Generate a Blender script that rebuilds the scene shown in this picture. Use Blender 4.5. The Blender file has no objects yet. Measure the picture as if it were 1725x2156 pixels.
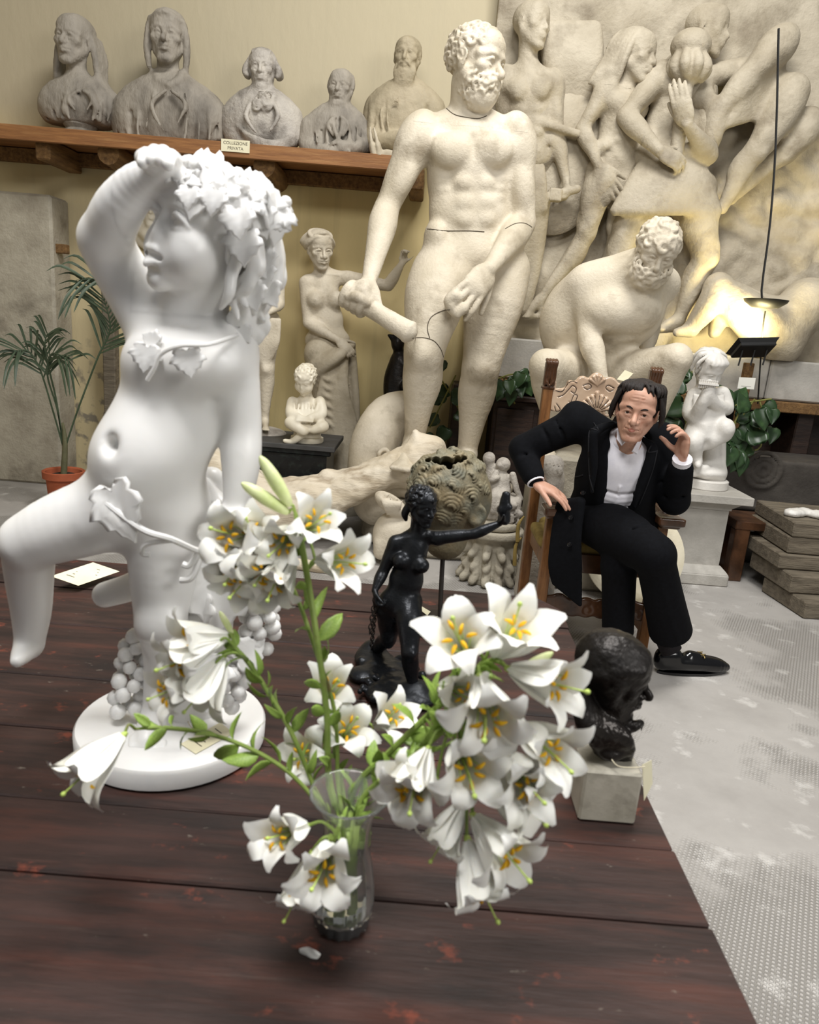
import bpy, bmesh, math, random, time
import numpy as np
from mathutils import Vector, Matrix, noise as mnoise
random.seed(7)
SC = bpy.context.scene
COL = SC.collection
# ------------------------------------------------------------------ camera
FPX, CX, CY = 1540.0, 862.5, 1078.0
PITCH, ROLL = math.radians(14.3), math.radians(4.68)
CAMZ, TABLE = 1.55, 0.75
cp_, sp_, cr_, sr_ = math.cos(PITCH), math.sin(PITCH), math.cos(ROLL), math.sin(ROLL)
FWD = np.array((0, cp_, -sp_)); UP0 = np.array((0, sp_, cp_)); XR = np.array((1.0, 0, 0))
CR = cr_*XR + sr_*UP0; CU = -sr_*XR + cr_*UP0
cam = bpy.data.cameras.new('camera'); cam_o = bpy.data.objects.new('camera', cam); COL.objects.link(cam_o)
cam.sensor_fit = 'HORIZONTAL'; cam.sensor_width = 36.0; cam.lens = FPX*36.0/1725.0
cam.clip_start = 0.05; cam.clip_end = 60
cam_o.matrix_world = Matrix(((CR[0], CU[0], -FWD[0], 0), (CR[1], CU[1], -FWD[1], 0), (CR[2], CU[2], -FWD[2], CAMZ), (0, 0, 0, 1)))
cam.dof.use_dof = True; cam.dof.focus_distance = 3.5; cam.dof.aperture_fstop = 8.0
SC.camera = cam_o
# ------------------------------------------------------------------ world, window light, exposure
W = bpy.data.worlds.new('world'); SC.world = W; W.use_nodes = True
_b = W.node_tree.nodes['Background']; _b.inputs[0].default_value = (0.98, 0.99, 1.0, 1); _b.inputs[1].default_value = 0.14
def area(name, loc, target, size, power, col):
    l = bpy.data.lights.new(name, 'AREA'); l.shape = 'RECTANGLE'; l.size, l.size_y = size; l.energy = power; l.color = col
    o = bpy.data.objects.new(name, l); COL.objects.link(o); o.location = loc
    o.rotation_euler = (Vector(target)-Vector(loc)).to_track_quat('-Z', 'Y').to_euler(); return o
area('skylight', (0.9, 2.7, 6.3), (0.5, 4.6, 0.4), (2.2, 1.2), 285, (1.0, 0.985, 0.955))
area('foreground_fill', (-0.5, 0.3, 4.6), (-0.1, 1.5, 0.6), (1.6, 1.2), 140, (1.0, 0.985, 0.965))  # lamp added to brighten the foreground; no roof opening stands above it
area('window_light', (4.0, -1.5, 3.8), (0.3, 4.4, 1.0), (2.0, 1.6), 120, (1.0, 0.98, 0.95))
SC.view_settings.view_transform = 'Standard'; SC.view_settings.look = 'None'
SC.view_settings.exposure = 0.06; SC.view_settings.gamma = 1.0
SC.view_settings.use_curve_mapping = False

# ------------------------------------------------------------------ places
def V3(*a): return np.array(a, float)
def ray(u, v):
    a, b = (u-CX)/FPX, (v-CY)/FPX
    return FWD + a*CR - b*CU
def at(u, v, Y):
    r = ray(u, v); return np.array((0, 0, CAMZ)) + r*(Y/r[1])
def onz(u, v, z=TABLE):
    r = ray(u, v); return np.array((0, 0, CAMZ)) + r*((z-CAMZ)/r[2])
def mpp(Y): return Y/FPX/0.98          # metres per photo pixel near depth Y
def nrm(a):
    a = np.asarray(a, float); return a/max(1e-9, np.linalg.norm(a))
def lerp(a, b, t): return np.asarray(a)*(1-t)+np.asarray(b)*t
def fru(f, u):
    u = nrm(u); f = np.asarray(f, float); f = nrm(f-u*np.dot(f, u)); r = np.cross(f, u)
    return np.stack([r, f, u], 1)       # columns: own right, forward, up
def rotm(ax, ang):
    return np.array(Matrix.Rotation(ang, 3, Vector(ax)))

# ------------------------------------------------------------------ sculpting: a signed distance field turned into a mesh
def crv(pts, rad=None, n=4):
    P = [np.asarray(p, float) for p in pts]; m = len(P)
    if rad is None: rad = [0]*m
    elif np.isscalar(rad): rad = [rad]*m
    Q, R = [], []
    for i in range(m-1):
        p0, p1, p2, p3 = P[max(0, i-1)], P[i], P[i+1], P[min(m-1, i+2)]
        r0, r1, r2, r3 = rad[max(0, i-1)], rad[i], rad[i+1], rad[min(m-1, i+2)]
        for j in range(n):
            t = j/n; t2, t3 = t*t, t*t*t
            w = (-.5*t+t2-.5*t3, 1-2.5*t2+1.5*t3, .5*t+2*t2-1.5*t3, -.5*t2+.5*t3)
            Q.append(w[0]*p0+w[1]*p1+w[2]*p2+w[3]*p3); R.append(max(1e-4, w[0]*r0+w[1]*r1+w[2]*r2+w[3]*r3))
    Q.append(P[-1]); R.append(rad[-1]); return Q, R

class Sc:
    def __init__(s): s.ops = []; s.kmax = 0
    def _add(s, kind, data, lo, hi, k, mode):
        s.ops.append((kind, data, np.asarray(lo, float), np.asarray(hi, float), k, mode)); s.kmax = max(s.kmax, k)
    def ch(s, pts, rad, k=.02, mode=1, n=1):
        if np.isscalar(rad): rad = [rad]*len(pts)
        if n > 1: pts, rad = crv(pts, rad, n)
        P = np.array([np.asarray(p, float) for p in pts]); R = np.array(rad, float)
        s._add('ch', (P, R), (P-R[:, None]).min(0), (P+R[:, None]).max(0), k, mode)
    def rc(s, a, b, ra, rb=None, k=.02, mode=1): s.ch([a, b], [ra, ra if rb is None else rb], k, mode)
    def sp(s, c, r, k=.02, mode=1): s.ch([c, np.asarray(c)+1e-5], [r, r], k, mode)
    def el(s, c, r, R=None, k=.02, mode=1):
        c = np.asarray(c, float); r = np.asarray(r, float); R = np.eye(3) if R is None else R
        e = np.sqrt(((R*r[None, :])**2).sum(1)); s._add('el', (c, r, R), c-e, c+e, k, mode)
    def bx(s, c, hs, R=None, rd=.005, k=.005, mode=1):
        c = np.asarray(c, float); hs = np.asarray(hs, float); R = np.eye(3) if R is None else R
        e = np.abs(R*hs[None, :]).sum(1); s._add('bx', (c, hs, R, rd), c-e, c+e, k, mode)
    def to(s, c, ax, Rr, r, k=.01, mode=1):
        c = np.asarray(c, float); e = Rr+r; s._add('to', (c, nrm(ax), Rr, r), c-e, c+e, k, mode)
    def cy(s, c, ax, r, hh, rd=.003, k=.005, mode=1):
        c = np.asarray(c, float); e = r+hh; s._add('cy', (c, nrm(ax), r, hh, rd), c-e, c+e, k, mode)
    def field(s, lo, hi, h):
        n = np.maximum(4, np.ceil((hi-lo)/h).astype(int)+1)
        F = np.full(tuple(n), 1e3, np.float32)
        ax = [(lo[i]+h*np.arange(n[i])).astype(np.float32) for i in range(3)]
        for kind, D, a, b, k, mode in s.ops:
            mg = (s.kmax if mode == 1 else k)+2.2*h
            i0 = np.maximum(0, np.floor((a-mg-lo)/h).astype(int)); i1 = np.minimum(n, np.ceil((b+mg-lo)/h).astype(int)+1)
            if (i1 <= i0).any(): continue
            sl = tuple(slice(i0[q], i1[q]) for q in range(3))
            X, Y, Z = ax[0][sl[0]][:, None, None], ax[1][sl[1]][None, :, None], ax[2][sl[2]][None, None, :]
            if kind == 'ch':
                P, Rr = D; d = None
                if len(P) <= 3:
                    for q in range(len(P)-1):
                        e = s._seg(X, Y, Z, P[q], P[q+1], Rr[q], Rr[q+1]); d = e if d is None else np.minimum(d, e)
                else:
                    d = np.full((X.shape[0], Y.shape[1], Z.shape[2]), 1e3, np.float32)
                    for q in range(len(P)-1):
                        r = max(Rr[q], Rr[q+1])+mg
                        j0 = np.maximum(i0, np.floor((np.minimum(P[q], P[q+1])-r-lo)/h).astype(int)); j1 = np.minimum(i1, np.ceil((np.maximum(P[q], P[q+1])+r-lo)/h).astype(int)+1)
                        if (j1 <= j0).any(): continue
                        t = tuple(slice(j0[w]-i0[w], j1[w]-i0[w]) for w in range(3))
                        e = s._seg(X[t[0]], Y[:, t[1]], Z[:, :, t[2]], P[q], P[q+1], Rr[q], Rr[q+1])
                        np.minimum(d[t], e, out=d[t])
            else:
                c = D[0]; x, y, z = X-np.float32(c[0]), Y-np.float32(c[1]), Z-np.float32(c[2])
                if kind in ('el', 'bx'):
                    R = D[2].astype(np.float32)
                    p = [x*R[0, q]+y*R[1, q]+z*R[2, q] for q in range(3)]
                    r = D[1].astype(np.float32)
                    if kind == 'el':
                        k0 = (p[0]/r[0])**2+(p[1]/r[1])**2+(p[2]/r[2])**2
                        k1 = (p[0]/r[0]**2)**2+(p[1]/r[1]**2)**2+(p[2]/r[2]**2)**2
                        k0 = np.sqrt(k0); d = k0*(k0-1)/np.sqrt(np.maximum(k1, 1e-12))
                    else:
                        rd = np.float32(D[3]); q = [np.abs(p[w])-r[w]+rd for w in range(3)]
                        d = np.sqrt(np.maximum(q[0], 0)**2+np.maximum(q[1], 0)**2+np.maximum(q[2], 0)**2)+np.minimum(np.maximum(q[0], np.maximum(q[1], q[2])), 0)-rd
                else:
                    A = D[1].astype(np.float32); t = x*A[0]+y*A[1]+z*A[2]; rr = np.sqrt(np.maximum(x*x+y*y+z*z-t*t, 0))
                    if kind == 'to': d = np.sqrt((rr-np.float32(D[2]))**2+t*t)-np.float32(D[3])
                    else:
                        q0 = rr-np.float32(D[2]-D[4]); q1 = np.abs(t)-np.float32(D[3]-D[4])
                        d = np.sqrt(np.maximum(q0, 0)**2+np.maximum(q1, 0)**2)+np.minimum(np.maximum(q0, q1), 0)-np.float32(D[4])
            f = F[sl]; k = np.float32(max(k, 1e-6))
            if mode == 1:
                hh = np.maximum(k-np.abs(f-d), 0); F[sl] = np.minimum(f, d)-hh*hh/(4*k)
            elif mode == -1:
                hh = np.maximum(k-np.abs(f+d), 0); F[sl] = np.maximum(f, -d)+hh*hh/(4*k)
        return F
    @staticmethod
    def _seg(X, Y, Z, a, b, ra, rb):
        a = a.astype(np.float32); b = b.astype(np.float32); ba = b-a; L = np.float32(max(1e-12, float((ba*ba).sum())))
        x, y, z = X-a[0], Y-a[1], Z-a[2]
        t = np.clip((x*ba[0]+y*ba[1]+z*ba[2])/L, 0, 1)
        return np.sqrt((x-t*ba[0])**2+(y-t*ba[1])**2+(z-t*ba[2])**2)-(np.float32(ra)+np.float32(rb-ra)*t)
    def mesh(s, h, fine=(), sm=2, smf=1):
        lo = np.min([o[2] for o in s.ops if o[5] == 1], 0)-3*h; hi = np.max([o[3] for o in s.ops if o[5] == 1], 0)+3*h
        Vs, Fs, off = [], [], 0
        V, Q = snets(s.field(lo, hi, h), lo, h)
        if len(fine) and len(Q):
            c = V[Q].mean(1); keep = np.ones(len(Q), bool)
            for fc, fh, h2 in fine:
                keep &= ~(np.abs(c-np.asarray(fc)) < (np.asarray(fh)-1.1*h)).all(1)
            Q = Q[keep]
        V = relax(V, Q, sm); Vs.append(V); Fs.append(Q); off = len(V)
        for i, (fc, fh, h2) in enumerate(fine):
            fc = np.asarray(fc, float); fh = np.asarray(fh, float)*np.ones(3)
            a, b = np.maximum(lo, fc-fh), np.minimum(hi, fc+fh)
            v, q = snets(s.field(a, b, h2), a, h2)
            if i and len(q):
                c = v[q].mean(1); keep = np.ones(len(q), bool)
                for gc, gh, g2 in fine[:i]:
                    keep &= ~(np.abs(c-np.asarray(gc)) < (np.asarray(gh)-1.1*h2)).all(1)
                q = q[keep]
            v = relax(v, q, smf); Vs.append(v); Fs.append(q+off); off += len(v)
        V = np.concatenate(Vs); Q = np.concatenate(Fs)
        used = np.zeros(len(V), bool); used[Q.ravel()] = True
        m = np.cumsum(used)-1; return V[used], m[Q]

def snets(F, o, h):
    S = F < 0; n = F.shape
    cnt = np.zeros((n[0]-1, n[1]-1, n[2]-1), np.uint8); s8 = S.view(np.uint8)
    for a in (0, 1):
        for b in (0, 1):
            for c in (0, 1): cnt += s8[a:n[0]-1+a, b:n[1]-1+b, c:n[2]-1+c]
    I, J, K = np.nonzero((cnt > 0) & (cnt < 8))
    if len(I) == 0: return np.zeros((0, 3)), np.zeros((0, 4), int)
    acc = np.zeros((len(I), 3)); num = np.zeros(len(I))
    cs = [(a, b, c) for a in (0, 1) for b in (0, 1) for c in (0, 1)]
    val = {c: F[I+c[0], J+c[1], K+c[2]].astype(float) for c in cs}
    for a in cs:
        for q in range(3):
            if a[q]: continue
            b = list(a); b[q] = 1; b = tuple(b); fa, fb = val[a], val[b]
            x = (fa < 0) != (fb < 0); t = fa[x]/(fa[x]-fb[x])
            pos = np.tile(np.array(a, float), (int(x.sum()), 1)); pos[:, q] += t; acc[x] += pos; num[x] += 1
    V = np.asarray(o)+h*(np.stack([I, J, K], 1)+acc/num[:, None])
    vid = np.full(cnt.shape, -1, np.int32); vid[I, J, K] = np.arange(len(I))
    Q = []
    for q in range(3):
        r, t = (q+1) % 3, (q+2) % 3
        s0 = [slice(None)]*3; s1 = [slice(None)]*3
        s0[q] = slice(0, n[q]-1); s1[q] = slice(1, n[q])
        for w in (r, t): s0[w] = slice(1, n[w]-1); s1[w] = slice(1, n[w]-1)
        a, b = S[tuple(s0)], S[tuple(s1)]; E = np.nonzero(a != b)
        if len(E[0]) == 0: continue
        inside = a[E]; idx = [E[0].copy(), E[1].copy(), E[2].copy()]
        def cell(dr, dt):
            c = [idx[0], idx[1], idx[2]]; c = list(c); c[r] = c[r]+1-1+dr; c[t] = c[t]+dt
            return vid[c[0], c[1], c[2]]
        f = np.stack([cell(0, 0), cell(1, 0), cell(1, 1), cell(0, 1)], 1)
        f[~inside] = f[~inside][:, ::-1]; Q.append(f)
    Q = np.concatenate(Q); Q = Q[(Q >= 0).all(1)]
    return V, Q

def crack_line(V, Q, pix, mat_, parent, name='crack', r=.003, push=.0005):
    """a thin dark crack that follows the surface of a sculpt"""
    from mathutils.bvhtree import BVHTree
    bv = BVHTree.FromPolygons([tuple(v) for v in V], [tuple(int(i) for i in q) for q in Q]); P = []
    pp, _ = crv([(a, b, 0) for a, b in pix], None, 5)
    for a, b, _z in pp:
        d = ray(a, b); h = bv.ray_cast(Vector((0, 0, CAMZ)), Vector(d).normalized(), 20)
        if h[0] is not None: P.append(np.array(h[0])+np.array(h[1])*push)
    if len(P) > 2: MB().tube(P, r, 5).obj(name, mat_, parent)
def relax(V, Q, it=2):
    if len(Q) == 0: return V
    e = np.sort(np.concatenate([Q[:, [0, 1]], Q[:, [1, 2]], Q[:, [2, 3]], Q[:, [3, 0]]]).astype(np.int64), 1); key = e[:, 0]*len(V)+e[:, 1]
    uk, cnt = np.unique(key, return_counts=True); b = uk[cnt == 1]; fix = np.zeros(len(V), bool); fix[b//len(V)] = True; fix[b % len(V)] = True
    n = np.bincount(Q.ravel(), minlength=len(V)).astype(float); n[n == 0] = 1
    for i in range(it):
        c = V[Q].mean(1); W = np.stack([np.bincount(Q.ravel(), np.repeat(c[:, a], 4), minlength=len(V)) for a in range(3)], 1)/n[:, None]
        W[fix] = V[fix]; V = W
    return V
def vnormals(V, Q):
    a, b, c, d = V[Q[:, 0]], V[Q[:, 1]], V[Q[:, 2]], V[Q[:, 3]]
    n = np.cross(c-a, d-b); N = np.zeros_like(V)
    for i in range(4): np.add.at(N, Q[:, i], n)
    return N/np.maximum(1e-12, np.linalg.norm(N, axis=1))[:, None]

# ------------------------------------------------------------------ objects
def raw_mesh(name, V, Q, smooth=True):
    V = np.asarray(V, np.float32); me = bpy.data.meshes.new(name)
    if isinstance(Q, np.ndarray):
        m = Q.shape[1]; me.vertices.add(len(V)); me.vertices.foreach_set('co', V.ravel())
        me.loops.add(Q.size); me.loops.foreach_set('vertex_index', Q.ravel().astype(np.int32))
        me.polygons.add(len(Q)); me.polygons.foreach_set('loop_start', np.arange(0, Q.size, m, dtype=np.int32))
        me.update(calc_edges=True); me.validate()
    else:
        me.from_pydata([tuple(map(float, v)) for v in V], [], [tuple(map(int, f)) for f in Q]); me.update()
    if smooth: me.polygons.foreach_set('use_smooth', np.ones(len(me.polygons), bool))
    return me
def wloc(o):
    l = np.array(o.location)
    while o.parent: o = o.parent; l = l+np.array(o.location)
    return l
def put(name, V, Q, mat, parent=None, base=None, smooth=True):
    V = np.asarray(V, float)
    b = wloc(parent) if parent is not None else (np.asarray(base, float) if base is not None else np.array([(V[:, 0].min()+V[:, 0].max())/2, (V[:, 1].min()+V[:, 1].max())/2, V[:, 2].min()]))
    me = raw_mesh(name, V-b, Q, smooth); o = bpy.data.objects.new(name, me); COL.objects.link(o)
    if parent is not None: o.parent = parent
    else: o.location = b
    if mat is not None: me.materials.append(mat)
    return o
def tag(o, label=None, cat=None, group=None, kind=None):
    if label: o['label'] = label
    if cat: o['category'] = cat
    if group: o['group'] = group
    if kind: o['kind'] = kind
    return o
def thing(name, loc, label, cat, group=None):
    o = bpy.data.objects.new(name, None); COL.objects.link(o); o.location = tuple(map(float, loc)); o.empty_display_size = .05
    return tag(o, label, cat, group)
def dup(o, parent=None):
    c = o.copy(); COL.objects.link(c)
    if parent is not None: c.parent = parent
    for k in list(o.children): dup(k, c)
    return c

class MB:
    """plain shapes gathered into one mesh"""
    def __init__(s): s.V = []; s.F = []
    def add(s, V, F):
        o = len(s.V); s.V += [tuple(v) for v in V]; s.F += [tuple(i+o for i in f) for f in F]; return s
    def box(s, c, hs, R=None, bev=0.0):
        R = np.eye(3) if R is None else R; c = np.asarray(c, float); hs = np.asarray(hs, float)
        if bev <= 0:
            V = [c+R@(hs*np.array(k)) for k in ((-1,-1,-1),(1,-1,-1),(1,1,-1),(-1,1,-1),(-1,-1,1),(1,-1,1),(1,1,1),(-1,1,1))]
            return s.add(V, [(0,3,2,1),(4,5,6,7),(0,1,5,4),(1,2,6,5),(2,3,7,6),(3,0,4,7)])
        b = min(bev, .45*hs.min()); V = []; ids = {}
        for sx in (-1, 1):
            for sy in (-1, 1):
                for sz in (-1, 1):
                    for a in range(3):
                        q = np.array((sx, sy, sz))*(hs-b); q[a] = (sx, sy, sz)[a]*hs[a]
                        ids[(sx, sy, sz, a)] = len(V); V.append(c+R@q)
        F = []
        for a in range(3):
            r, t = (a+1) % 3, (a+2) % 3
            for sg in (-1, 1):
                L = []
                for (p, q) in ((-1,-1),(1,-1),(1,1),(-1,1)):
                    k = [0, 0, 0]; k[a] = sg; k[r] = p; k[t] = q; L.append(ids[(*k, a)])
                F.append(tuple(L if sg > 0 else L[::-1]))
            for p in (-1, 1):
                for q in (-1, 1):
                    k0 = [0, 0, 0]; k1 = [0, 0, 0]; k0[a] = -1; k1[a] = 1; k0[r] = k1[r] = p; k0[t] = k1[t] = q
                    f = (ids[(*k0, r)], ids[(*k1, r)], ids[(*k1, t)], ids[(*k0, t)])
                    F.append(f if p*q > 0 else f[::-1])
        for sx in (-1, 1):
            for sy in (-1, 1):
                for sz in (-1, 1):
                    f = tuple(ids[(sx, sy, sz, a)] for a in range(3)); F.append(f if sx*sy*sz > 0 else f[::-1])
        return s.add(V, F)
    def tube(s, pts, rad, n=8, caps=True, sub=1):
        if np.isscalar(rad): rad = [rad]*len(pts)
        if sub > 1: pts, rad = crv(pts, rad, sub)
        P = np.array([np.asarray(p, float) for p in pts]); V, F = [], []; prev = None
        for i in range(len(P)):
            t = nrm(P[min(i+1, len(P)-1)]-P[max(i-1, 0)])
            a = prev if prev is not None else (np.array((0, 0, 1.)) if abs(t[2]) < .9 else np.array((1., 0, 0)))
            a = nrm(a-t*np.dot(a, t)); b = np.cross(t, a); prev = a
            for j in range(n):
                w = 2*math.pi*j/n; V.append(P[i]+rad[i]*(math.cos(w)*a+math.sin(w)*b))
        for i in range(len(P)-1):
            for j in range(n): F.append((i*n+j, i*n+(j+1) % n, (i+1)*n+(j+1) % n, (i+1)*n+j))
        if caps: F.append(tuple(range(n-1, -1, -1))); F.append(tuple((len(P)-1)*n+j for j in range(n)))
        return s.add(V, F)
    def lathe(s, prof, c, n=32, axis=None, ex=1.0, ey=1.0, cap=True):
        c = np.asarray(c, float); V, F = [], []; R = np.eye(3) if axis is None else axis
        for r, z in prof:
            for j in range(n):
                w = 2*math.pi*j/n; V.append(c+R@np.array((r*ex*math.cos(w), r*ey*math.sin(w), z)))
        for i in range(len(prof)-1):
            for j in range(n): F.append((i*n+j, i*n+(j+1) % n, (i+1)*n+(j+1) % n, (i+1)*n+j))
        if cap: F.append(tuple(range(n-1, -1, -1))); F.append(tuple((len(prof)-1)*n+j for j in range(n)))
        return s.add(V, F)
    def prism(s, poly, z0, z1, o=(0, 0, 0), R=None):
        R = np.eye(3) if R is None else R; o = np.asarray(o, float); n = len(poly)
        V = [o+R@np.array((x, y, z0)) for x, y in poly]+[o+R@np.array((x, y, z1)) for x, y in poly]
        F = [tuple(range(n-1, -1, -1)), tuple(range(n, 2*n))]+[(i, (i+1) % n, n+(i+1) % n, n+i) for i in range(n)]
        return s.add(V, F)
    def obj(s, name, mat, parent=None, base=None, smooth=False):
        o = put(name, np.array(s.V), s.F, mat, parent, base, False)
        if smooth:
            o.data.polygons.foreach_set('use_smooth', np.ones(len(o.data.polygons), bool))
            o.data.set_sharp_from_angle(angle=math.radians(38))
        return o

LEAF = {'grape': [(.0, .04), (.20, -.14), (.42, -.10), (.50, .03), (.43, .12), (.58, .22), (.66, .40), (.52, .43), (.45, .52), (.40, .66), (.27, .68), (.20, .82), (.10, .88), (0, 1.0)],
        'ivy': [(.0, .06), (.22, -.10), (.46, .02), (.52, .22), (.36, .36), (.30, .55), (.16, .78), (0, 1.0)],
        'lance': [(.0, .0), (.16, .15), (.24, .35), (.22, .6), (.12, .85), (0, 1.0)],
        'heart': [(.0, .10), (.20, -.04), (.40, .08), (.46, .28), (.38, .52), (.22, .75), (.08, .92), (0, 1.0)]}
def leaf_mesh(c, tip, n, w, kind='ivy', th=.003, curl=.15, fold=.12, vein=.012, m=3, seed=0):
    """a leaf with lobes, midrib, fold and thickness; w = width against length"""
    c = np.asarray(c, float); tip = np.asarray(tip, float); L = np.linalg.norm(tip-c); R = fru(tip-c, n); out = LEAF[kind]; K = len(out); V = []; F = []
    def z(x, y): return L*(fold*abs(x)*1.0-curl*y*y+.25*curl*y+vein*(math.cos(14*abs(x)+9*y)))
    top = {}
    for s in (1, -1):
        for i, (x, y) in enumerate(out):
            mid = min(1, max(0, y*.95+.02))
            for j in range(m+1):
                q = j/m; xx, yy = s*x*w*q, mid*(1-q)+y*q
                if s == -1 and j == 0: top[(s, i, 0)] = top[(1, i, 0)]; continue
                top[(s, i, j)] = len(V); V.append(c+R@np.array((xx*L, yy*L, z(xx, yy))))
        for i in range(K-1):
            for j in range(m):
                f = [top[(s, i, j)], top[(s, i, j+1)], top[(s, i+1, j+1)], top[(s, i+1, j)]]
                F.append(f if s == 1 else f[::-1])
    nv = len(V); V2 = [v-R[:, 2]*th for v in V]; F2 = [[a+nv for a in f[::-1]] for f in F]; rim = []
    for s in (1, -1):
        for i in range(K-1):
            a, b = top[(s, i, m)], top[(s, i+1, m)]; f = [a, a+nv, b+nv, b]; rim.append(f if s == 1 else f[::-1])
    return np.array(V+V2), np.array(F+F2+rim)

def rough(V, Q, amp, sc, seed=0):
    N = vnormals(V, Q); d = np.array([mnoise.noise((p[0]*sc+seed, p[1]*sc, p[2]*sc))+.5*mnoise.noise((p[0]*sc*3, p[1]*sc*3+seed, p[2]*sc*3)) for p in V]); return V+N*d[:, None]*amp
# ------------------------------------------------------------------ materials
def mat(name, c1, c2=None, rough=.6, scale=3.0, metal=0.0, bump=0.0, bscale=40.0, detail=6.0, stretch=(1, 1, 1), c3=None, c3pos=(.55, .7), c3scale=1.2, spec=.5, sss=0.0, lo=.35, hi=.65, coat=0.0, trans=0.0, ior=1.45, rough2=None):
    m = bpy.data.materials.new(name); m.use_nodes = True; t = m.node_tree; N, L = t.nodes, t.links; p = N['Principled BSDF']
    p.inputs['Roughness'].default_value = rough; p.inputs['Metallic'].default_value = metal; p.inputs['Specular IOR Level'].default_value = spec
    p.inputs['Coat Weight'].default_value = coat; p.inputs['Transmission Weight'].default_value = trans; p.inputs['IOR'].default_value = ior
    if sss: p.inputs['Subsurface Weight'].default_value = sss; p.inputs['Subsurface Radius'].default_value = (.012, .010, .008); p.inputs['Subsurface Scale'].default_value = 1.0
    tc = N.new('ShaderNodeTexCoord'); mp = N.new('ShaderNodeMapping'); mp.inputs['Scale'].default_value = stretch
    L.new(tc.outputs['Object'], mp.inputs[0])
    def noi(sc, de=detail, ro=.6):
        n = N.new('ShaderNodeTexNoise'); n.inputs['Scale'].default_value = sc; n.inputs['Detail'].default_value = de; n.inputs['Roughness'].default_value = ro
        L.new(mp.outputs[0], n.inputs['Vector']); return n.outputs[0]
    def ramp(src, a, b):
        r = N.new('ShaderNodeMapRange'); r.inputs[1].default_value = a; r.inputs[2].default_value = b; L.new(src, r.inputs[0]); return r.outputs[0]
    def mix(f, a, b):
        x = N.new('ShaderNodeMix'); x.data_type = 'RGBA'; L.new(f, x.inputs[0])
        for s, i in ((a, 6), (b, 7)):
            if isinstance(s, tuple): x.inputs[i].default_value = (*s, 1)
            else: L.new(s, x.inputs[i])
        return x.outputs[2]
    if c2 is None: p.inputs['Base Color'].default_value = (*c1, 1)
    else:
        f = ramp(noi(scale), lo, hi); col = mix(f, c1, c2)
        if c3 is not None: col = mix(ramp(noi(c3scale, 8), *c3pos), col, c3)
        L.new(col, p.inputs['Base Color'])
        if rough2 is not None:
            r = N.new('ShaderNodeMapRange'); r.inputs[3].default_value = rough; r.inputs[4].default_value = rough2; L.new(f, r.inputs[0]); L.new(r.outputs[0], p.inputs['Roughness'])
    if bump:
        b = N.new('ShaderNodeBump'); b.inputs['Strength'].default_value = bump; b.inputs['Distance'].default_value = .01
        L.new(noi(bscale, 4), b.inputs['Height']); L.new(b.outputs[0], p.inputs['Normal'])
    return m
def hexc(h):
    h = h.lstrip('#'); c = [int(h[i:i+2], 16)/255 for i in (0, 2, 4)]
    return tuple(x/12.92 if x <= .04045 else ((x+.055)/1.055)**2.4 for x in c)
M = {}
M['plaster'] = mat('aged_plaster', hexc('#dad0bd'), hexc('#c2b7a1'), .62, 2.6, bump=.35, bscale=55, c3=hexc('#a19580'), c3pos=(.52, .72), c3scale=4.5)
M['plaster_dirty'] = mat('stained_plaster', hexc('#e0d6c3'), hexc('#c9bba2'), .7, 4, bump=.5, bscale=30, stretch=(.5, 2, 2), c3=hexc('#8f7c62'), c3pos=(.54, .72), c3scale=5)
M['relief'] = mat('relief_plaster', hexc('#c0b6a2'), hexc('#a59a85'), .68, 2.6, bump=.6, bscale=36, c3=hexc('#877c69'), c3pos=(.5, .72), c3scale=3.2)
M['grey_cast'] = mat('grey_cast', hexc('#a39b8e'), hexc('#857e73'), .72, 3.0, bump=.5, bscale=45, stretch=(1.6, 1.6, .5), c3=hexc('#6c665d'), c3pos=(.55, .72), c3scale=3.2)
M['grey_cast_light'] = mat('pale_grey_cast', hexc('#bdb6aa'), hexc('#98918a'), .6, 5.0, bump=.6, bscale=60, c3=hexc('#7d776d'), c3pos=(.52, .7), c3scale=5)
M['tan_cast'] = mat('tan_cast', hexc('#b3a68c'), hexc('#93886f'), .7, 3.0, bump=.4, bscale=40, c3=hexc('#7c725f'), c3pos=(.55, .75), c3scale=3)
M['marble'] = mat('white_marble', hexc('#f4f3f1'), hexc('#ebeae7'), .36, 1.6, sss=.12, c3=hexc('#d3d3d4'), c3pos=(.6, .8), c3scale=2.5)
M['marble2'] = mat('carved_white_marble', hexc('#e3e0da'), hexc('#d3cfc8'), .45, 4.0, bump=.2, bscale=60)
M['ivory'] = mat('ivory_marble', hexc('#e9e2d0'), hexc('#d9cfb8'), .45, 6.0)
M['bronze_black'] = mat('black_bronze', hexc('#2b2d31'), hexc('#1d1f22'), .26, 9.0, metal=.6, bump=.18, bscale=50, c3=hexc('#3d4045'), c3pos=(.55, .75), c3scale=6, rough2=.40)
M['bronze_brown'] = mat('brown_black_bronze', hexc('#2a2623'), hexc('#1b1918'), .28, 8.0, metal=.5, bump=.35, bscale=28, rough2=.5)
M['bronze_green'] = mat('patinated_bronze', hexc('#6f6b58'), hexc('#87785a'), .62, 9.0, metal=.15, bump=.4, bscale=50, c3=hexc('#5a6058'), c3pos=(.5, .7), c3scale=8)
M['stone'] = mat('grey_stone', hexc('#b5b1a9'), hexc('#a19d95'), .75, 5, bump=.25, bscale=60, c3=hexc('#c6c2ba'), c3pos=(.55, .75), c3scale=3)
M['stone_warm'] = mat('warm_stone', hexc('#b0a998'), hexc('#978f7f'), .8, 5, bump=.7, bscale=30, c3=hexc('#7b7466'), c3pos=(.55, .75), c3scale=4)
M['cube_marble'] = mat('veined_marble', hexc('#b9b4a6'), hexc('#a5a091'), .42, 14, c3=hexc('#8f8a7d'), c3pos=(.52, .72), c3scale=20, bump=.08)
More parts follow.
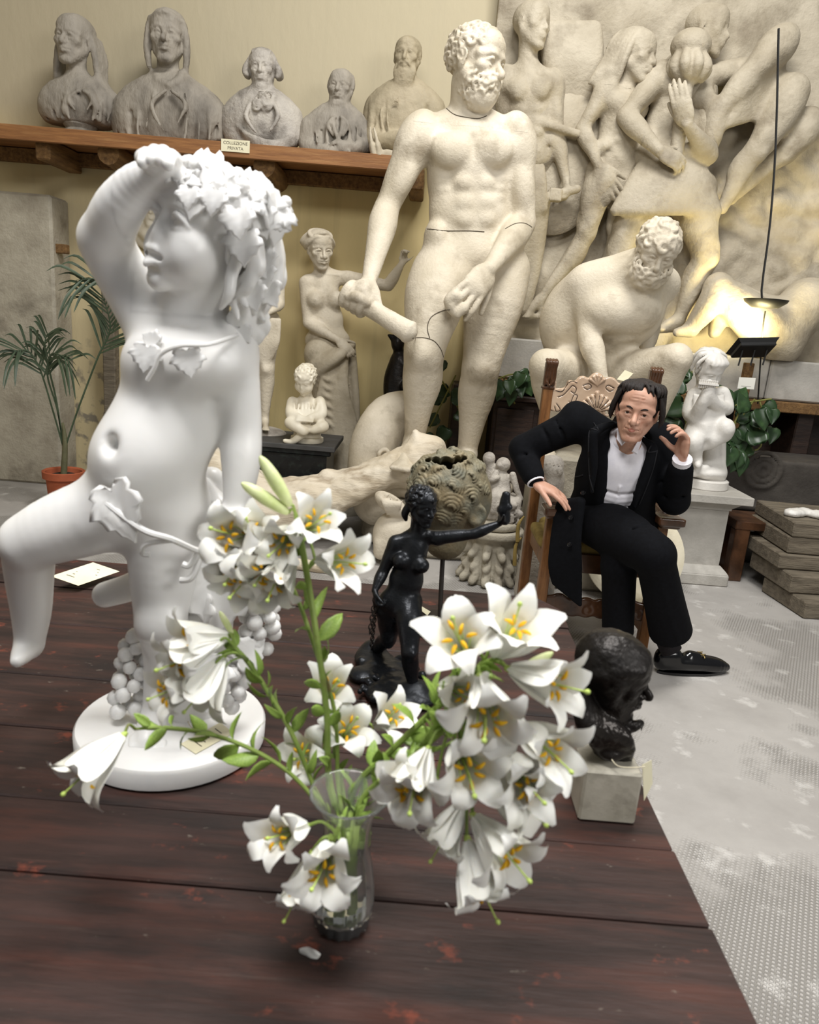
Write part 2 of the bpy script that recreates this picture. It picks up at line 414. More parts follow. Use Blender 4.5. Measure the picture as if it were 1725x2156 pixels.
M['black_marble'] = mat('black_marble', hexc('#1b1d1f'), hexc('#111214'), .3, 12, c3=hexc('#2b3330'), c3pos=(.5, .7), c3scale=20)
M['dark_grey_slab'] = mat('dark_slab', hexc('#4c4b4a'), hexc('#3c3b3a'), .6, 8)
M['wood_shelf'] = mat('shelf_wood', hexc('#9a6b3f'), hexc('#7c5230'), .62, 4, stretch=(1, 8, 12), bump=.25, bscale=14, c3=hexc('#b98a57'), c3pos=(.55, .75), c3scale=2)
M['wood_beam'] = mat('beam_wood', hexc('#84643c'), hexc('#65492a'), .8, 5, stretch=(8, 1, 8), bump=.5, bscale=16, c3=hexc('#4a341f'), c3pos=(.52, .72), c3scale=3)
M['wood_chair'] = mat('walnut', hexc('#8a5f38'), hexc('#6a4425'), .38, 6, stretch=(8, 8, 1.2), bump=.1, bscale=20, c3=hexc('#3d2716'), c3pos=(.58, .72), c3scale=5)
M['wood_carved'] = mat('polished_carved_walnut', hexc('#5c3d28'), hexc('#3b2618'), .28, 10, bump=.1, bscale=30, coat=.3)
M['wood_crest'] = mat('pale_polished_walnut', hexc('#c6ad94'), hexc('#ab8f76'), .22, 6, coat=.5, c3=hexc('#6b4630'), c3pos=(.6, .75), c3scale=5)
M['wood_dark'] = mat('dark_wood', hexc('#3a2a22'), hexc('#241a16'), .5, 6, stretch=(1, 6, 6), bump=.2, bscale=20)
M['wood_old'] = mat('weathered_timber', hexc('#7a7060'), hexc('#5d5548'), .85, 5, stretch=(1, 4, 8), bump=.6, bscale=16, c3=hexc('#51473b'), c3pos=(.55, .72), c3scale=4)
M['black'] = mat('black_metal', hexc('#1b1b1b'), None, .5)
M['iron'] = mat('dark_iron', hexc('#3b3632'), hexc('#2a2623'), .5, 20, metal=.6)
M['terracotta'] = mat('terracotta', hexc('#a85a3a'), hexc('#94492c'), .75, 6, bump=.15)
M['soil'] = mat('soil', hexc('#3b332b'), hexc('#1e1a16'), .95, 40, bump=1.0, bscale=80)
M['palm'] = mat('palm_leaf', hexc('#4c5a45'), hexc('#36432f'), .5, 8)
M['ivy'] = mat('pothos_leaf', hexc('#31472a'), hexc('#22361f'), .35, 9, c3=hexc('#48653a'), c3pos=(.55, .75), c3scale=8)
M['vine'] = mat('vine_stem', hexc('#7a7a3e'), None, .6)
M['petal'] = mat('lily_petal', hexc('#f8f7f2'), hexc('#f1f0e8'), .5, 20, sss=.25)
M['bud'] = mat('lily_bud', hexc('#dfe5b4'), hexc('#b9cb78'), .5, 30)
M['stem'] = mat('lily_stem', hexc('#94a956'), hexc('#788f42'), .5, 25, c3=hexc('#6b5a35'), c3pos=(.62, .72), c3scale=12)
M['lleaf'] = mat('lily_leaf', hexc('#9db758'), hexc('#7d9c44'), .45, 20)
M['pollen'] = mat('pollen', hexc('#e8b818'), hexc('#d99c0c'), .8, 60)
M['pistil'] = mat('pistil', hexc('#b9cf6a'), None, .5)
M['glass'] = mat('cut_glass', (.98, .99, .98), None, .03, trans=.93, ior=1.36)
M['water'] = mat('water', (.97, .98, .95), None, .0, trans=1.0, ior=1.33)
M['paper'] = mat('cream_card', hexc('#e9e3c6'), hexc('#ded7b6'), .8, 8)
M['paper_white'] = mat('white_card', hexc('#e6e4da'), None, .8)
M['ink'] = mat('ink', hexc('#5d5648'), None, .9)
M['string'] = mat('string', hexc('#cfc6ad'), None, .9)
M['suit'] = mat('black_suit', hexc('#0e0f13'), hexc('#0a0b0e'), .9, 60, spec=.15)
M['trouser'] = mat('black_trouser_cloth', hexc('#0d0e12'), hexc('#09090c'), .9, 60, spec=.15)
M['shirt'] = mat('white_shirt', hexc('#eceaf0'), hexc('#e2e0e8'), .8, 30)
M['skin'] = mat('skin', hexc('#c59b86'), hexc('#b68a74'), .5, 18, sss=.15, c3=hexc('#a87058'), c3pos=(.55, .75), c3scale=25)
M['skin_eye'] = mat('eye_white', hexc('#d8d0c8'), None, .25)
M['iris'] = mat('iris', hexc('#2a1d15'), None, .15)
M['lip'] = mat('lip', hexc('#a5695a'), None, .5)
M['hair'] = mat('dark_hair', hexc('#261c18'), hexc('#15100e'), .65, 40, stretch=(1, 1, .2), bump=.6, bscale=90)
M['leather'] = mat('black_leather', hexc('#0d0d0f'), None, .18, coat=.3)
M['sock'] = mat('dark_sock', hexc('#221d20'), hexc('#191518'), .9, 80)
M['gold'] = mat('gold_metal', hexc('#c9b27a'), None, .25, metal=1.0)
M['cushion'] = mat('ochre_velvet', hexc('#8f7a42'), hexc('#77642f'), .8, 20)
M['lampglass'] = mat('lamp_lens', (.9, .85, .6), None, .3)
_p = M['lampglass'].node_tree.nodes['Principled BSDF']; _p.inputs['Emission Color'].default_value = (1, .86, .45, 1); _p.inputs['Emission Strength'].default_value = 12
# ------------------------------------------------------------------ anatomy
def head(S, c, f, u, hh, neck=None, jaw=1.0, brow=1.0, nose=1.0, cheek=1.0, age=0.0, eyes='blank', ears=True, mouth=0.0, child=False, slim=1.0):
    R = fru(f, u); c = np.asarray(c, float)
    def P(x, y, z): return c+R@np.array((x, y, z))*hh
    k = .05*hh
    S.el(P(0, -.07, .15), np.array((.335, .41, .345))*hh, R, k)
    if child:
        S.el(P(0, .10, -.10), np.array((.30, .27, .33))*hh, R, .08*hh)
        for s in (-1, 1): S.el(P(.16*s, .20, -.18), np.array((.15, .14, .15))*hh, R, .12*hh)
        S.el(P(0, .27, -.40), np.array((.10, .09, .08))*hh, R, .08*hh)
    else:
        S.el(P(0, .10, -.10), np.array((.265*slim, .26, .36))*hh, R, .07*hh)
        for s in (-1, 1):
            S.rc(P(.235*s*slim, .0, -.15), P(.075*s, .255, -.42), .085*hh*jaw, .075*hh*jaw, .08*hh)
            S.el(P(.19*s*slim, .235, -.06), np.array((.10, .085, .075))*hh*cheek, R, .08*hh)
        S.el(P(0, .29, -.43), np.array((.095*jaw, .075, .07))*hh, R, .05*hh)
    S.el(P(0, .21, .24), np.array((.24, .15, .18))*hh, R, .1*hh)
    S.ch([P(-.25, .21, .075), P(-.13, .315, .105), P(0, .33, .085), P(.13, .315, .105), P(.25, .21, .075)], .048*hh*brow, .06*hh, n=3)
    for s in (-1, 1): S.el(P(.14*s, .385, .015), np.array((.095, .075, .062))*hh, R, .05*hh, -1)
    nz = .06 if child else 0
    S.ch([P(0, .325, .08), P(0, .37-nz*.3, -.01), P(0, .435*nose-nz, -.11), P(0, .425*nose-nz, -.135)], [.034*hh, .04*hh, .052*hh, .05*hh], .035*hh, n=2)
    for s in (-1, 1):
        S.el(P(.055*s, .365-nz*.7, -.135), np.array((.042, .055, .038))*hh, R, .025*hh)
        S.sp(P(.032*s, .40-nz, -.172), .018*hh, .012*hh, -1)
    S.el(P(0, .29, -.25), np.array((.15, .10, .12))*hh, R, .07*hh)
    o = mouth*.03
    S.ch([P(-.115, .325, -.245), P(-.05, .385, -.225+o*.5), P(0, .39, -.232+o*.5), P(.05, .385, -.225+o*.5), P(.115, .325, -.245)], [.012*hh, .028*hh, .026*hh, .028*hh, .012*hh], .02*hh, n=2)
    S.ch([P(-.10, .325, -.262), P(0, .385, -.29-o), P(.10, .325, -.262)], [.012*hh, .036*hh, .012*hh], .02*hh, n=3)
    S.ch([P(-.125, .33, -.25), P(0, .425, -.253-o*.2), P(.125, .33, -.25)], (.009+o*.5)*hh, .010*hh, -1, n=3)
    S.ch([P(-.06, .36, -.345), P(.06, .36, -.345)], .02*hh, .04*hh, -1)
    for s in (-1, 1):
        S.el(P(.14*s, .268, .012), np.array((.078, .07, .066))*hh, R, .008*hh)
        S.ch([P(.055*s, .315, -.002), P(.10*s, .345, .042), P(.15*s, .345, .048), P(.225*s, .285, .0)], [.012*hh, .02*hh, .022*hh, .014*hh], .012*hh, n=3)
        S.ch([P(.055*s, .31, -.01), P(.11*s, .332, -.035), P(.16*s, .328, -.036), P(.22*s, .285, -.01)], [.01*hh, .014*hh, .015*hh, .011*hh], .014*hh, n=3)
        if eyes == 'pupil': S.sp(P(.14*s, .352, .014), .02*hh, .008*hh, -1)
        if age:
            S.ch([P(.07*s, .37, -.13), P(.125*s, .34, -.21), P(.14*s, .31, -.28)], .012*hh*age, .03*hh*age, -1, n=3)
            S.ch([P(.08*s, .33, -.075), P(.15*s, .31, -.085), P(.2*s, .28, -.06)], .008*hh*age, .025*hh*age, -1, n=3)
        if ears:
            S.el(P(.325*s, -.03, -.02), np.array((.035, .085, .135))*hh, R@rotm((0, 0, 1), -.35*s), .02*hh)
            S.el(P(.37*s, -.005, .01), np.array((.03, .045, .075))*hh, R, .02*hh, -1)
            S.to(P(.345*s, -.02, .03), R[:, 0], .075*hh, .016*hh, .012*hh)
    if age:
        for z in (.2, .25, .3): S.ch([P(-.15, .345, z), P(0, .375-.3*(z-.2), z+.01), P(.15, .345, z)], .006*hh*age, .02*hh*age, -1, n=3)
    if neck is not None:
        n = np.asarray(neck, float); w = .20*hh*(.95 if child else 1)
        S.ch([P(0, -.08, -.12), lerp(P(0, -.07, -.35), n, .35), n], [w, w*.98, w*1.12], .08*hh, n=3)
        for s in (-1, 1): S.ch([P(.22*s, -.06, -.2), n+R@np.array((.03*s, .16, .02))*hh], [.06*hh, .045*hh], .06*hh)
    return P, R

def curls(S, P, R, hh, n, test, rmin=.045, rmax=.075, seed=1, lift=.0, kk=.012, kind='mix', cen=(0, -.07, .15), rad=(.335, .41, .345)):
    rnd = random.Random(seed); made = 0; tries = 0; pts = []
    while made < n and tries < n*40:
        tries += 1
        v = nrm([rnd.gauss(0, 1) for _ in range(3)])
        q = np.array(cen)+v*np.array(rad)*(1+lift)
        if not test(q): continue
        r = rnd.uniform(rmin, rmax)
        if any(np.linalg.norm(q-p) < (r+t)*.62 for p, t in pts): continue
        pts.append((q, r)); made += 1
        nv = R@nrm(v/np.array(rad)); p = P(*q)
        if kind == 'ball': S.sp(p, r*hh, kk*hh)
        else:
            S.to(p, nrm(nv+.25*np.array([rnd.gauss(0, 1) for _ in range(3)])), r*.66*hh, r*.40*hh, kk*hh)
            S.sp(p+nv*r*.12*hh, r*.22*hh, kk*.5*hh)

def locks(S, P, R, hh, rows, r=.03, k=.012):
    for pts, rr in rows: S.ch([P(*p) for p in pts], [x*hh for x in rr], k*hh, n=4)

def hand(S, w, d, n, L, side, curl=(.5, .5, .5, .5), spread=.06, thumb=(.6, .7, .35), tc=.3, k=.012, fat=1.0, splay=0.0):
    w = np.asarray(w, float); d = nrm(d); n = np.asarray(n, float); n = nrm(n-d*np.dot(n, d)); t = side*np.cross(d, n)
    R = np.stack([t, d, n], 1)
    S.el(w+d*.28*L, np.array((.215*fat, .33, .10*fat))*L, R, .05*L)
    S.el(w+d*.42*L, np.array((.225*fat, .14, .09*fat))*L, R, .05*L)
    S.el(w+d*.2*L+t*.12*L+n*.04*L, np.array((.10, .2, .09))*L, R, .05*L)
    for i, (o, ln) in enumerate(((.165, .42), (.055, .47), (-.055, .43), (-.155, .34))):
        b = w+d*.50*L+t*o*L*fat; ax = np.cross(d, n); a = curl[i]*.8; dd = nrm(d+t*(o*splay))
        pts = [b]; rr = [.058*L*fat]
        for j, fr in enumerate((.46, .30, .24)):
            q = rotm(np.cross(dd, n), a) @ dd; pts.append(pts[-1]+q*ln*fr*L); rr.append((.054, .048, .04)[j]*L*fat); a += curl[i]*(1.0, .8, 0)[j]
        S.ch(pts, rr, k*.6, n=2)
    b = w+d*.14*L+t*.14*L+n*.03*L; q = nrm(d*thumb[0]+t*thumb[1]+n*thumb[2]); p1 = b+q*.22*L
    q2 = nrm(q*(1-tc)+d*tc+n*tc*.6); p2 = p1+q2*.17*L; p3 = p2+nrm(q2+n*tc*.5)*.12*L
    S.ch([b, p1, p2, p3], [.075*L*fat, .066*L*fat, .058*L*fat, .046*L*fat], k, n=2)

def foot(S, a, toe, r, k, w=1.0, up=(0, 0, 1)):
    a = np.asarray(a, float); toe = np.asarray(toe, float); d = toe-a; d = d-np.array(up)*np.dot(d, up); L = np.linalg.norm(d); d = nrm(d); t = np.cross(d, up)
    g = a+(-np.array(up))*np.dot(a-toe, up)
    S.ch([a, g-d*.22*L+np.array(up)*r*.55], [r*.9, r*.75], k)
    S.ch([a+d*.1*L, lerp(a, toe, .5)+np.array(up)*r*.2, toe-d*.12*L+np.array(up)*r*.1], [r, r*.85, r*.55], k, n=3)
    S.ch([g-d*.2*L+np.array(up)*r*.5, toe-d*.1*L+np.array(up)*r*.1], [r*.6, r*.6], k)
    for i in range(5):
        o = (i-2)*.36*r*w; s = (1.0, .98, .92, .82, .7)[i]
        S.ch([toe-d*.2*L+t*o+np.array(up)*r*.1, toe+d*(.12*s-.02)*L*1.2+t*o*1.1], [r*.33*w, r*(.28 if i else .32)*w], k*.35)

def leg(S, hip, knee, ank, f, hh, m=1.0, fem=0.0, toe=None, kn=1.0, calf=1.0):
    hip, knee, ank = (np.asarray(x, float) for x in (hip, knee, ank)); k = .1*hh
    d1 = nrm(knee-hip); f1 = nrm(np.asarray(f, float)-d1*np.dot(f, d1)); d2 = nrm(ank-knee); f2 = nrm(np.asarray(f, float)-d2*np.dot(f, d2)); s1 = np.cross(d1, f1); s2 = np.cross(d2, f2)
    L1 = np.linalg.norm(knee-hip); L2 = np.linalg.norm(ank-knee)
    S.ch([hip, lerp(hip, knee, .3)+f1*.06*hh, lerp(hip, knee, .68)+f1*.03*hh, knee], [.385*hh*m, .385*hh*m, .30*hh*m, .235*hh*m], .16*hh, n=4)
    S.el(knee+f2*.11*hh+f1*.05*hh, np.array((.14, .145, .18))*hh*m*kn, fru(f1, -nrm(d1+d2)), .05*hh)
    S.ch([knee, lerp(knee, ank, .28)-f2*.07*hh, lerp(knee, ank, .62)-f2*.03*hh, ank], [.22*hh*m, .25*hh*m*calf, .18*hh*m, .125*hh*m], .1*hh, n=4)
    if not fem:
        for s in (-1, 1):
            S.el(lerp(hip, knee, .80)+f1*.12*hh+s1*s*.14*hh, np.array((.13, .145, .26))*hh*m, fru(f1, -d1), .05*hh)
            S.el(lerp(knee, ank, .30)-f2*.13*hh+s2*s*.11*hh, np.array((.14, .16, .34))*hh*m*calf, fru(f2, -d2), .05*hh)
        S.el(lerp(hip, knee, .45)+f1*.2*hh, np.array((.16, .17, .55))*hh*m, fru(f1, -d1), .12*hh)
        S.ch([knee+f2*.12*hh+d2*.12*hh, lerp(knee, ank, .85)+f2*.07*hh], [.06*hh*m, .05*hh*m], .08*hh)
    for s in (-1, 1): S.sp(ank+s2*s*.075*hh*m, .075*hh*m, .06*hh)
    if toe is not None: foot(S, ank+d2*.05*hh, toe, .135*hh*m, .05*hh)

def arm(S, sh, el, wr, f, hh, m=1.0, fem=0.0, delt=1.0):
    sh, el, wr = (np.asarray(x, float) for x in (sh, el, wr)); d1 = nrm(el-sh); d2 = nrm(wr-el)
    f1 = nrm(np.asarray(f, float)-d1*np.dot(f, d1)); f2 = nrm(np.asarray(f, float)-d2*np.dot(f, d2)); k = .08*hh
    S.ch([sh, lerp(sh, el, .45), el], [.215*hh*m, .20*hh*m, .15*hh*m], .10*hh, n=3)
    S.ch([el, lerp(el, wr, .28), lerp(el, wr, .7), wr], [.145*hh*m, .175*hh*m, .13*hh*m, .095*hh*m], .06*hh, n=4)
    if not fem:
        S.el(lerp(sh, el, .10), np.array((.255, .265, .40))*hh*m*delt, fru(f1, -d1), .06*hh)
        S.el(lerp(sh, el, .56)+f1*.09*hh*m, np.array((.15, .15, .34))*hh*m, fru(f1, -d1), .035*hh)
        S.el(lerp(sh, el, .50)-f1*.09*hh*m, np.array((.15, .14, .36))*hh*m, fru(f1, -d1), .06*hh)
        sd = np.cross(d2, f2)
        S.el(lerp(el, wr, .2)+sd*.07*hh, np.array((.12, .13, .30))*hh*m, fru(f2, -d2), .06*hh)
        S.el(lerp(el, wr, .22)-sd*.07*hh, np.array((.11, .12, .30))*hh*m, fru(f2, -d2), .06*hh)

def torso(S, N, P, SR, SL, HR, HL, hh, m=1.0, fem=0.0, fp=None, musc=1.0, belly=0.0):
    N, P, SR, SL, HR, HL = (np.asarray(x, float) for x in (N, P, SR, SL, HR, HL))
    up = N-P; Lt = np.linalg.norm(up); u = up/Lt
    Rc = fru(np.cross(u, SR-SL), u); fc = Rc[:, 1]
    Rp = fru(np.cross(u, HR-HL) if fp is None else fp, u)
    Rw = fru(Rc[:, 1]+Rp[:, 1], u)
    a = lambda t, R, x, y, z=0: lerp(P, N, t)+R@np.array((x, y, z))*hh
    sw = np.linalg.norm(SR-SL)/hh     # shoulder width in heads
    w = sw/2*.80
    k = .14*hh
    S.el(a(.70, Rc, 0, -.02), np.array((w*.86, .42*m, .30*Lt/hh))*hh, Rc, k)
    S.el(a(.86, Rc, 0, -.06), np.array((w*.80, .34*m, .16*Lt/hh))*hh, Rc, k)
    ww = (.50 if fem else .56)*m
    S.el(a(.36, Rw, 0, .0), np.array((ww, .36*m, .24*Lt/hh))*hh, Rw, .22*hh)
    S.el(a(.08, Rp, 0, -.02), np.array(((.66 if fem else .60)*m, .40*m, .20*Lt/hh))*hh, Rp, .2*hh)
    if belly: S.el(a(.28, Rw, 0, .16*belly), np.array((.46, .34, .22*Lt/hh))*hh*m, Rw, .2*hh)
    for s, sh in ((1, SR), (-1, SL)):
        S.rc(lerp(N, sh, .15)-fc*.04*hh, sh-u*.03*hh, .17*hh*m, .19*hh*m, .16*hh)          # trapezius / girdle
        S.ch([N+fc*.20*hh+Rc[:, 0]*s*.07*hh-u*.06*hh, lerp(N, sh, .55)+fc*.14*hh+u*.02*hh, sh+fc*.06*hh+u*.06*hh], .045*hh, .05*hh, n=3)   # collar bone
        S.el(a(0, Rp, .30*s, -.24, -.12), np.array((.33, .32, .36))*hh*m, Rp, .12*hh)
        if fem:
            S.el(a(.64, Rc, .27*s, .30), np.array((.235, .20, .23))*hh*fem, Rc, .10*hh); S.sp(a(.635, Rc, .29*s, .30+.205*fem), .035*hh, .03*hh)
        else:
            S.el(a(.735, Rc, .305*s*w/.62, (.255+.03*musc)*m), np.array((.335*w/.62, .165*m, .25))*hh, Rc, (.07-.025*musc)*hh)
            S.el(a(.78, Rc, .52*s*w/.62, .16*m), np.array((.22, .17, .20))*hh, Rc, .1*hh)
            S.sp(a(.655, Rc, .40*s*w/.62, .385*m), .028*hh, .03*hh)
            S.el(a(.62, Rc, .50*s*w/.62, -.06), np.array((.17, .30*m, .26*Lt/hh))*hh, Rc, .12*hh)
            S.el(a(.20, Rw, (.44+.03*musc)*s*m, .06), np.array((.18, .28*m, .12*Lt/hh))*hh, Rw, .07*hh)
            if musc:
                for t in (.53, .41, .30): S.el(a(t, Rw, .145*s, (.255+.018*musc)*m), np.array((.155, .11, .058*Lt/hh))*hh, Rw, .055*hh)
                for q in range(3): S.el(a(.56-.06*q, Rc, (.43-.02*q)*s*w/.62, .205*m), np.array((.12, .08, .055))*hh, Rc, .05*hh)
                S.ch([a(.19, Rw, .50*s*m, .17), a(.10, Rp, .34*s*m, .33*m), a(-.02, Rp, .10*s, .36*m)], .02*hh*musc, .06*hh, -1, n=3)
    S.sp(a(.24, Rw, 0, (.355+.12*belly)*m+.03), .035*hh, .03*hh, -1)
    S.ch([a(.80, Rc, 0, .40*m), a(.60, Rc, 0, .42*m), a(.42, Rw, 0, .41*m), a(.28, Rw, 0, .40*m)], .016*hh*(musc if not fem else .4), .07*hh, -1, n=3)
    return Rc, Rp
# ------------------------------------------------------------------ setting
WALLY = 6.3
def node_wall():
    m = bpy.data.materials.new('cream_wall'); m.use_nodes = True; t = m.node_tree; N, L = t.nodes, t.links; p = N['Principled BSDF']; p.inputs['Roughness'].default_value = .85
    g = N.new('ShaderNodeNewGeometry'); sep = N.new('ShaderNodeSeparateXYZ'); L.new(g.outputs['Position'], sep.inputs[0])
    def noi(scale, st, de=6):
        mp = N.new('ShaderNodeMapping'); mp.inputs['Scale'].default_value = st; L.new(g.outputs['Position'], mp.inputs[0])
        n = N.new('ShaderNodeTexNoise'); n.inputs['Scale'].default_value = scale; n.inputs['Detail'].default_value = de; L.new(mp.outputs[0], n.inputs['Vector']); return n.outputs[0]
    def rng(s, a, b, c=0., d=1.):
        r = N.new('ShaderNodeMapRange'); r.inputs[1].default_value = a; r.inputs[2].default_value = b; r.inputs[3].default_value = c; r.inputs[4].default_value = d; L.new(s, r.inputs[0]); return r.outputs[0]
    def mix(f, a, b):
        x = N.new('ShaderNodeMix'); x.data_type = 'RGBA'; L.new(f, x.inputs[0])
        for s, i in ((a, 6), (b, 7)):
            if isinstance(s, tuple): x.inputs[i].default_value = (*s, 1)
            else: L.new(s, x.inputs[i])
        return x.outputs[2]
    def mul(a, b):
        x = N.new('ShaderNodeMath'); x.operation = 'MULTIPLY'; L.new(a, x.inputs[0]); L.new(b, x.inputs[1]); return x.outputs[0]
    col = mix(rng(noi(1.1, (1, 1, 1)), .35, .65), hexc('#d6c391'), hexc('#cbb985'))
    col = mix(rng(noi(5, (3, 3, .18), 5), .5, .75, 0, .5), col, hexc('#b5a67c'))                       # runs down the paint
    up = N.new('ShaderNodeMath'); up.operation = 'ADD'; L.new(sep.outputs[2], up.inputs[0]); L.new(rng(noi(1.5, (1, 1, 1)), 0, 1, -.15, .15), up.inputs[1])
    col = mix(rng(up.outputs[0], 2.55, 2.75, 0, .8), col, hexc('#b7ae98'))                             # greyer colour over the upper wall
    col = mix(rng(sep.outputs[0], -1.2, -2.6, 0, .55), col, hexc('#b7ab90'))                           # greyer colour towards the left side
    pz = rng(sep.outputs[2], 1.25, .75); px = rng(sep.outputs[0], -1.9, -2.3)
    col = mix(mul(mul(pz, px), rng(noi(9, (1, 1, 1), 9), .52, .6)), col, hexc('#857d6c'))               # peeled patches low on the left
    L.new(col, p.inputs['Base Color'])
    b = N.new('ShaderNodeBump'); b.inputs['Strength'].default_value = .3; b.inputs['Distance'].default_value = .01; L.new(noi(22, (1, 1, .4)), b.inputs['Height']); L.new(b.outputs[0], p.inputs['Normal'])
    return m
def node_floor():
    m = bpy.data.materials.new('worn_tread_concrete'); m.use_nodes = True; t = m.node_tree; N, L = t.nodes, t.links; p = N['Principled BSDF']; p.inputs['Roughness'].default_value = .8
    g = N.new('ShaderNodeNewGeometry')
    def noi(scale, de=7, st=(1, 1, 1), ro=.6):
        mp = N.new('ShaderNodeMapping'); mp.inputs['Scale'].default_value = st; L.new(g.outputs['Position'], mp.inputs[0])
        n = N.new('ShaderNodeTexNoise'); n.inputs['Scale'].default_value = scale; n.inputs['Detail'].default_value = de; n.inputs['Roughness'].default_value = ro; L.new(mp.outputs[0], n.inputs['Vector']); return n.outputs[0]
    def rng(s, a, b, c=0., d=1.):
        r = N.new('ShaderNodeMapRange'); r.inputs[1].default_value = a; r.inputs[2].default_value = b; r.inputs[3].default_value = c; r.inputs[4].default_value = d; L.new(s, r.inputs[0]); return r.outputs[0]
    def mix(f, a, b):
        x = N.new('ShaderNodeMix'); x.data_type = 'RGBA'; L.new(f, x.inputs[0])
        for s, i in ((a, 6), (b, 7)):
            if isinstance(s, tuple): x.inputs[i].default_value = (*s, 1)
            else: L.new(s, x.inputs[i])
        return x.outputs[2]
    def math_(op, a, b):
        x = N.new('ShaderNodeMath'); x.operation = op
        for s, i in ((a, 0), (b, 1)):
            if isinstance(s, (int, float)): x.inputs[i].default_value = s
            else: L.new(s, x.inputs[i])
        return x.outputs[0]
    mp = N.new('ShaderNodeMapping'); mp.inputs['Rotation'].default_value = (0, 0, .5); L.new(g.outputs['Position'], mp.inputs[0])
    sep = N.new('ShaderNodeSeparateXYZ'); L.new(mp.outputs[0], sep.inputs[0])
    def wave(s): return math_('ABSOLUTE', math_('SINE', math_('MULTIPLY', s, 3.14159/.0125), 0), 0)
    stud = math_('MULTIPLY', wave(sep.outputs[0]), wave(sep.outputs[1]))                   # moulded stud pattern of the screed
    worn = rng(noi(1.15, 8), .46, .53)                                                      # where it is skimmed over
    studs = math_('MULTIPLY', rng(stud, .25, .7), math_('SUBTRACT', 1.0, worn))
    col = mix(rng(noi(2.3, 7), .35, .65), hexc('#b0aca7'), hexc('#9d9994'))
    col = mix(math_('MULTIPLY', rng(stud, .5, .1), math_('SUBTRACT', 1.0, worn)), col, hexc('#85817b'))   # darker colour between the studs
    col = mix(rng(noi(7, 9), .58, .68, 0, .7), col, hexc('#c9c6c1'))
    L.new(col, p.inputs['Base Color'])
    b = N.new('ShaderNodeBump'); b.inputs['Strength'].default_value = .9; b.inputs['Distance'].default_value = .004
    h = math_('ADD', studs, math_('MULTIPLY', noi(30, 5), .35)); h = math_('ADD', h, math_('MULTIPLY', worn, .8))
    L.new(h, b.inputs['Height']); L.new(b.outputs[0], p.inputs['Normal'])
    return m
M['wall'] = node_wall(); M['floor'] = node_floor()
tag(MB().box((0, 3.2, -.05), (7, 6, .05)).obj('floor', M['floor']), kind='structure')
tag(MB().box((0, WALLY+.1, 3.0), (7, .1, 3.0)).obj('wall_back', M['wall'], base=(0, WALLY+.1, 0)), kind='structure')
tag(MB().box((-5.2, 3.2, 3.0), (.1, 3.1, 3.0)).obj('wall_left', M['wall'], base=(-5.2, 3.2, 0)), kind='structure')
# stone pilaster at the far left with a wooden peg
p0 = at(112, 560, 6.0)
tag(MB().box((p0[0]-.45, 6.15, 1.15), (.45, .15, 1.15), bev=.02).obj('trim_1', M['stone_warm'], base=(p0[0]-.45, 6.15, 0)), kind='structure')
tag(MB().box((p0[0]+.03, 6.08, at(120, 522, 6)[2]), (.055, .03, .035), bev=.006).obj('peg', M['wood_beam']), 'short wooden peg sticking out beside the left stone pilaster', 'peg')
# ------------------------------------------------------------------ the table
def node_table():
    m = mat('dark_stained_planks', hexc('#3f2e2a'), hexc('#2a201d'), .50, 3, stretch=(1.2, 9, 9), bump=.15, bscale=14, c3=hexc('#4f3028'), c3pos=(.5, .75), c3scale=2.2, spec=.28, rough2=.62)
    t = m.node_tree; N, L = t.nodes, t.links; p = N['Principled BSDF']; src = p.inputs['Base Color'].links[0].from_socket
    oi = N.new('ShaderNodeObjectInfo'); tc = N.new('ShaderNodeTexCoord')
    def layer(src, scale, a, b, col, st=(1, 1, 1), amt=1.0):
        mp = N.new('ShaderNodeMapping'); mp.inputs['Scale'].default_value = st; L.new(tc.outputs['Object'], mp.inputs[0])
        n = N.new('ShaderNodeTexNoise'); n.inputs['Scale'].default_value = scale; n.inputs['Detail'].default_value = 8; n.inputs['Roughness'].default_value = .65; L.new(mp.outputs[0], n.inputs['Vector'])
        r = N.new('ShaderNodeMapRange'); r.inputs[1].default_value = a; r.inputs[2].default_value = b; r.inputs[4].default_value = amt; L.new(n.outputs[0], r.inputs[0])
        x = N.new('ShaderNodeMix'); x.data_type = 'RGBA'; L.new(r.outputs[0], x.inputs[0]); L.new(src, x.inputs[6]); x.inputs[7].default_value = (*col, 1); return x.outputs[2]
    s = layer(src, 4, .52, .66, hexc('#241f1e'), (.7, 2, 2), .85)
    s = layer(s, 11, .62, .70, hexc('#7c4030'), (1, 1.5, 1), .75)
    s = layer(s, 26, .66, .74, hexc('#8d8478'), (1, 2, 1), .6)
    s = layer(s, 9, .60, .72, hexc('#5a4b44'), (.35, 9, 1), .3)
    L.new(s, p.inputs['Base Color']); return m
M['table'] = node_table()
tbl = thing('wooden_table', (-.5, 1.1, 0), 'large dark stained plank table in the foreground carrying the marble child statue and the lilies', 'table')
seams = [2.185, 1.95, 1.71, 1.445, 1.245, 1.04, .88, .64, .42, .2, -.02]
for i in range(len(seams)-1):
    y1, y0 = seams[i], seams[i+1]; xr = .482+random.uniform(-.003, .003)
    pl = MB(); g = .0022
    if i == 0: pl.prism([(-1.75, y0+g), (xr, y0+g), (xr, y0+.14), (xr-.06, y1-.004), (-1.75, y1-.004)], TABLE-.035, TABLE)
    else: pl.box((( -1.75+xr)/2, (y0+y1)/2, TABLE-.0175-random.choice((0, .0008, .0015))), ((xr+1.75)/2, (y1-y0)/2-g, .0175), bev=.003)
    pl.obj('plank', M['table'], tbl)
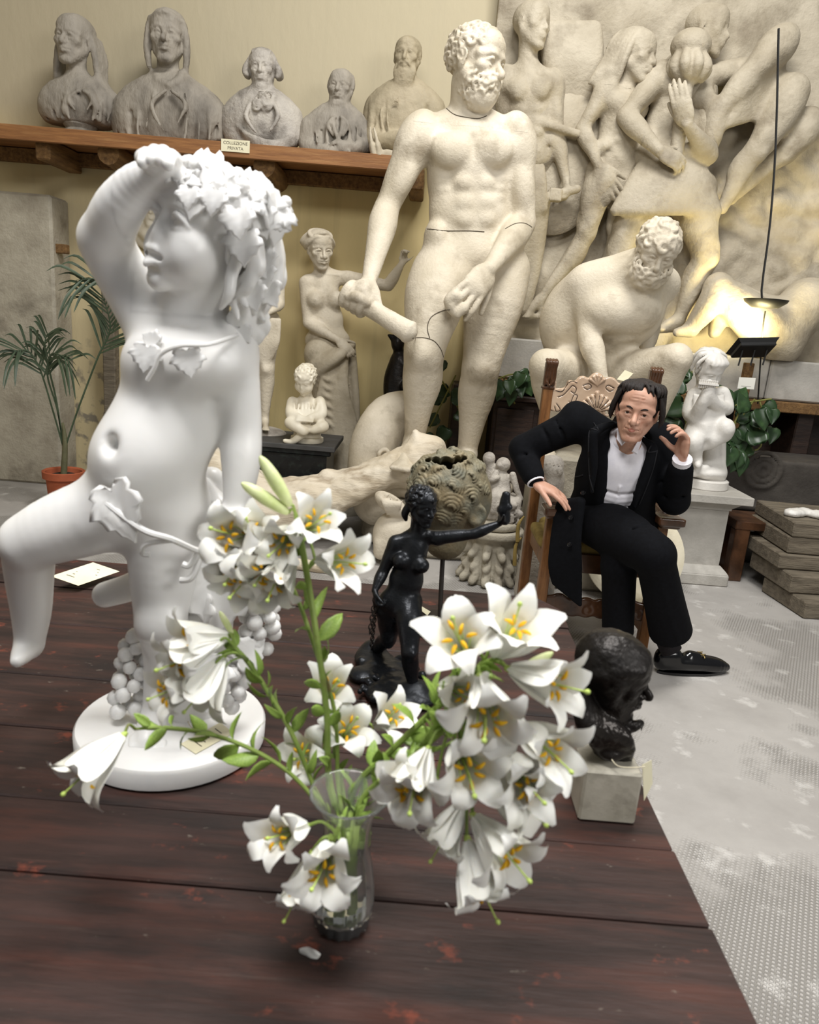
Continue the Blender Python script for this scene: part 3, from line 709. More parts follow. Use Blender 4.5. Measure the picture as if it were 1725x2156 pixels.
MB().box((-.63, 2.08, TABLE-.09), (1.0, .02, .055)).obj('apron', M['table'], tbl); MB().box((-.63, .1, TABLE-.09), (1.0, .02, .055)).obj('apron', M['table'], tbl)
MB().box((.40, 1.09, TABLE-.09), (.02, .97, .055)).obj('apron', M['table'], tbl); MB().box((-1.66, 1.09, TABLE-.09), (.02, .97, .055)).obj('apron', M['table'], tbl)
for x in (.37, -1.63):
    for y in (.13, 2.05): MB().lathe([(.03, 0), (.045, .03), (.035, .1), (.05, .35), (.035, .5), (.05, .56), (.05, TABLE-.035)], (x, y, 0), 16).obj('leg', M['table'], tbl, smooth=True)
# ------------------------------------------------------------------ shelf on the back wall
SHZ = at(500, 304, 5.72)[2]
xa, xb = -3.6, -.15
sh = thing('wall_shelf', (-1.8, 6.0, SHZ-.1), 'long wooden wall shelf on beams carrying the grey portrait busts', 'shelf')
MB().box(((xa+xb)/2, 6.01, SHZ-.022), ((xb-xa)/2, .29, .022), bev=.004).obj('board', M['wood_shelf'], sh)
MB().box(((xa+xb)/2, 5.70, SHZ-.045), ((xb-xa)/2, .018, .05), bev=.004).obj('front_edge', M['wood_shelf'], sh)
MB().box(((xa+xb)/2, 6.26, SHZ-.10), ((xb-xa)/2, .035, .05), bev=.004).obj('wall_batten', M['wood_beam'], sh)
for u, rnd in ((110, 0), (245, 1), (565, 1), (880, 0)):
    x = at(u, 350, 5.9)[0]; b = MB()
    if rnd: b.tube([(x, 6.29, SHZ-.13), (x, 5.95, SHZ-.125), (x, 5.76, SHZ-.12)], [.085, .085, .08], 14)
    else: b.box((x, 6.02, SHZ-.125), (.055, .26, .075), bev=.01)
    b.obj('beam', M['wood_beam'], sh, smooth=bool(rnd))
# ------------------------------------------------------------------ colossal bearded nude with sword hilt
M['crack'] = mat('crack', hexc('#5a5144'), None, .9)
def statue_hercules():
    Y = 5.1; A = lambda u, v, d=0: at(u, v, Y+d)
    S = Sc(); hh = .435
    SR, SL = A(883, 283, -.02), A(1087, 287, .03)
    N, P = A(987, 240, .03), A(992, 563, .02)
    HR, HL = A(930, 580, -.04), A(1052, 572, .06)
    Rc, Rp = torso(S, N, P, SR, SL, HR, HL, hh, m=1.12, musc=1.5)
    fc = Rc[:, 1]
    # head turned to his left, looking down a little
    hc = A(1003, 138, -.06); f = nrm((.80, -.58, -.20)); u = nrm((.12, -.05, 1))
    Pp, R = head(S, hc, f, u, hh, neck=N+np.array((0, .02, .02)), brow=1.25, nose=1.05, age=.4, jaw=1.1)
    S.rc(N, Pp(0, -.08, -.25), .235*hh*1.15, .235*hh, .08*hh)
    curls(S, Pp, R, hh, 95, lambda q: q[2] > .17 and q[1] < .27 or q[1] < -.02 and q[2] > -.12, .05, .085, 3, .04)
    curls(S, Pp, R, hh, 75, lambda q: q[2] < -.14 and q[1] > -.06 or (abs(q[0]) > .2 and q[1] > -.05 and q[1] < .14 and q[2] < .1), .045, .072, 4, .0, cen=(0, .13, -.24), rad=(.27, .27, .33))
    S.el(Pp(0, .2, -.42), np.array((.2, .18, .18))*hh, R, .05*hh)
    for s in (-1, 1): S.ch([Pp(.02*s, .40, -.195), Pp(.1*s, .39, -.22), Pp(.17*s, .32, -.30)], [.03*hh, .035*hh, .025*hh], .01*hh, n=3)
    # arms
    ER, WR = A(815, 437, -.06), A(778, 588, -.36)
    arm(S, SR, ER, WR, fc+np.array((.5, 0, 0)), hh, 1.16)
    EL, WL = A(1103, 470, .02), A(1030, 566, -.33)
    arm(S, SL, EL, WL, fc, hh, 1.16)
    # right hand closed round a hilt, left hand resting on the thigh
    hilt0, hilt1 = A(752, 632, -.42), A(858, 697, -.52)
    ax = nrm(hilt1-hilt0)
    d = nrm(A(757, 622, -.45)-WR); n = nrm(np.cross(ax, d)); n = n if n[1] > -2 else n
    if n[0] < 0: n = -n
    hand(S, WR, nrm(d+np.array((-.1, -.1, 0))), nrm((.75, .55, -.3)), .30, 1, (1.5, 1.5, 1.5, 1.5), thumb=(.5, .3, .8), tc=.4, fat=1.15)
    S.el(A(762, 622, -.42), np.array((.085, .085, .09)), None, .04)
    S.ch([hilt0-ax*.05, hilt0+ax*.02, lerp(hilt0, hilt1, .5), hilt1], [.05, .055, .055, .066], .01)
    for q in range(4): S.to(hilt0+ax*(-.055+.042*q)+np.array((-.01, 0, .01)), ax, .066, .026, .006)
    S.ch([hilt0+ax*.075+np.array((.0, -.06, .02)), hilt0+ax*.03+np.array((-.02, -.09, .03)), hilt0-ax*.03+np.array((-.02, -.085, .0))], [.03, .03, .022], .008, n=3)
    S.cy(hilt1+ax*.015, ax, .074, .012, .006, .01)
    hand(S, WL, A(968, 648, -.50)-WL, (-.35, .9, -.1), .38, 1, (.30, .18, .22, .45), thumb=(.75, .6, .3), tc=.2, fat=1.05, splay=1.3)
    S.ch([A(958, 622, -.46), A(946, 634, -.45), A(958, 655, -.44), A(975, 650, -.45)], .035, .02, n=3)
    S.el(A(955, 640, -.38), (.04, .04, .05), None, .02)
    # legs
    KR, AR = A(893, 742, -.26), A(872, 930, -.08)
    KL, AL = A(1013, 772, .0), A(983, 955, .14)
    leg(S, HR, KR, AR, nrm((-.25, -1, 0)), hh, 1.22, toe=A(845, 985, -.42), kn=1.05)
    leg(S, HL, KL, AL, nrm((-.1, -1, 0)), hh, 1.22, toe=A(985, 1000, -.2), kn=1.05)
    S.el(A(970, 590, -.13), (.06, .06, .08), None, .06)
    # cracks of the cast: neck joint, forearm joint, knee joint
    for ring in ([(942, 236), (955, 243), (975, 246), (1000, 250), (1025, 246)],):
        S.ch([A(a, b, -.19+abs(a-985)*.0016) for a, b in ring], .008, .006, -1, n=2)
    V, Q = S.mesh(.0125, [(hc, .36, .0064), (A(990, 610, -.42), (.24, .26, .26), .0085), (A(770, 620, -.42), (.2, .22, .2), .0085)], smf=0)
    base = A(930, 1030, 0); base[2] = 0
    t = thing('hercules_statue', base, 'colossal cream plaster statue of a bearded nude man gripping a hilt', 'statue')
    put('figure', V, Q, M['plaster'], t)
    for pix in ([(940, 228), (955, 240), (975, 246), (1005, 250), (1025, 244)], [(1064, 482), (1085, 471), (1105, 470), (1120, 478)], [(868, 712), (892, 711), (914, 718), (928, 735), (934, 752)], [(905, 712), (900, 690), (908, 668), (930, 655), (948, 652)], [(900, 482), (940, 486), (985, 486), (1020, 488)]): crack_line(V, Q, pix, M['crack'], t)
    # rock, curled support and plinth
    B = Sc(); zf = A(870, 975, -.1)[2]
    B.ch([A(868, 860, .14), A(822, 880, .12), A(795, 935, .05), A(788, 1000, .02), A(800, 1050, 0)], [.13, .17, .19, .19, .2], .05, n=4)
    B.el(A(930, 1015, .1), (.52, .42, .13), None, .06)
    B.ch([A(806, 975, -.16), A(797, 955, -.18), A(812, 945, -.17), A(822, 960, -.17), A(812, 972, -.17)], .018, .01, n=3)
    V, Q = B.mesh(.014); put('rock_support', V, Q, M['plaster'], t)
    c = A(930, 1030, .1); zt = c[2]-.03
    MB().lathe([(.52, 0), (.56, .03), (.57, .3), (.55, zt-.06), (.53, zt)], (c[0]+.02, c[1]+.1, 0), 48, ex=1.05, ey=.9).obj('plinth', M['stone_warm'], t, smooth=True)
statue_hercules()
# ------------------------------------------------------------------ marble child with vine wreath
def statue_putto():
    Y = 1.22; A = lambda u, v, d=0: at(u, v, Y+d); s = .00079
    S = Sc(); K = 45*s
    el = lambda u, v, d, r, k=K, R=None, m=1: S.el(A(u, v, d), np.array(r)*s, R, k, m)
    ch = lambda pts, r, k=K, n=3, m=1: S.ch([A(*p) for p in pts], [x*s for x in r], k, m, n)
    tilt = rotm((0, 1, 0), .18)
    # trunk
    el(380, 800, .015, (112, 100, 130), R=tilt); el(358, 885, 0, (110, 104, 105)); el(306, 962, -.03, (112, 102, 98), 60*s)
    el(310, 1040, 0, (122, 105, 88), 60*s); el(330, 1075, .04, (105, 95, 80))
    el(340, 760, -.04, (75, 60, 62), 50*s); el(430, 765, -.045, (78, 60, 62), 50*s)
    el(400, 690, .03, (100, 70, 45), 50*s)
    el(234, 938, -.095, (13, 34, 17), 22*s, m=-1)
    ch([(452, 845, -.05), (440, 870, -.07), (400, 905, -.085)], [3, 4, 2], 18*s, m=-1)
    ch([(425, 1010, -.05), (375, 1062, -.10), (330, 1092, -.115), (285, 1100, -.12)], [5, 6, 6, 4], 20*s, m=-1)
    # neck and head
    hc = A(438, 498, -.02); hh = .214; f = nrm((-.60, -.74, .38)); u = nrm((.26, .02, .96))
    P, R = head(S, hc, f, u, hh, child=True, mouth=1.0, cheek=1.2, brow=.7, nose=.97)
    S.ch([P(0, -.1, -.2), A(400, 655, .01), A(395, 700, .02)], [.23*hh, .25*hh, .30*hh], .07*hh, n=3)
    ch([(325, 645, -.07), (380, 668, -.095), (440, 655, -.08)], [3, 4, 3], 12*s, m=-1)
    # near arm hanging, fist on the support
    ch([(480, 745, 0), (498, 830, -.005), (510, 905, -.01), (508, 960, -.02), (505, 1010, -.03), (497, 1062, -.04)], [62, 50, 41, 42, 36, 27], 30*s, 4)
    el(470, 728, .005, (52, 55, 48))
    ch([(462, 905, -.045), (487, 912, -.05)], [2, 3], 10*s, m=-1)
    el(490, 1090, -.04, (36, 36, 34), 12*s)
    for i in range(4): ch([(468+i*14, 1082, -.065), (466+i*14, 1108, -.075), (470+i*13, 1120, -.05)], [10, 10, 9], 5*s)
    ch([(462, 1075, -.06), (452, 1098, -.075), (462, 1118, -.08)], [11, 10, 9], 5*s)
    # raised arm
    ch([(335, 705, .02), (285, 620, .03), (235, 535, .02), (222, 500, .0)], [62, 58, 54, 50], 30*s, 4)
    ch([(222, 505, .0), (250, 440, -.04), (290, 390, -.06), (322, 368, -.075)], [50, 47, 38, 27], 18*s, 4)
    ch([(262, 505, -.045), (285, 520, -.02)], [2, 3], 12*s, m=-1)
    el(345, 350, -.08, (34, 30, 30), 14*s)
    for i, (a, b) in enumerate(((306, 327), (324, 321), (342, 322), (359, 331))): ch([(a+24, b+20, -.06), (a+2, b-3, -.105), (a-5, b+16, -.13)], [11.5, 12, 11], 1.5*s)
    ch([(322, 352, -.1), (300, 338, -.11), (296, 328, -.11)], [13, 12, 10], 5*s)
    ch([(372, 352, -.07), (382, 375, -.08), (388, 400, -.07)], [14, 15, 16], 8*s)
    # standing leg
    ch([(360, 1085, .0), (347, 1170, -.01), (342, 1245, -.02), (338, 1310, -.03)], [86, 78, 66, 54], 40*s, 4)
    el(335, 1318, -.06, (46, 30, 42), 25*s)
    ch([(340, 1315, -.02), (347, 1385, .0), (340, 1450, .01), (330, 1500, .02)], [52, 47, 41, 36], 20*s, 4)
    ch([(290, 1352, -.06), (340, 1362, -.075), (380, 1350, -.04)], [2, 3, 2], 10*s, m=-1)
    ch([(330, 1505, .02), (318, 1535, -.03), (308, 1560, -.06)], [38, 34, 24], 16*s, 3)
    for i in range(5): ch([(282+i*16, 1555+2*i, -.055), (278+i*17, 1574+i*1.5, -.075)], [13-i, 11-i], 4*s)
    # striding leg
    ch([(275, 1065, .0), (190, 1090, -.02), (110, 1118, -.03), (60, 1140, -.035)], [88, 82, 72, 58], 40*s, 4)
    ch([(60, 1140, -.03), (62, 1210, .02), (66, 1290, .05), (62, 1360, .06)], [56, 52, 44, 32], 20*s, 4)
    ch([(62, 1355, .06), (48, 1375, .03), (36, 1392, .0)], [32, 26, 16], 10*s)
    V, Q = S.mesh(.0042, [(hc, .125, .0021), (A(340, 350, -.09), (.05, .06, .045), .0023)])
    c = onz(341, 1572); c[1] = 1.245; c[0] = -.418
    t = thing('child_statue', c, 'white marble statue of a chubby child with a vine wreath, one arm raised', 'statue')
    put('figure', V, Q, M['marble'], t)
    MB().lathe([(.166, 0), (.173, .004), (.174, .034), (.170, .040), (.15, .0405), (.0, .0405)], c, 64, cap=False).obj('round_base', M['marble'], t, smooth=True)
    # hair and wreath
    H = Sc(); rnd = random.Random(5)
    H.el(P(0, -.12, .16), np.array((.355, .38, .36))*hh, R, .01)
    H.el(P(0, .52, -.05), np.array((.6, .46, .42))*hh, R, .02, -1)
    for i in range(60):
        a = rnd.uniform(-2.2, 2.2); z0 = rnd.uniform(-.15, .2)
        x, y = .37*math.sin(a), -.13-.41*math.cos(a)
        if y > -.03: continue
        w = rnd.uniform(-.07, .07)
        pts = [(x*.9, y*.9+.02, .22), (x*1.10, y*1.02, .02), (x*1.13+w, y*1.06, -.16+z0*.4), (x*1.02-w, y*1.0, -.30+z0*.4), (x*1.1+w, y*1.04, -.42+z0*.4)]
        H.ch([P(*p) for p in pts], [.03*hh, .05*hh, .045*hh, .04*hh, .018*hh], .003, n=4)
    for i in range(30):
        a = rnd.uniform(-1.5, 1.5); x = .33*math.sin(a); yy = -.08+.40*math.cos(a); w = rnd.uniform(-.05, .05)
        H.ch([P(x*.9, yy*.75, .42), P(x*1.03+w, yy*.93, .32), P(x*1.08-w, yy*.94, .24), P(x*1.06+w, yy*.88-.02, .18)], [.035*hh, .042*hh, .036*hh, .015*hh], .003, n=3)
    for i in range(16):      # long curls on the near shoulder
        q = rnd.uniform(0, 1); o = rnd.uniform(-1, 1)
        p0 = A(525+o*26, 590+q*20, .0+o*.02); H.ch([p0, p0+np.array((.014*o, -.01, -.022)), p0+np.array((-.010*o, -.014, -.042-.014*q)), p0+np.array((.012*o, -.008, -.06-.014*q)), p0+np.array((-.004, -.005, -.078-.014*q))], [.009, .012, .011, .009, .004], .0025, n=4)
    V, Q = H.mesh(.0023); put('hair', V, Q, M['marble'], t)
    def lf(cc, tip, nn, w, kind, **k): V, F = leaf_mesh(cc, tip, nn, w, kind, **k); return put('leaf', V, F, M['marble'], t)
    for i in range(30):      # ivy leaves and berries round the head
        a = -1.9+3.8*i/29+rnd.uniform(-.08, .08); tl = rnd.uniform(-.06, .06)
        b = P(.385*math.sin(a), -.12+.44*math.cos(a)*(.9), .35+tl); out = nrm(b-P(0, -.1, .12))
        d = nrm(out*.35+R@np.array((rnd.uniform(-.7, .7), rnd.uniform(-.5, .5), rnd.choice((-1.2, -1, .25)))))
        lf(b, b+d*.055*rnd.uniform(.85, 1.2), out, 1.05, 'grape', th=.004, fold=.25, curl=.3)
    for (u, v, tu, tv, d) in ((425, 385, 426, 342, -.09), (468, 388, 474, 350, -.06), (380, 390, 372, 348, -.08), (505, 400, 520, 372, -.03), (540, 470, 575, 440, .0), (545, 540, 572, 590, -.03), (515, 490, 512, 560, -.085), (555, 600, 582, 645, -.02), (455, 400, 440, 452, -.125), (500, 440, 505, 505, -.105), (400, 398, 392, 440, -.13), (525, 600, 540, 655, -.05), (540, 440, 560, 500, -.06), (440, 395, 470, 430, -.12), (548, 560, 560, 610, -.03)):
        lf(A(u, v, d), A(tu, tv, d-.008), (-.1, -1, .3), 1.05, 'grape', th=.004, fold=.25, curl=.25)
    gr = bpy.data.meshes.new('grape'); bm = bmesh.new(); bmesh.ops.create_icosphere(bm, subdivisions=2, radius=1.0); bm.to_mesh(gr); bm.free()
    gr.polygons.foreach_set('use_smooth', np.ones(len(gr.polygons), bool)); gr.materials.append(M['marble'])
    def ball(name, p, rad):
        o = bpy.data.objects.new(name, gr); COL.objects.link(o); o.parent = t; o.location = p-np.array(t.location); o.scale = (rad, rad, rad)
    for i in range(34):
        a = rnd.uniform(-2.2, 2.2); ball('berry', P(.395*math.sin(a), -.11+.42*math.cos(a), .34+rnd.uniform(-.06, .08)), rnd.uniform(.008, .013))
    # fig leaf, garlands
    lf(A(234, 1030, -.115), A(268, 1146, -.145), (-.25, -1, .15), .85, 'grape', th=.006, fold=.18, curl=.12, vein=.02, m=5)
    for nm, pts, r in (('tendril', [(225, 1060, -.115), (300, 1115, -.13), (360, 1135, -.125), (420, 1160, -.08), (445, 1150, -.06)], .0055), ('tendril', [(365, 1137, -.125), (310, 1145, -.125), (300, 1165, -.12), (315, 1168, -.118)], .0045),
                       ('tendril', [(420, 1160, -.08), (400, 1190, -.085), (385, 1188, -.085)], .0055), ('tendril', [(425, 1165, -.075), (405, 1215, -.085), (380, 1222, -.085)], .0055),
                       ('vine', [(500, 705, -.045), (440, 725, -.105), (380, 728, -.115), (340, 745, -.108), (325, 775, -.105), (310, 800, -.10)], .0034)):
        MB().tube([A(*p) for p in pts], r, 8, sub=5).obj(nm, M['marble'], t, smooth=True)
    for (u, v, tu, tv, d) in ((392, 738, 402, 797, -.110), (310, 730, 300, 785, -.095), (330, 722, 296, 702, -.09), (505, 690, 525, 722, -.03)):
        lf(A(u, v, d), A(tu, tv, d-.004), (0, -1, .1), 1.05, 'grape', th=.004, fold=.05, curl=.05)
    # support with grapes and leaves
    T = Sc()
    T.ch([A(445, 1010, .06), A(435, 1120, .05), A(440, 1240, .06), A(430, 1370, .06), A(400, 1480, .07)], [.024, .035, .045, .05, .06], .02, n=4)
    for i in range(9): T.ch([A(418+i*9, 1000+i*8, .03), A(420+i*8, 1080, .01), A(415+i*9, 1150+i*6, .03)], [.006, .009, .006], .004, n=3)
    T.ch([A(330, 1215, .08), A(265, 1240, .06), A(222, 1252, .05)], [.03, .026, .024], .01)
    V, Q = T.mesh(.0032); put('support', V, Q, M['marble'], t)
    lf(A(460, 1205, -.0), A(448, 1340, -.045), (0, -1, .25), 1.15, 'grape', th=.005, fold=.12, curl=.15, vein=.02, m=5); lf(A(415, 1255, -.0), A(395, 1335, -.03), (-.5, -1, .2), 1.1, 'grape', th=.005)
    lf(A(420, 1395, -.035), A(437, 1500, -.06), (0, -1, .5), 1.1, 'grape', th=.005, vein=.02, m=5); lf(A(500, 1390, -.02), A(553, 1365, -.035), (.3, -1, .2), 1.0, 'grape', th=.005)
    def bunch(axis, w, n, seed):
        r = random.Random(seed); pts, _ = crv([A(*p) for p in axis], None, 6); done = []
        tries = 0
        while len(done) < n and tries < 4000:
            tries += 1
            i = r.randrange(len(pts)); q = i/(len(pts)-1); ww = w*(.55+.9*math.sin(math.pi*min(1, q*.75+.12)))*.7
            an = r.uniform(0, 2*math.pi); p = pts[i]+ww*np.array((math.cos(an), math.sin(an)*.8, r.uniform(-.3, .3)))
            rad = r.uniform(.0125, .0155)
            if p[2]-rad < c[2]+.036 or any(np.linalg.norm(p-x) < (rad+y)*.78 for x, y in done): continue
            done.append((p, rad))
        for p, rad in done:
            ball('grape', p, rad)
    bunch([(525, 1205, .02), (548, 1270, .02), (540, 1350, .03), (505, 1400, .03)], .028, 42, 1)
    bunch([(292, 1340, .03), (280, 1400, .02), (272, 1450, .01), (262, 1500, .0)], .026, 36, 2)
    bunch([(490, 1400, .0), (480, 1440, .0), (470, 1480, -.01)], .028, 18, 3)
statue_putto()
# ------------------------------------------------------------------ black bronze girl with a chain
def card(name, pts, parent=None, label=None, cat=None, lines=4, m='paper'):
    """a paper tag from four corners, with lines of writing"""
    P = [np.asarray(p, float) for p in pts]; n = nrm(np.cross(P[1]-P[0], P[3]-P[0]))
    b = MB(); th = .0006
    b.add(P+[p-n*th for p in P], [(0, 1, 2, 3), (7, 6, 5, 4), (0, 4, 5, 1), (1, 5, 6, 2), (2, 6, 7, 3), (3, 7, 4, 0)])
    o = b.obj(name, M[m], parent)
    if label: tag(o, label, cat)
    w = MB()
    for i in range(lines):
        t = .22+.56*i/max(1, lines-1); a0, a1 = .2+.05*(i % 2), .8-.12*(i % 3)
        q = [lerp(lerp(P[0], P[1], a), lerp(P[3], P[2], a), tt)+n*.0004 for a, tt in ((a0, t), (a1, t), (a1, t+.025), (a0, t+.025))]
        w.add(q, [(0, 1, 2, 3)])
    if lines: w.obj('writing', M['ink'], o)
    return o

def bronze_girl():
    Y = 1.53; A = lambda u, v, d=0: at(u, v, Y+d); S = Sc(); hh = .084
    SR, SL = A(834, 1142, 0), A(922, 1132, 0); N, P = A(880, 1122, .005), A(842, 1278, .0)
    HR, HL = A(822, 1290, .015), A(860, 1282, -.015)
    Rc, Rp = torso(S, N, P, SR, SL, HR, HL, hh, m=.92, fem=.92, fp=(.35, -1, 0))
    hc = A(889, 1066, -.012); f = nrm((.62, -.74, -.22)); u = nrm((.05, -.1, 1))
    Pp, R = head(S, hc, f, u, hh, neck=N, cheek=1.0, jaw=.95, brow=.8)
    curls(S, Pp, R, hh, 90, lambda q: (q[2] > .22 or q[1] < .05) and q[2] > -.28 and not (q[1] > .1 and q[2] < .25), .055, .09, 8, .06, .02, kind='mix')
    locks(S, Pp, R, hh, [([(-.3, -.1, .1), (-.42, -.15, -.15), (-.38, -.2, -.45), (-.34, -.22, -.62)], [.09, .1, .09, .04]), ([(-.1, -.4, .1), (-.15, -.48, -.2), (-.18, -.42, -.5)], [.1, .12, .06]), ([(.25, -.2, .0), (.3, -.28, -.25), (.22, -.3, -.45)], [.1, .1, .05])])
    ER, WR = A(806, 1205, .0), A(789, 1243, -.03); arm(S, SR, ER, WR, (-.3, -1, 0), hh, .92, 1)
    hand(S, WR, A(793, 1262, -.035)-WR, (1, 0, 0), .058, 1, (1.2, 1.2, 1.2, 1.2), fat=1.1, k=.003)
    EL, WL = A(1000, 1124, -.02), A(1052, 1102, -.02); arm(S, SL, EL, WL, (0, -1, 0), hh, .86, 1)
    hand(S, WL, (.3, -.1, 1), (-.9, -.3, 0), .06, 1, (1.4, 1.4, 1.4, 1.4), fat=1.15, k=.003)
    S.ch([A(1064, 1095, -.03), A(1063, 1065, -.03), A(1066, 1042, -.03)], [.011, .012, .009], .004, n=3); S.ch([A(1056, 1072, -.035), A(1072, 1068, -.035)], .008, .004)
    leg(S, HL, A(863, 1372, -.06), A(872, 1462, -.055), (.3, -1, 0), hh, .92, 1, toe=A(892, 1496, -.085))
    leg(S, HR, A(818, 1345, .05), A(782, 1382, .14), (.3, -1, 0), hh, .9, 1, toe=A(806, 1400, .10))
    S.sp(P, .02, .02)
    V, Q = S.mesh(.0026, [(hc, (.05, .055, .06), .0015), (A(1062, 1080, -.03), (.03, .03, .045), .0018)])
    base = onz(830, 1440); t = thing('bronze_girl_statuette', base, 'black bronze statuette of a striding nude girl, arm outstretched, on the table', 'statuette')
    put('figure', V, Q, M['bronze_black'], t)
    B = Sc(); rnd = random.Random(3); z = TABLE+.012
    for (u, v, r) in ((790, 1400, .05), (765, 1430, .035), (820, 1425, .055), (850, 1460, .055), (880, 1480, .04), (810, 1470, .045), (845, 1490, .03), (775, 1390, .03)):
        p = onz(u, v); B.el((p[0], p[1], z), (r, r, .016), None, .015)
    for i in range(40):
        p = onz(rnd.uniform(755, 890), rnd.uniform(1385, 1490)); B.sp((p[0], p[1], z+.008), rnd.uniform(.006, .011), .008)
    for ft in (A(875, 1470, -.055), A(785, 1390, .14)): B.ch([(ft[0], ft[1], z), ft-np.array((0, 0, .012))], [.03, .016], .02)
    V, Q = B.mesh(.003); Q = Q; V[:, 2] = np.maximum(V[:, 2], TABLE+.0005); put('rocky_base', V, Q, M['bronze_black'], t)
    # chain from the lowered hand
    c0 = A(793, 1262, -.035)
    link = MB()
    for ang in range(1):
        pts = [(.0042*math.cos(a), 0, .0075*math.sin(a)) for a in np.linspace(0, 2*math.pi, 13)]; link.tube(pts, .0013, 6, caps=False)
    me = raw_mesh('chain_link', np.array(link.V), link.F); me.materials.append(M['iron'])
    ends = [(c0, onz(780, 1390)+np.array((0, 0, .03)), 16), (c0+np.array((-.004, .006, 0)), A(778, 1335, .0), 8)]
    for a, b, n in ends:
        for i in range(n):
            o = bpy.data.objects.new('chain_link', me); COL.objects.link(o); o.parent = t
            o.location = lerp(a, b, (i+.3)/n)-np.array(t.location); o.rotation_euler = (0, .05, (math.pi/2) * (i % 2)+.3)
bronze_girl()

# ------------------------------------------------------------------ hollow curly bronze head on a rod stand
def curly_head():
    Y = 1.95; A = lambda u, v, d=0: at(u, v, Y+d); hh = .27; S = Sc()
    c = A(953, 1040, 0); f = nrm((.80, .55, .05)); u = nrm((.02, .0, 1)); R = fru(f, u)
    P = lambda x, y, z: c+R@np.array((x, y, z))*hh
    S.el(P(0, -.05, .05), np.array((.37, .42, .40))*hh, R, .02)
    S.el(P(0, .15, -.1), np.array((.29, .28, .33))*hh, R, .03)
    S.ch([P(0, -.10, -.12), P(0, -.06, -.42), P(0, -.02, -.47)], [.21*hh, .21*hh, .22*hh], .03, n=2)
    S.rc(P(-.2, .0, -.15), P(-.05, .28, -.36), .09*hh, .08*hh, .03); S.rc(P(.2, .0, -.15), P(.05, .28, -.36), .09*hh, .08*hh, .03)
    for s in (-1, 1):
        S.to(P(.355*s, .05, -.12), nrm(R[:, 0]-.4*R[:, 1]), .075*hh, .026*hh, .008); S.ch([P(.36*s, .05, -.2), P(.33*s, .08, -.28)], [.045*hh, .03*hh], .01); S.el(P(.34*s, .05, -.14), np.array((.04, .07, .12))*hh, R, .01)
    S.ch([P(0, .36, .05), P(0, .45, -.08), P(0, .43, -.12)], [.04*hh, .05*hh, .05*hh], .02)
    rnd = random.Random(11); made = []
    def lock(q, w):
        n0 = nrm(np.array(q)-np.array((0, -.05, .05))); e1 = nrm(np.cross(n0, (0.1, .2, 1))); e2 = np.cross(n0, e1); a0 = rnd.uniform(-1.2, 1.2)+math.pi*.9; w = w*rnd.uniform(.85, 1.25)
        for j in range(4):
            rr = w*(1.08-.27*j); arc = [np.array(q)+n0*(.006*j-.004)+rr*(math.cos(a)*e1+math.sin(a)*e2)-n0*.05*(rr/w)**2*.5 for a in np.linspace(a0, a0+math.pi*1.25, 8)]
            S.ch([P(*x) for x in arc], [.006*hh, .015*hh, .02*hh, .021*hh, .021*hh, .02*hh, .015*hh, .005*hh], .0012, n=1)
    tries = 0
    while len(made) < 92 and tries < 4000:
        tries += 1; v = nrm([rnd.gauss(0, 1) for _ in range(3)])
        if v[1] > .55 and v[2] < .55 or v[2] < -.78: continue
        q = np.array((0, -.05, .05))+v*np.array((.375, .425, .405))
        if abs(q[0]) > .25 and q[1] > -.06 and q[2] < .02: continue
        if any(np.linalg.norm(q-m) < .135 for m in made): continue
        made.append(q); lock(q, .10)
    S.el(P(0, -.03, .0), np.array((.31, .36, .33))*hh, R, .003, -1)                 # hollow cast
    top = A(940, 962, 0)
    for (du, dv, r) in ((0, 0, .019), (-22, -3, .012), (24, -5, .013), (6, 16, .010), (-38, -6, .009), (38, -10, .010), (14, 3, .013), (-12, 4, .012), (30, -2, .009)):
        p = A(940+du, 972+dv, -.06); w = nrm(ray(940+du, 972+dv)-np.array((0, 0, .35))); S.ch([p-w*.10, p+w*.075], [r*.8, r*.8], .003, -1)
    V, Q = S.mesh(.0019, sm=0)
    base = onz(925, 1318); t = thing('curly_bronze_head', base, 'hollow green-brown bronze head of tight curls on a rod stand', 'sculpture')
    put('head', V, Q, M['bronze_green'], t)
    MB().tube([base+np.array((0, 0, .01)), lerp(base, P(0, -.05, -.42), .6), P(0, -.05, -.35)], [.0065, .0065, .0065], 12).obj('rod', M['iron'], t, smooth=True)
    MB().tube([P(-.02, -.05, -.46), P(0, -.05, -.40)], [.012, .014], 12).obj('collar', M['iron'], t, smooth=True)
    MB().lathe([(.098, 0), (.1, .003), (.098, .008), (.02, .010), (.0, .010)], base, 40, cap=False).obj('disc_base', M['iron'], t, smooth=True)
curly_head()

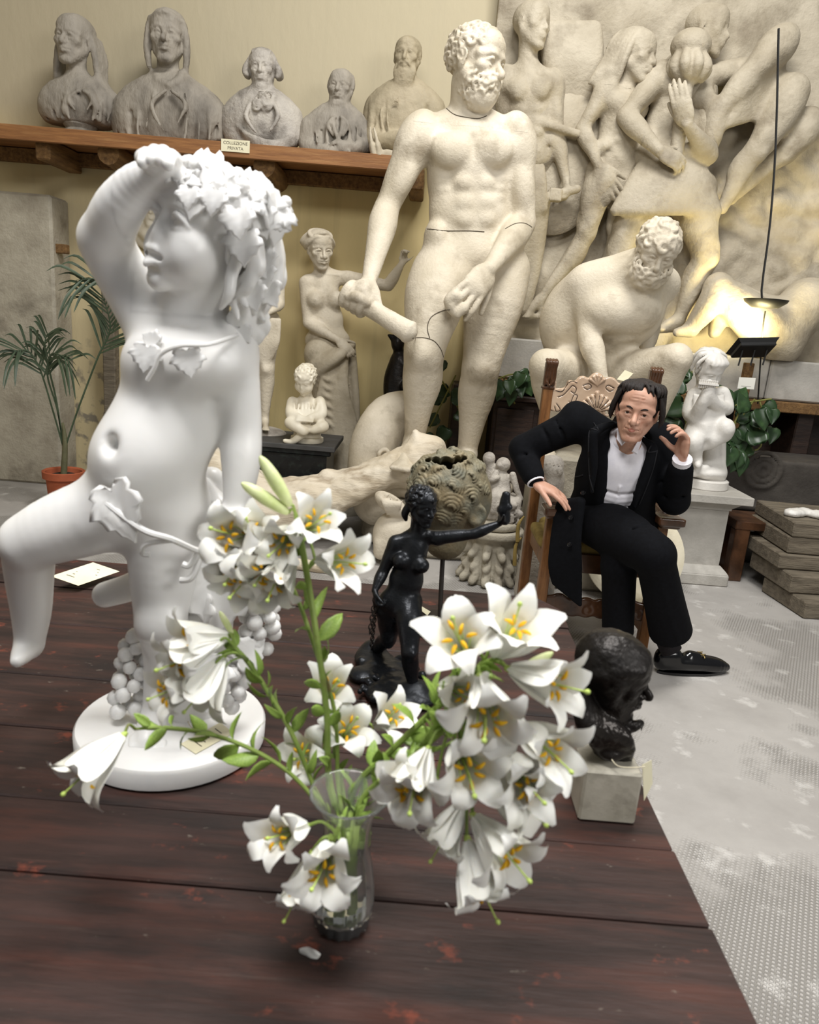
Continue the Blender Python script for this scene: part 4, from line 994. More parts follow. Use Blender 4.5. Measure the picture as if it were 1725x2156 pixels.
# ------------------------------------------------------------------ dark bronze head on a marble cube
def bronze_head():
    p0, p1 = onz(1217, 1728), onz(1337, 1738); w = p1[0]-p0[0]; zt = at(1290, 1627, p0[1])[2]; h = zt-TABLE; dp = .108
    cx, cyy = (p0[0]+p1[0])/2, p0[1]+dp/2
    t = thing('bronze_head_on_cube', (cx, cyy, TABLE), 'dark bronze head in profile with twisted collar, mounted on a pale marble cube', 'sculpture')
    MB().box((cx, cyy, TABLE+h/2), (w/2, dp/2, h/2), bev=.004).obj('marble_cube', M['cube_marble'], t, smooth=False)
    Y = cyy+.01; A = lambda u, v, d=0: at(u, v, Y+d); S = Sc(); hh = .142
    c = A(1294, 1420, 0); f = nrm((.93, -.30, -.16)); u = nrm((.16, -.05, 1))
    P, R = head(S, c, f, u, hh, brow=1.1, nose=1.05, age=.3)
    S.el(P(0, -.09, .17), np.array((.345, .42, .35))*hh, R, .02)                  # smooth cap of hair
    for s in (-1, 1):
        S.ch([P(.25*s, .26, .25), P(.335*s, .05, .2), P(.33*s, -.2, .05), P(.2*s, -.38, -.08)], [.02*hh, .03*hh, .03*hh, .02*hh], .02, n=3)
        S.ch([P(.33*s, .1, .05), P(.34*s, .06, -.12), P(.3*s, .05, -.25)], [.05*hh, .055*hh, .03*hh], .012, n=3)
    S.ch([P(0, -.1, -.1), A(1280, 1530, .0), A(1288, 1590, 0)], [.036, .034, .026], .015, n=3)
    rnd = random.Random(2)
    for i in range(7):      # twisted drapery below the neck
        o = (i-3)/3
        S.ch([A(1232+o*12, 1462+abs(o)*8, -.02+o*.02), A(1252+o*26, 1518, -.040+o*.01), A(1288+o*34, 1562, -.042), A(1304+o*18, 1600, -.015)], [.011, .013, .012, .007], .003, n=4)
    S.ch([A(1300, 1540, -.02), A(1335, 1530, -.025), A(1352, 1522, -.02), A(1350, 1538, -.018)], [.012, .009, .005, .002], .006, n=3)
    S.ch([A(1262, 1578, -.035), A(1285, 1590, -.045), A(1320, 1585, -.04)], [.010, .011, .006], .005, n=3)
    S.ch([A(1292, 1560, 0), (cx, cyy, zt+.0)], [.022, .016], .01)
    V, Q = S.mesh(.0026, [(P(0, .15, -.1), (.05, .06, .065), .0017)]); V = rough(V, Q, .0016, 55); V[:, 2] = np.maximum(V[:, 2], zt-.002)
    put('head', V, Q, M['bronze_brown'], t)
    k = A(1352, 1620, -.055); kk = at(1280, 1602, p0[1])
    tg = card('paper_tag', [at(1352, 1610, 1.10), at(1372, 1600, 1.13), at(1374, 1650, 1.13), at(1356, 1686, 1.10)], None, 'small cream paper tag hanging on string from the marble cube', 'tag', 4)
    MB().tube([at(1283, 1590, 1.11), at(1300, 1612, 1.09), at(1330, 1616, 1.088), at(1358, 1614, 1.10)], .0012, 5, sub=4).obj('string', M['string'], tg)
bronze_head()
card('paper_tag', [onz(107, 1213, TABLE+.045), onz(165, 1233, TABLE+.02), onz(252, 1203, TABLE+.02), onz(196, 1184, TABLE+.05)], None, 'large cream paper tag lying on the table beside the marble child', 'tag', 6)
zb = TABLE+.0425
o = card('paper_tag', [onz(380, 1566, zb), onz(412, 1587, zb), onz(492, 1543, zb), onz(464, 1521, zb)], None, 'cream paper tag lying on the round marble base', 'tag', 5)
MB().tube([onz(395, 1517, zb), onz(402, 1530, zb+.006), onz(420, 1545, zb+.001)], .001, 5, sub=4).obj('string', M['string'], o)
o = card('paper_tag', [onz(882, 1282, TABLE+.012), onz(885, 1275, TABLE+.012), onz(907, 1288, TABLE+.011), onz(900, 1296, TABLE+.012)], None, 'little cream tag on the disc base of the curly bronze head', 'tag', 2)
MB().tube([onz(898, 1296, TABLE+.013), onz(915, 1300, TABLE+.014), onz(930, 1292, TABLE+.013)], .001, 5, sub=4).obj('string', M['string'], o)
# ------------------------------------------------------------------ glass vase with lilies
def vase():
    bc = onz(718, 1946); c = np.array((bc[0], bc[1]+.004, TABLE))
    H = at(728, 1668, c[1])[2]-TABLE
    t = thing('glass_vase', c, 'clear cut-glass vase with flared rim holding the lilies', 'vase')
    prof = [(.030, 0), (.036, .004), (.040, .03), (.0395, .06), (.034, .10), (.030, .125), (.032, H-.035), (.044, H-.012), (.053, H)]
    q, r = crv([(0, 0, z) for _, z in prof], [x for x, _ in prof], 3); prof = [(b, a[2]) for a, b in zip(q, r)]
    n = 48; V = []; F = []
    def ring(rr, z, cut): return [c+np.array(((rr+cut*math.cos(16*2*math.pi*j/n))*math.cos(2*math.pi*j/n), (rr+cut*math.cos(16*2*math.pi*j/n))*math.sin(2*math.pi*j/n), z)) for j in range(n)]
    rows = []
    for rr, z in prof: rows.append(ring(rr, z+(.003*0), .0019 if z < H*.7 else .0009))
    for rr, z in reversed([p for p in prof if p[1] > .012]): rows.append(ring(rr-.0032, z+.0005, 0))
    for i, row in enumerate(rows): V += row
    for i in range(len(rows)-1):
        for j in range(n): F.append((i*n+j, i*n+(j+1) % n, (i+1)*n+(j+1) % n, (i+1)*n+j))
    F.append(tuple(range(n-1, -1, -1))); F.append(tuple((len(rows)-1)*n+j for j in range(n)))
    put('glass', np.array(V), F, M['glass'], t)
    wz = [p for p in prof if .0125 < p[1] < H*.62]
    MB().lathe([(0.0001, wz[0][1]+.002)]+[(rr-.0036, z+.001) for rr, z in wz]+[(.0001, wz[-1][1]+.001)], c, 40, cap=False).obj('water', M['water'], t, smooth=True)
    return c, H
VC, VH = vase()

def petal_mesh(name, L, w, rec, seed):
    """one lily petal leaving the tube along +Z and rolling back at the tip, opening along +X"""
    rnd = random.Random(seed); V = []; F = []; ns, nw = 12, 6; x = .004; z = 0; ang = .16
    for i in range(ns+1):
        t = i/ns; wd = w*(.16+1.0*math.sin(math.pi*min(1, t*.82+.06))**1.15*(1 if t < .72 else (1-((t-.72)/.28)**2.2*.93)))
        for j in range(nw+1):
            q = (j/nw-.5)*2; cup = .30*wd*(q*q)*(1-t*.7); y = q*wd
            nx, nz = math.cos(ang), -math.sin(ang)
            rip = .0012*math.sin(9*t+q*4+seed)*t
            V.append((x+(-nx)*(-cup)*.6+nx*rip, y, z+(nz)*(cup)*.6*(-1)+.0006*(1-abs(q))))
        st = L/ns; ang += .012+rec*(max(0, t-.45)**1.0)*1.55
        x += math.sin(ang)*st; z += math.cos(ang)*st
    for i in range(ns):
        for j in range(nw): a = i*(nw+1)+j; F.append((a, a+1, a+nw+2, a+nw+1))
    me = raw_mesh(name, np.array(V), F); me.materials.append(M['petal']); return me
PET = [petal_mesh('petal', .086, .0150, r, i) for i, r in enumerate((.40, .58, .74, .92))]
PETW = [petal_mesh('petal', .086, .0120, r, i+9) for i, r in enumerate((.46, .62, .80, .98))]
def stamen_mesh():
    b = MB(); b.tube([(0, 0, .01), (.006, 0, .035), (.011, 0, .058)], [.0008, .0007, .0006], 5, sub=3)
    nf = len(b.F); b.tube([(.006, 0, .0565), (.0085, 0, .0585), (.012, 0, .0595), (.0165, 0, .0585)], [.0008, .0020, .0021, .0008], 7, sub=2)
    me = raw_mesh('stamen', np.array(b.V), b.F); me.materials.append(M['pistil']); me.materials.append(M['pollen'])
    idx = np.zeros(len(b.F), np.int32); idx[nf:] = 1; me.polygons.foreach_set('material_index', idx); return me
STAM = stamen_mesh()
def pistil_mesh():
    b = MB(); b.tube([(0, 0, -.006), (0, 0, .0), (0, 0, .006), (0, 0, .02), (.003, 0, .05), (.009, 0, .078)], [.0026, .0042, .0035, .0012, .0009, .001], 7, sub=2)
    b.tube([(.009, 0, .077), (.0098, 0, .080), (.0105, 0, .0825)], [.0012, .0027, .0014], 7, sub=2)
    me = raw_mesh('flower', np.array(b.V), b.F); me.materials.append(M['pistil']); return me
PIST = pistil_mesh()
def bud_mesh():
    b = MB(); b.tube([(0, 0, 0), (0, 0, .01), (0, 0, .035), (0, 0, .058), (0, 0, .068)], [.003, .0065, .0085, .006, .0015], 10, sub=3)
    me = raw_mesh('bud', np.array(b.V), b.F); me.materials.append(M['bud']); return me
BUD = bud_mesh()
def axis_rot(d, roll=0.0):
    d = Vector(nrm(d)); return (d.to_track_quat('Z', 'Y').to_matrix() @ Matrix.Rotation(roll, 3, 'Z'))
def flower(parent, base, mouth, size=1.0, opening=1, roll=0.0, seed=0):
    """base: where the tube meets the stalk; mouth: towards where it opens"""
    rnd = random.Random(seed); o = bpy.data.objects.new('flower', PIST); COL.objects.link(o); o.parent = parent
    base = np.asarray(base, float); o.location = base-np.array(parent.location); o.rotation_mode = 'QUATERNION'; o.rotation_quaternion = axis_rot(np.asarray(mouth)-base, roll).to_quaternion(); o.scale = (size*1.03,)*3
    for i in range(6):
        m = (PET if i % 2 == 0 else PETW)[min(3, max(0, opening+rnd.choice((-1, 0, 0, 1))))]
        p = bpy.data.objects.new('petal', m); COL.objects.link(p); p.parent = o
        p.rotation_euler = (rnd.uniform(-.08, .08), rnd.uniform(-.06, .10)-.02*(i % 2), i*math.pi/3+rnd.uniform(-.1, .1)); p.location = (0, 0, .0006*(i % 2)); k = rnd.uniform(.94, 1.06); p.scale = (k, k, k)
        s = bpy.data.objects.new('stamen', STAM); COL.objects.link(s); s.parent = o; s.rotation_euler = (0, rnd.uniform(-.05, .06), i*math.pi/3+.5+rnd.uniform(-.2, .2)); s.scale = (1, 1, rnd.uniform(.88, 1.0))
    return o
LEAFM = []
for i in range(3):
    V, F = leaf_mesh((0, 0, 0), (0, 0, 1), (0, -1, 0), .95 if i < 2 else .7, 'lance', th=.01, curl=.25+.2*i, fold=.3, vein=0, m=2)
    me = raw_mesh('leaf', V, F); me.materials.append(M['lleaf']); LEAFM.append(me)
def lily_stem(pts, rad, label, flowers, buds=(), leaves=(0.25, 1.0, 16), seed=0, leaflen=.035):
    rnd = random.Random(seed); P = [np.asarray(p, float) for p in pts]
    t = thing('lily_stem', P[0], label, 'lily', 'lilies standing in the glass vase')
    Q, R = crv(P, [rad]*(len(P)-1)+[rad*.6], 6); MB().tube(Q, R, 8).obj('stem', M['stem'], t, smooth=True)
    a, b, n = leaves
    for i in range(n):
        q = a+(b-a)*(i+rnd.uniform(-.3, .3))/max(1, n); k = min(len(Q)-2, max(0, int(q*(len(Q)-1)))); d = nrm(Q[k+1]-Q[k]); p = Q[k]
        s1 = nrm(np.cross(d, (rnd.gauss(0, 1), rnd.gauss(0, 1), rnd.gauss(0, 1)))); out = nrm(s1*rnd.uniform(.7, 1.1)+d*rnd.uniform(.5, 1.0)+np.array((0, 0, .1)))
        o = bpy.data.objects.new('leaf', rnd.choice(LEAFM)); COL.objects.link(o); o.parent = t; o.location = p+s1*rad*.6-P[0]
        o.rotation_mode = 'QUATERNION'; o.rotation_quaternion = axis_rot(out, rnd.uniform(0, 6)).to_quaternion(); L = leaflen*rnd.uniform(.7, 1.25); o.scale = (L, L, L)
    for (frm, base, mouth, size, opening) in flowers:
        base = np.asarray(base, float); k = Q[min(len(Q)-1, int(frm*(len(Q)-1)))]; mid = lerp(k, base, .5)+np.array((0, 0, .012))
        d = nrm(np.asarray(mouth)-base)
        MB().tube([k, mid, base-d*.004], [.0022, .0019, .0022], 7, sub=4).obj('flower_stalk', M['stem'], t, smooth=True)
        flower(t, base, mouth, size, opening, rnd.uniform(0, 6), rnd.randrange(9999))
    for (frm, base, tip, size) in buds:
        base = np.asarray(base, float); k = Q[min(len(Q)-1, int(frm*(len(Q)-1)))]
        MB().tube([k, lerp(k, base, .5)+np.array((0, 0, .006)), base], [.002, .0018, .0022], 7, sub=3).obj('flower_stalk', M['stem'], t, smooth=True)
        o = bpy.data.objects.new('bud', BUD); COL.objects.link(o); o.parent = t; o.location = base-P[0]; o.rotation_mode = 'QUATERNION'; o.rotation_quaternion = axis_rot(np.asarray(tip)-base).to_quaternion(); o.scale = (size,)*3
    return t
def vin(dx, dy, z=.03): return VC+np.array((dx, dy, z))
B = lambda u, v, Y: at(u, v, Y)
# left, reaching low over the marble base
lily_stem([vin(.012, .004), vin(-.004, .008, .12), B(660, 1680, .87), B(600, 1620, .88), B(520, 1573, .89), B(430, 1543, .90), B(340, 1532, .90), B(285, 1535, .89)], .0030, 'lily stem arching left over the round marble base', [(1.0, B(258, 1550, .87), B(140, 1670, .80), 1.18, 1)], [], (.42, .95, 15), 1, .04)
# left, mid height
lily_stem([vin(.01, -.006), vin(-.006, .0, .12), B(668, 1672, .88), B(615, 1545, .90), B(560, 1450, .92), B(515, 1385, .93), B(490, 1360, .93)], .0034, 'lily stem leaning left with flowers before the grapes',
          [(.97, B(478, 1340, .94), B(385, 1355, .90), 1.1, 1), (.95, B(455, 1355, .92), B(360, 1405, .87), 1.1, 2), (.9, B(430, 1425, .91), B(345, 1460, .87), 1.0, 2), (.93, B(470, 1385, .93), B(415, 1480, .88), 1.05, 1)], [(1.0, B(490, 1335, .94), B(470, 1300, .95), .55)], (.38, .98, 20), 2, .034)
# tall one with buds
lily_stem([vin(-.002, -.01), vin(.004, .0, .12), B(695, 1660, .89), B(688, 1500, .91), B(668, 1350, .93), B(648, 1220, .95), B(632, 1130, .96), B(622, 1080, .96)], .0044, 'tallest lily stem, topped by two pale green buds',
          [(.96, B(640, 1120, .95), B(690, 1075, .88), .95, 1), (.9, B(668, 1180, .94), B(760, 1185, .88), 1.05, 1), (.88, B(618, 1170, .96), B(565, 1240, .90), 1.1, 2), (.93, B(622, 1115, .98), B(590, 1150, .92), 1.0, 1)],
          [(1.0, B(612, 1065, .96), B(575, 1005, .96), 1.15), (1.0, B(608, 1080, .96), B(545, 1040, .96), 1.1)], (.35, .92, 13), 3, .042)
# second tall, flowers to the left in front of the fist
lily_stem([vin(-.012, .006), vin(-.004, .004, .12), B(712, 1650, .90), B(705, 1500, .92), B(665, 1370, .95), B(622, 1250, .97), B(585, 1190, .98), B(555, 1165, .98)], .0030, 'thin lily stem whose flowers hide the marble fist',
          [(1.0, B(540, 1125, .98), B(465, 1130, .91), 1.15, 2), (1.0, B(560, 1150, .99), B(520, 1110, .93), 1.0, 1), (.98, B(560, 1185, .97), B(500, 1235, .92), 1.05, 1), (.97, B(530, 1165, .98), B(480, 1205, .92), 1.0, 2), (.95, B(575, 1180, .97), B(545, 1215, .90), .95, 1)], [], (.35, .8, 8), 4, .03)
# behind the vase, toward the bronze girl
lily_stem([vin(.004, .012), vin(.004, .012, .12), B(715, 1640, .93), B(705, 1560, .98), B(690, 1500, 1.02), B(690, 1470, 1.04)], .003, 'short lily stem behind the vase',
          [(1.0, B(690, 1480, 1.02), B(700, 1420, .96), 1.1, 1), (.8, B(715, 1560, .98), B(745, 1520, .92), 1.05, 2), (.7, B(675, 1600, .96), B(635, 1590, .92), 1.0, 2), (.9, B(790, 1530, 1.0), B(850, 1495, .96), 1.0, 2)], [], (.4, .9, 8), 5, .03)
# right hand bunch
lily_stem([vin(-.012, .0), vin(.006, .0, .12), B(745, 1665, .88), B(830, 1575, .87), B(920, 1490, .86), B(985, 1430, .85), B(1020, 1390, .85)], .0046, 'thick leafy lily stem leaning right, flowers highest on the right',
          [(1.0, B(985, 1385, .84), B(952, 1310, .76), 1.2, 2), (1.0, B(1045, 1380, .84), B(1095, 1310, .80), 1.2, 0), (.95, B(1075, 1410, .82), B(1185, 1450, .77), 1.2, 1), (.9, B(1010, 1430, .80), B(1035, 1530, .72), 1.3, 2), (.9, B(930, 1445, .86), B(1000, 1470, .80), 1.0, 1)],
          [(1.0, B(1085, 1420, .83), B(1145, 1385, .83), .8)], (.22, .98, 34), 6, .038)
lily_stem([vin(-.006, -.014), vin(.012, -.006, .12), B(765, 1680, .86), B(850, 1610, .84), B(925, 1545, .83), B(975, 1500, .82)], .004, 'leafy lily stem leaning right with drooping flowers before the table edge',
          [(.9, B(960, 1570, .80), B(1000, 1640, .72), 1.2, 2), (.85, B(900, 1580, .80), B(862, 1670, .74), 1.15, 2), (.97, B(1020, 1640, .78), B(1125, 1705, .74), 1.1, 2), (1.0, B(1090, 1530, .80), B(1150, 1570, .76), 1.1, 1), (.95, B(1000, 1720, .76), B(1070, 1800, .71), 1.15, 2), (.95, B(975, 1690, .79), B(935, 1770, .76), .95, 3), (1.0, B(985, 1770, .76), B(1005, 1850, .73), 1.1, 3), (.9, B(915, 1640, .80), B(835, 1650, .76), 1.0, 2), (1.0, B(1075, 1590, .79), B(1105, 1650, .74), 1.05, 1)], [], (.2, .95, 30), 7, .036)
# low in front of the vase
lily_stem([vin(.0, -.012), vin(.0, -.02, .12), B(722, 1722, .815), B(712, 1750, .80), B(700, 1770, .795)], .0028, 'lily stem bending over the rim in front of the vase',
          [(.8, B(645, 1740, .80), B(575, 1765, .75), 1.0, 2), (1.0, B(690, 1778, .79), B(680, 1850, .72), 1.1, 2), (.9, B(655, 1800, .79), B(628, 1895, .75), .95, 3)], [], (.5, .9, 4), 8, .025)
pf = petal_mesh('petal', .03, .008, .3, 33); o = bpy.data.objects.new('fallen_petal', pf); COL.objects.link(o); o.location = onz(625, 2010)+np.array((0, 0, .004)); o.rotation_euler = (1.5, .1, 1.0); tag(o, 'small grey fallen petal lying on the table before the vase', 'petal')
# ------------------------------------------------------------------ carved armchair
XL, XR_, YF, YB = .70, 1.245, 3.50, 3.98
M['crack_wood'] = mat('dark_incised_wood', hexc('#2c1c12'), None, .6)
def armchair():
    t = thing('carved_armchair', ((XL+XR_)/2, (YF+YB)/2, 0), 'high-backed carved walnut armchair with ochre seat, occupied by the man', 'chair')
    W, C = M['wood_chair'], M['wood_carved']
    for x in (XL, XR_):
        MB().box((x, YF, .36), (.026, .026, .36), bev=.004).obj('front_post', W, t)
        MB().box((x-.015 if x == XL else x-.005, YB, .64), (.026, .028, .64), bev=.004).obj('back_post', W, t)
        F = Sc(); xx = x-.015 if x == XL else x-.005
        for q in range(4): F.ch([(xx-.024+q*.016, YB-.03, 1.30), (xx-.024+q*.016, YB-.036, 1.345), (xx-.022+q*.0147, YB-.042, 1.39), (xx-.024+q*.016, YB-.05, 1.42), (xx-.024+q*.016, YB-.02, 1.43)], [.006, .008, .009, .0095, .010], .002, n=3)
        F.bx((xx, YB+.004, 1.350), (.027, .022, .07), None, .008, .003)
        for s in (-1, 1): F.ch([(xx, YB-.032, 1.295), (xx+s*.02, YB-.034, 1.32), (xx+s*.024, YB-.034, 1.36)], [.006, .007, .004], .002, n=3)
        F.bx((xx, YB, 1.284), (.032, .032, .008), None, .003, .002)
        V, Q = F.mesh(.0026, sm=1); put('finial', V, Q, C, t)
        # arms with moulded, scrolled fronts
        a = Sc(); a.ch([(x, YB, .80), (x, (YF+YB)/2, .765), (x+.005, YF, .745)], [.03, .03, .033], .01, n=4)
        a.bx((x+.01, YF-.045, .737), (.066, .065, .021), None, .008, .012); a.bx((x+.008, YF-.045, .712), (.05, .05, .012), None, .004, .006)
        a.bx((x, YF+.2, .83), (.1, .5, .05), rotm((1, 0, 0), -.08), .0, .006, -1) if False else None
        V, Q = a.mesh(.005); put('armrest', V, Q, C, t)
        MB().box((x, (YF+YB)/2, .14), (.018, .22, .024), bev=.004).obj('side_stretcher', W, t)
        MB().box((x, (YF+YB)/2, .47), (.02, .22, .04), bev=.004).obj('seat_rail', W, t)
    MB().box(((XL+XR_)/2, YF, .47), ((XR_-XL)/2-.02, .018, .05), bev=.004).obj('seat_rail', C, t)
    MB().box(((XL+XR_)/2, YB, .47), ((XR_-XL)/2-.02, .018, .04), bev=.004).obj('seat_rail', W, t)
    cu = Sc(); cu.bx(((XL+XR_)/2, (YF+YB)/2-.01, .54), (.255, .235, .045), None, .035, .01); cu.bx((XL-.01, YF+.2, .545), (.03, .16, .03), None, .02, .02)
    V, Q = cu.mesh(.008); put('seat_cushion', V, Q, M['cushion'], t)
    # tassels on the left of the cushion
    for (u, v0, v1) in ((1092, 1105, 1140), (1086, 1150, 1190)):
        MB().tube([at(u+12, v0-18, 3.72), at(u, v0, 3.70), at(u-2, v1, 3.70)], [.004, .009, .011], 8, sub=3).obj('tassel', M['pollen'] if False else M['cushion'], t, smooth=True)
    # crest board between the back posts
    Yc = YB+.0; A = lambda u, v, d=0: at(u, v, Yc+d); s = mpp(Yc); S = Sc()
    for (u, v, r) in ((1172, 842, 24), (1195, 836, 27), (1222, 832, 30), (1250, 828, 33), (1275, 830, 33), (1300, 838, 30), (1327, 846, 27), (1352, 856, 24), (1200, 815, 14), (1226, 806, 14), (1256, 800, 15), (1284, 808, 14), (1316, 824, 14), (1258, 862, 16), (1225, 858, 11), (1292, 866, 11)):
        S.sp(A(u, v), r*s, .012)
    for (u, v, r) in ((1183, 806, 13), (1345, 822, 13), (1192, 872, 10), (1325, 888, 10)): S.sp(A(u, v), r*s, .008, -1)
    c = A(1262, 835); S.bx(c+np.array((0, -.125, 0)), (.5, .105, .4), None, 0, .006, -1); S.bx(c+np.array((0, .125, 0)), (.5, .105, .4), None, 0, .002, -1)
    S.bx(A(1160, 832), (.02, .018, .075), None, .004, .004); S.bx(A(1364, 852), (.02, .018, .075), None, .004, .004)
    fr = -.021
    def groove(pts, r=.0042): S.ch([A(a, b, fr) for a, b in pts], r, .002, -1, n=5)
    for mir in (0, 1):
        m = (lambda a, b: (a, b)) if not mir else (lambda a, b: (2*1261-a, b+(2*(1261-a))*.083))
        groove([m(1172, 850), m(1180, 862), m(1172, 866), m(1168, 856)]); groove([m(1175, 836), m(1186, 832), m(1198, 820), m(1206, 812), m(1214, 818), m(1210, 828), m(1203, 824)])
        groove([m(1188, 866), m(1210, 860), m(1228, 856)]); groove([m(1203, 846), m(1209, 832), m(1216, 834), m(1210, 848), m(1198, 846)]); groove([m(1228, 812), m(1240, 808), m(1246, 814), m(1238, 820), m(1230, 816)])
    for q in range(9):
        a = -1.25+2.5*q/8; L = 34 if q != 4 else 40; p0 = (1258+6*math.sin(a), 868-6*math.cos(a)); p1 = (1258+L*.95*math.sin(a), 868-L*math.cos(a))
        S.ch([A(*p0, fr-.002), A((p0[0]+p1[0])/2, (p0[1]+p1[1])/2, fr-.005), A(*p1, fr-.002)], [.004, .010, .011], .002)
        a += .155; p1 = (1258+L*1.05*math.sin(a), 868-L*1.05*math.cos(a)); S.ch([A(1258+8*math.sin(a), 868-8*math.cos(a), fr-.004), A(*p1, fr-.002)], .003, .0015, -1)
    for sgn in (-1, 1): S.to(A(1258+sgn*22, 866, fr), (0, 1, 0), .022, .008, .003)
    for q in range(5): a = -.9+1.8*q/4; S.ch([A(1258, 812, fr), A(1258+18*math.sin(a), 812-20*math.cos(a), fr-.004)], [.004, .009], .002)
    V, Q = S.mesh(.0026, sm=1); cr = put('carved_crest', V, Q, M['wood_crest'], t)
    for mir in (0, 1):
        m = (lambda a, b: (a, b)) if not mir else (lambda a, b: (2*1261-a, b+(2*(1261-a))*.083))
        for pth in ([(1172, 850), (1180, 862), (1172, 866), (1168, 856)], [(1175, 836), (1186, 832), (1198, 820), (1206, 812), (1214, 818), (1210, 828), (1203, 824)], [(1188, 866), (1210, 860), (1228, 856)], [(1203, 846), (1209, 832), (1216, 834), (1210, 848), (1203, 846)], [(1228, 812), (1240, 808), (1246, 814), (1238, 820), (1230, 816)], [(1170, 822), (1184, 824), (1196, 808), (1204, 803), (1216, 806)], [(1215, 862), (1228, 868), (1238, 862), (1234, 852), (1226, 856)]):
            crack_line(V, Q, [m(*p) for p in pth], M['crack_wood'], cr, 'incised_line', .0019)
    for q in range(9):
        a = -1.25+2.5*q/8; pth = [(1258+k*math.sin(a+(.14 if k > 20 else .04)*w), 868-k*math.cos(a+(.14 if k > 20 else .04)*w)) for w in (1,) for k in (10, 24, 36)]
        crack_line(V, Q, pth, M['crack_wood'], cr, 'incised_line', .0016)
    # carved lower apron between the front legs
    L = Sc(); zz = .235; xm = (XL+XR_)/2
    for (x, z, r) in ((-.24, 0, .05), (-.18, .01, .055), (-.11, -.005, .05), (-.04, 0, .055), (.04, 0, .055), (.11, -.005, .05), (.18, .01, .055), (.24, 0, .05)): L.sp((xm+x, YF, zz+z), r, .02)
    L.bx((xm, YF-.1, zz), (.4, .085, .2), None, 0, .004, -1); L.bx((xm, YF+.1, zz), (.4, .085, .2), None, 0, .002, -1)
    for i in range(8):
        x = -.22+.063*i; L.to((xm+x, YF-.016, zz+.01*(-1)**i), (0, 1, 0), .02, .005, .002, -1); L.ch([(xm+x-.02, YF-.017, zz-.03), (xm+x+.02, YF-.017, zz+.035)], .004, .002, -1)
    V, Q = L.mesh(.005); put('carved_apron', V, Q, C, t)
armchair()

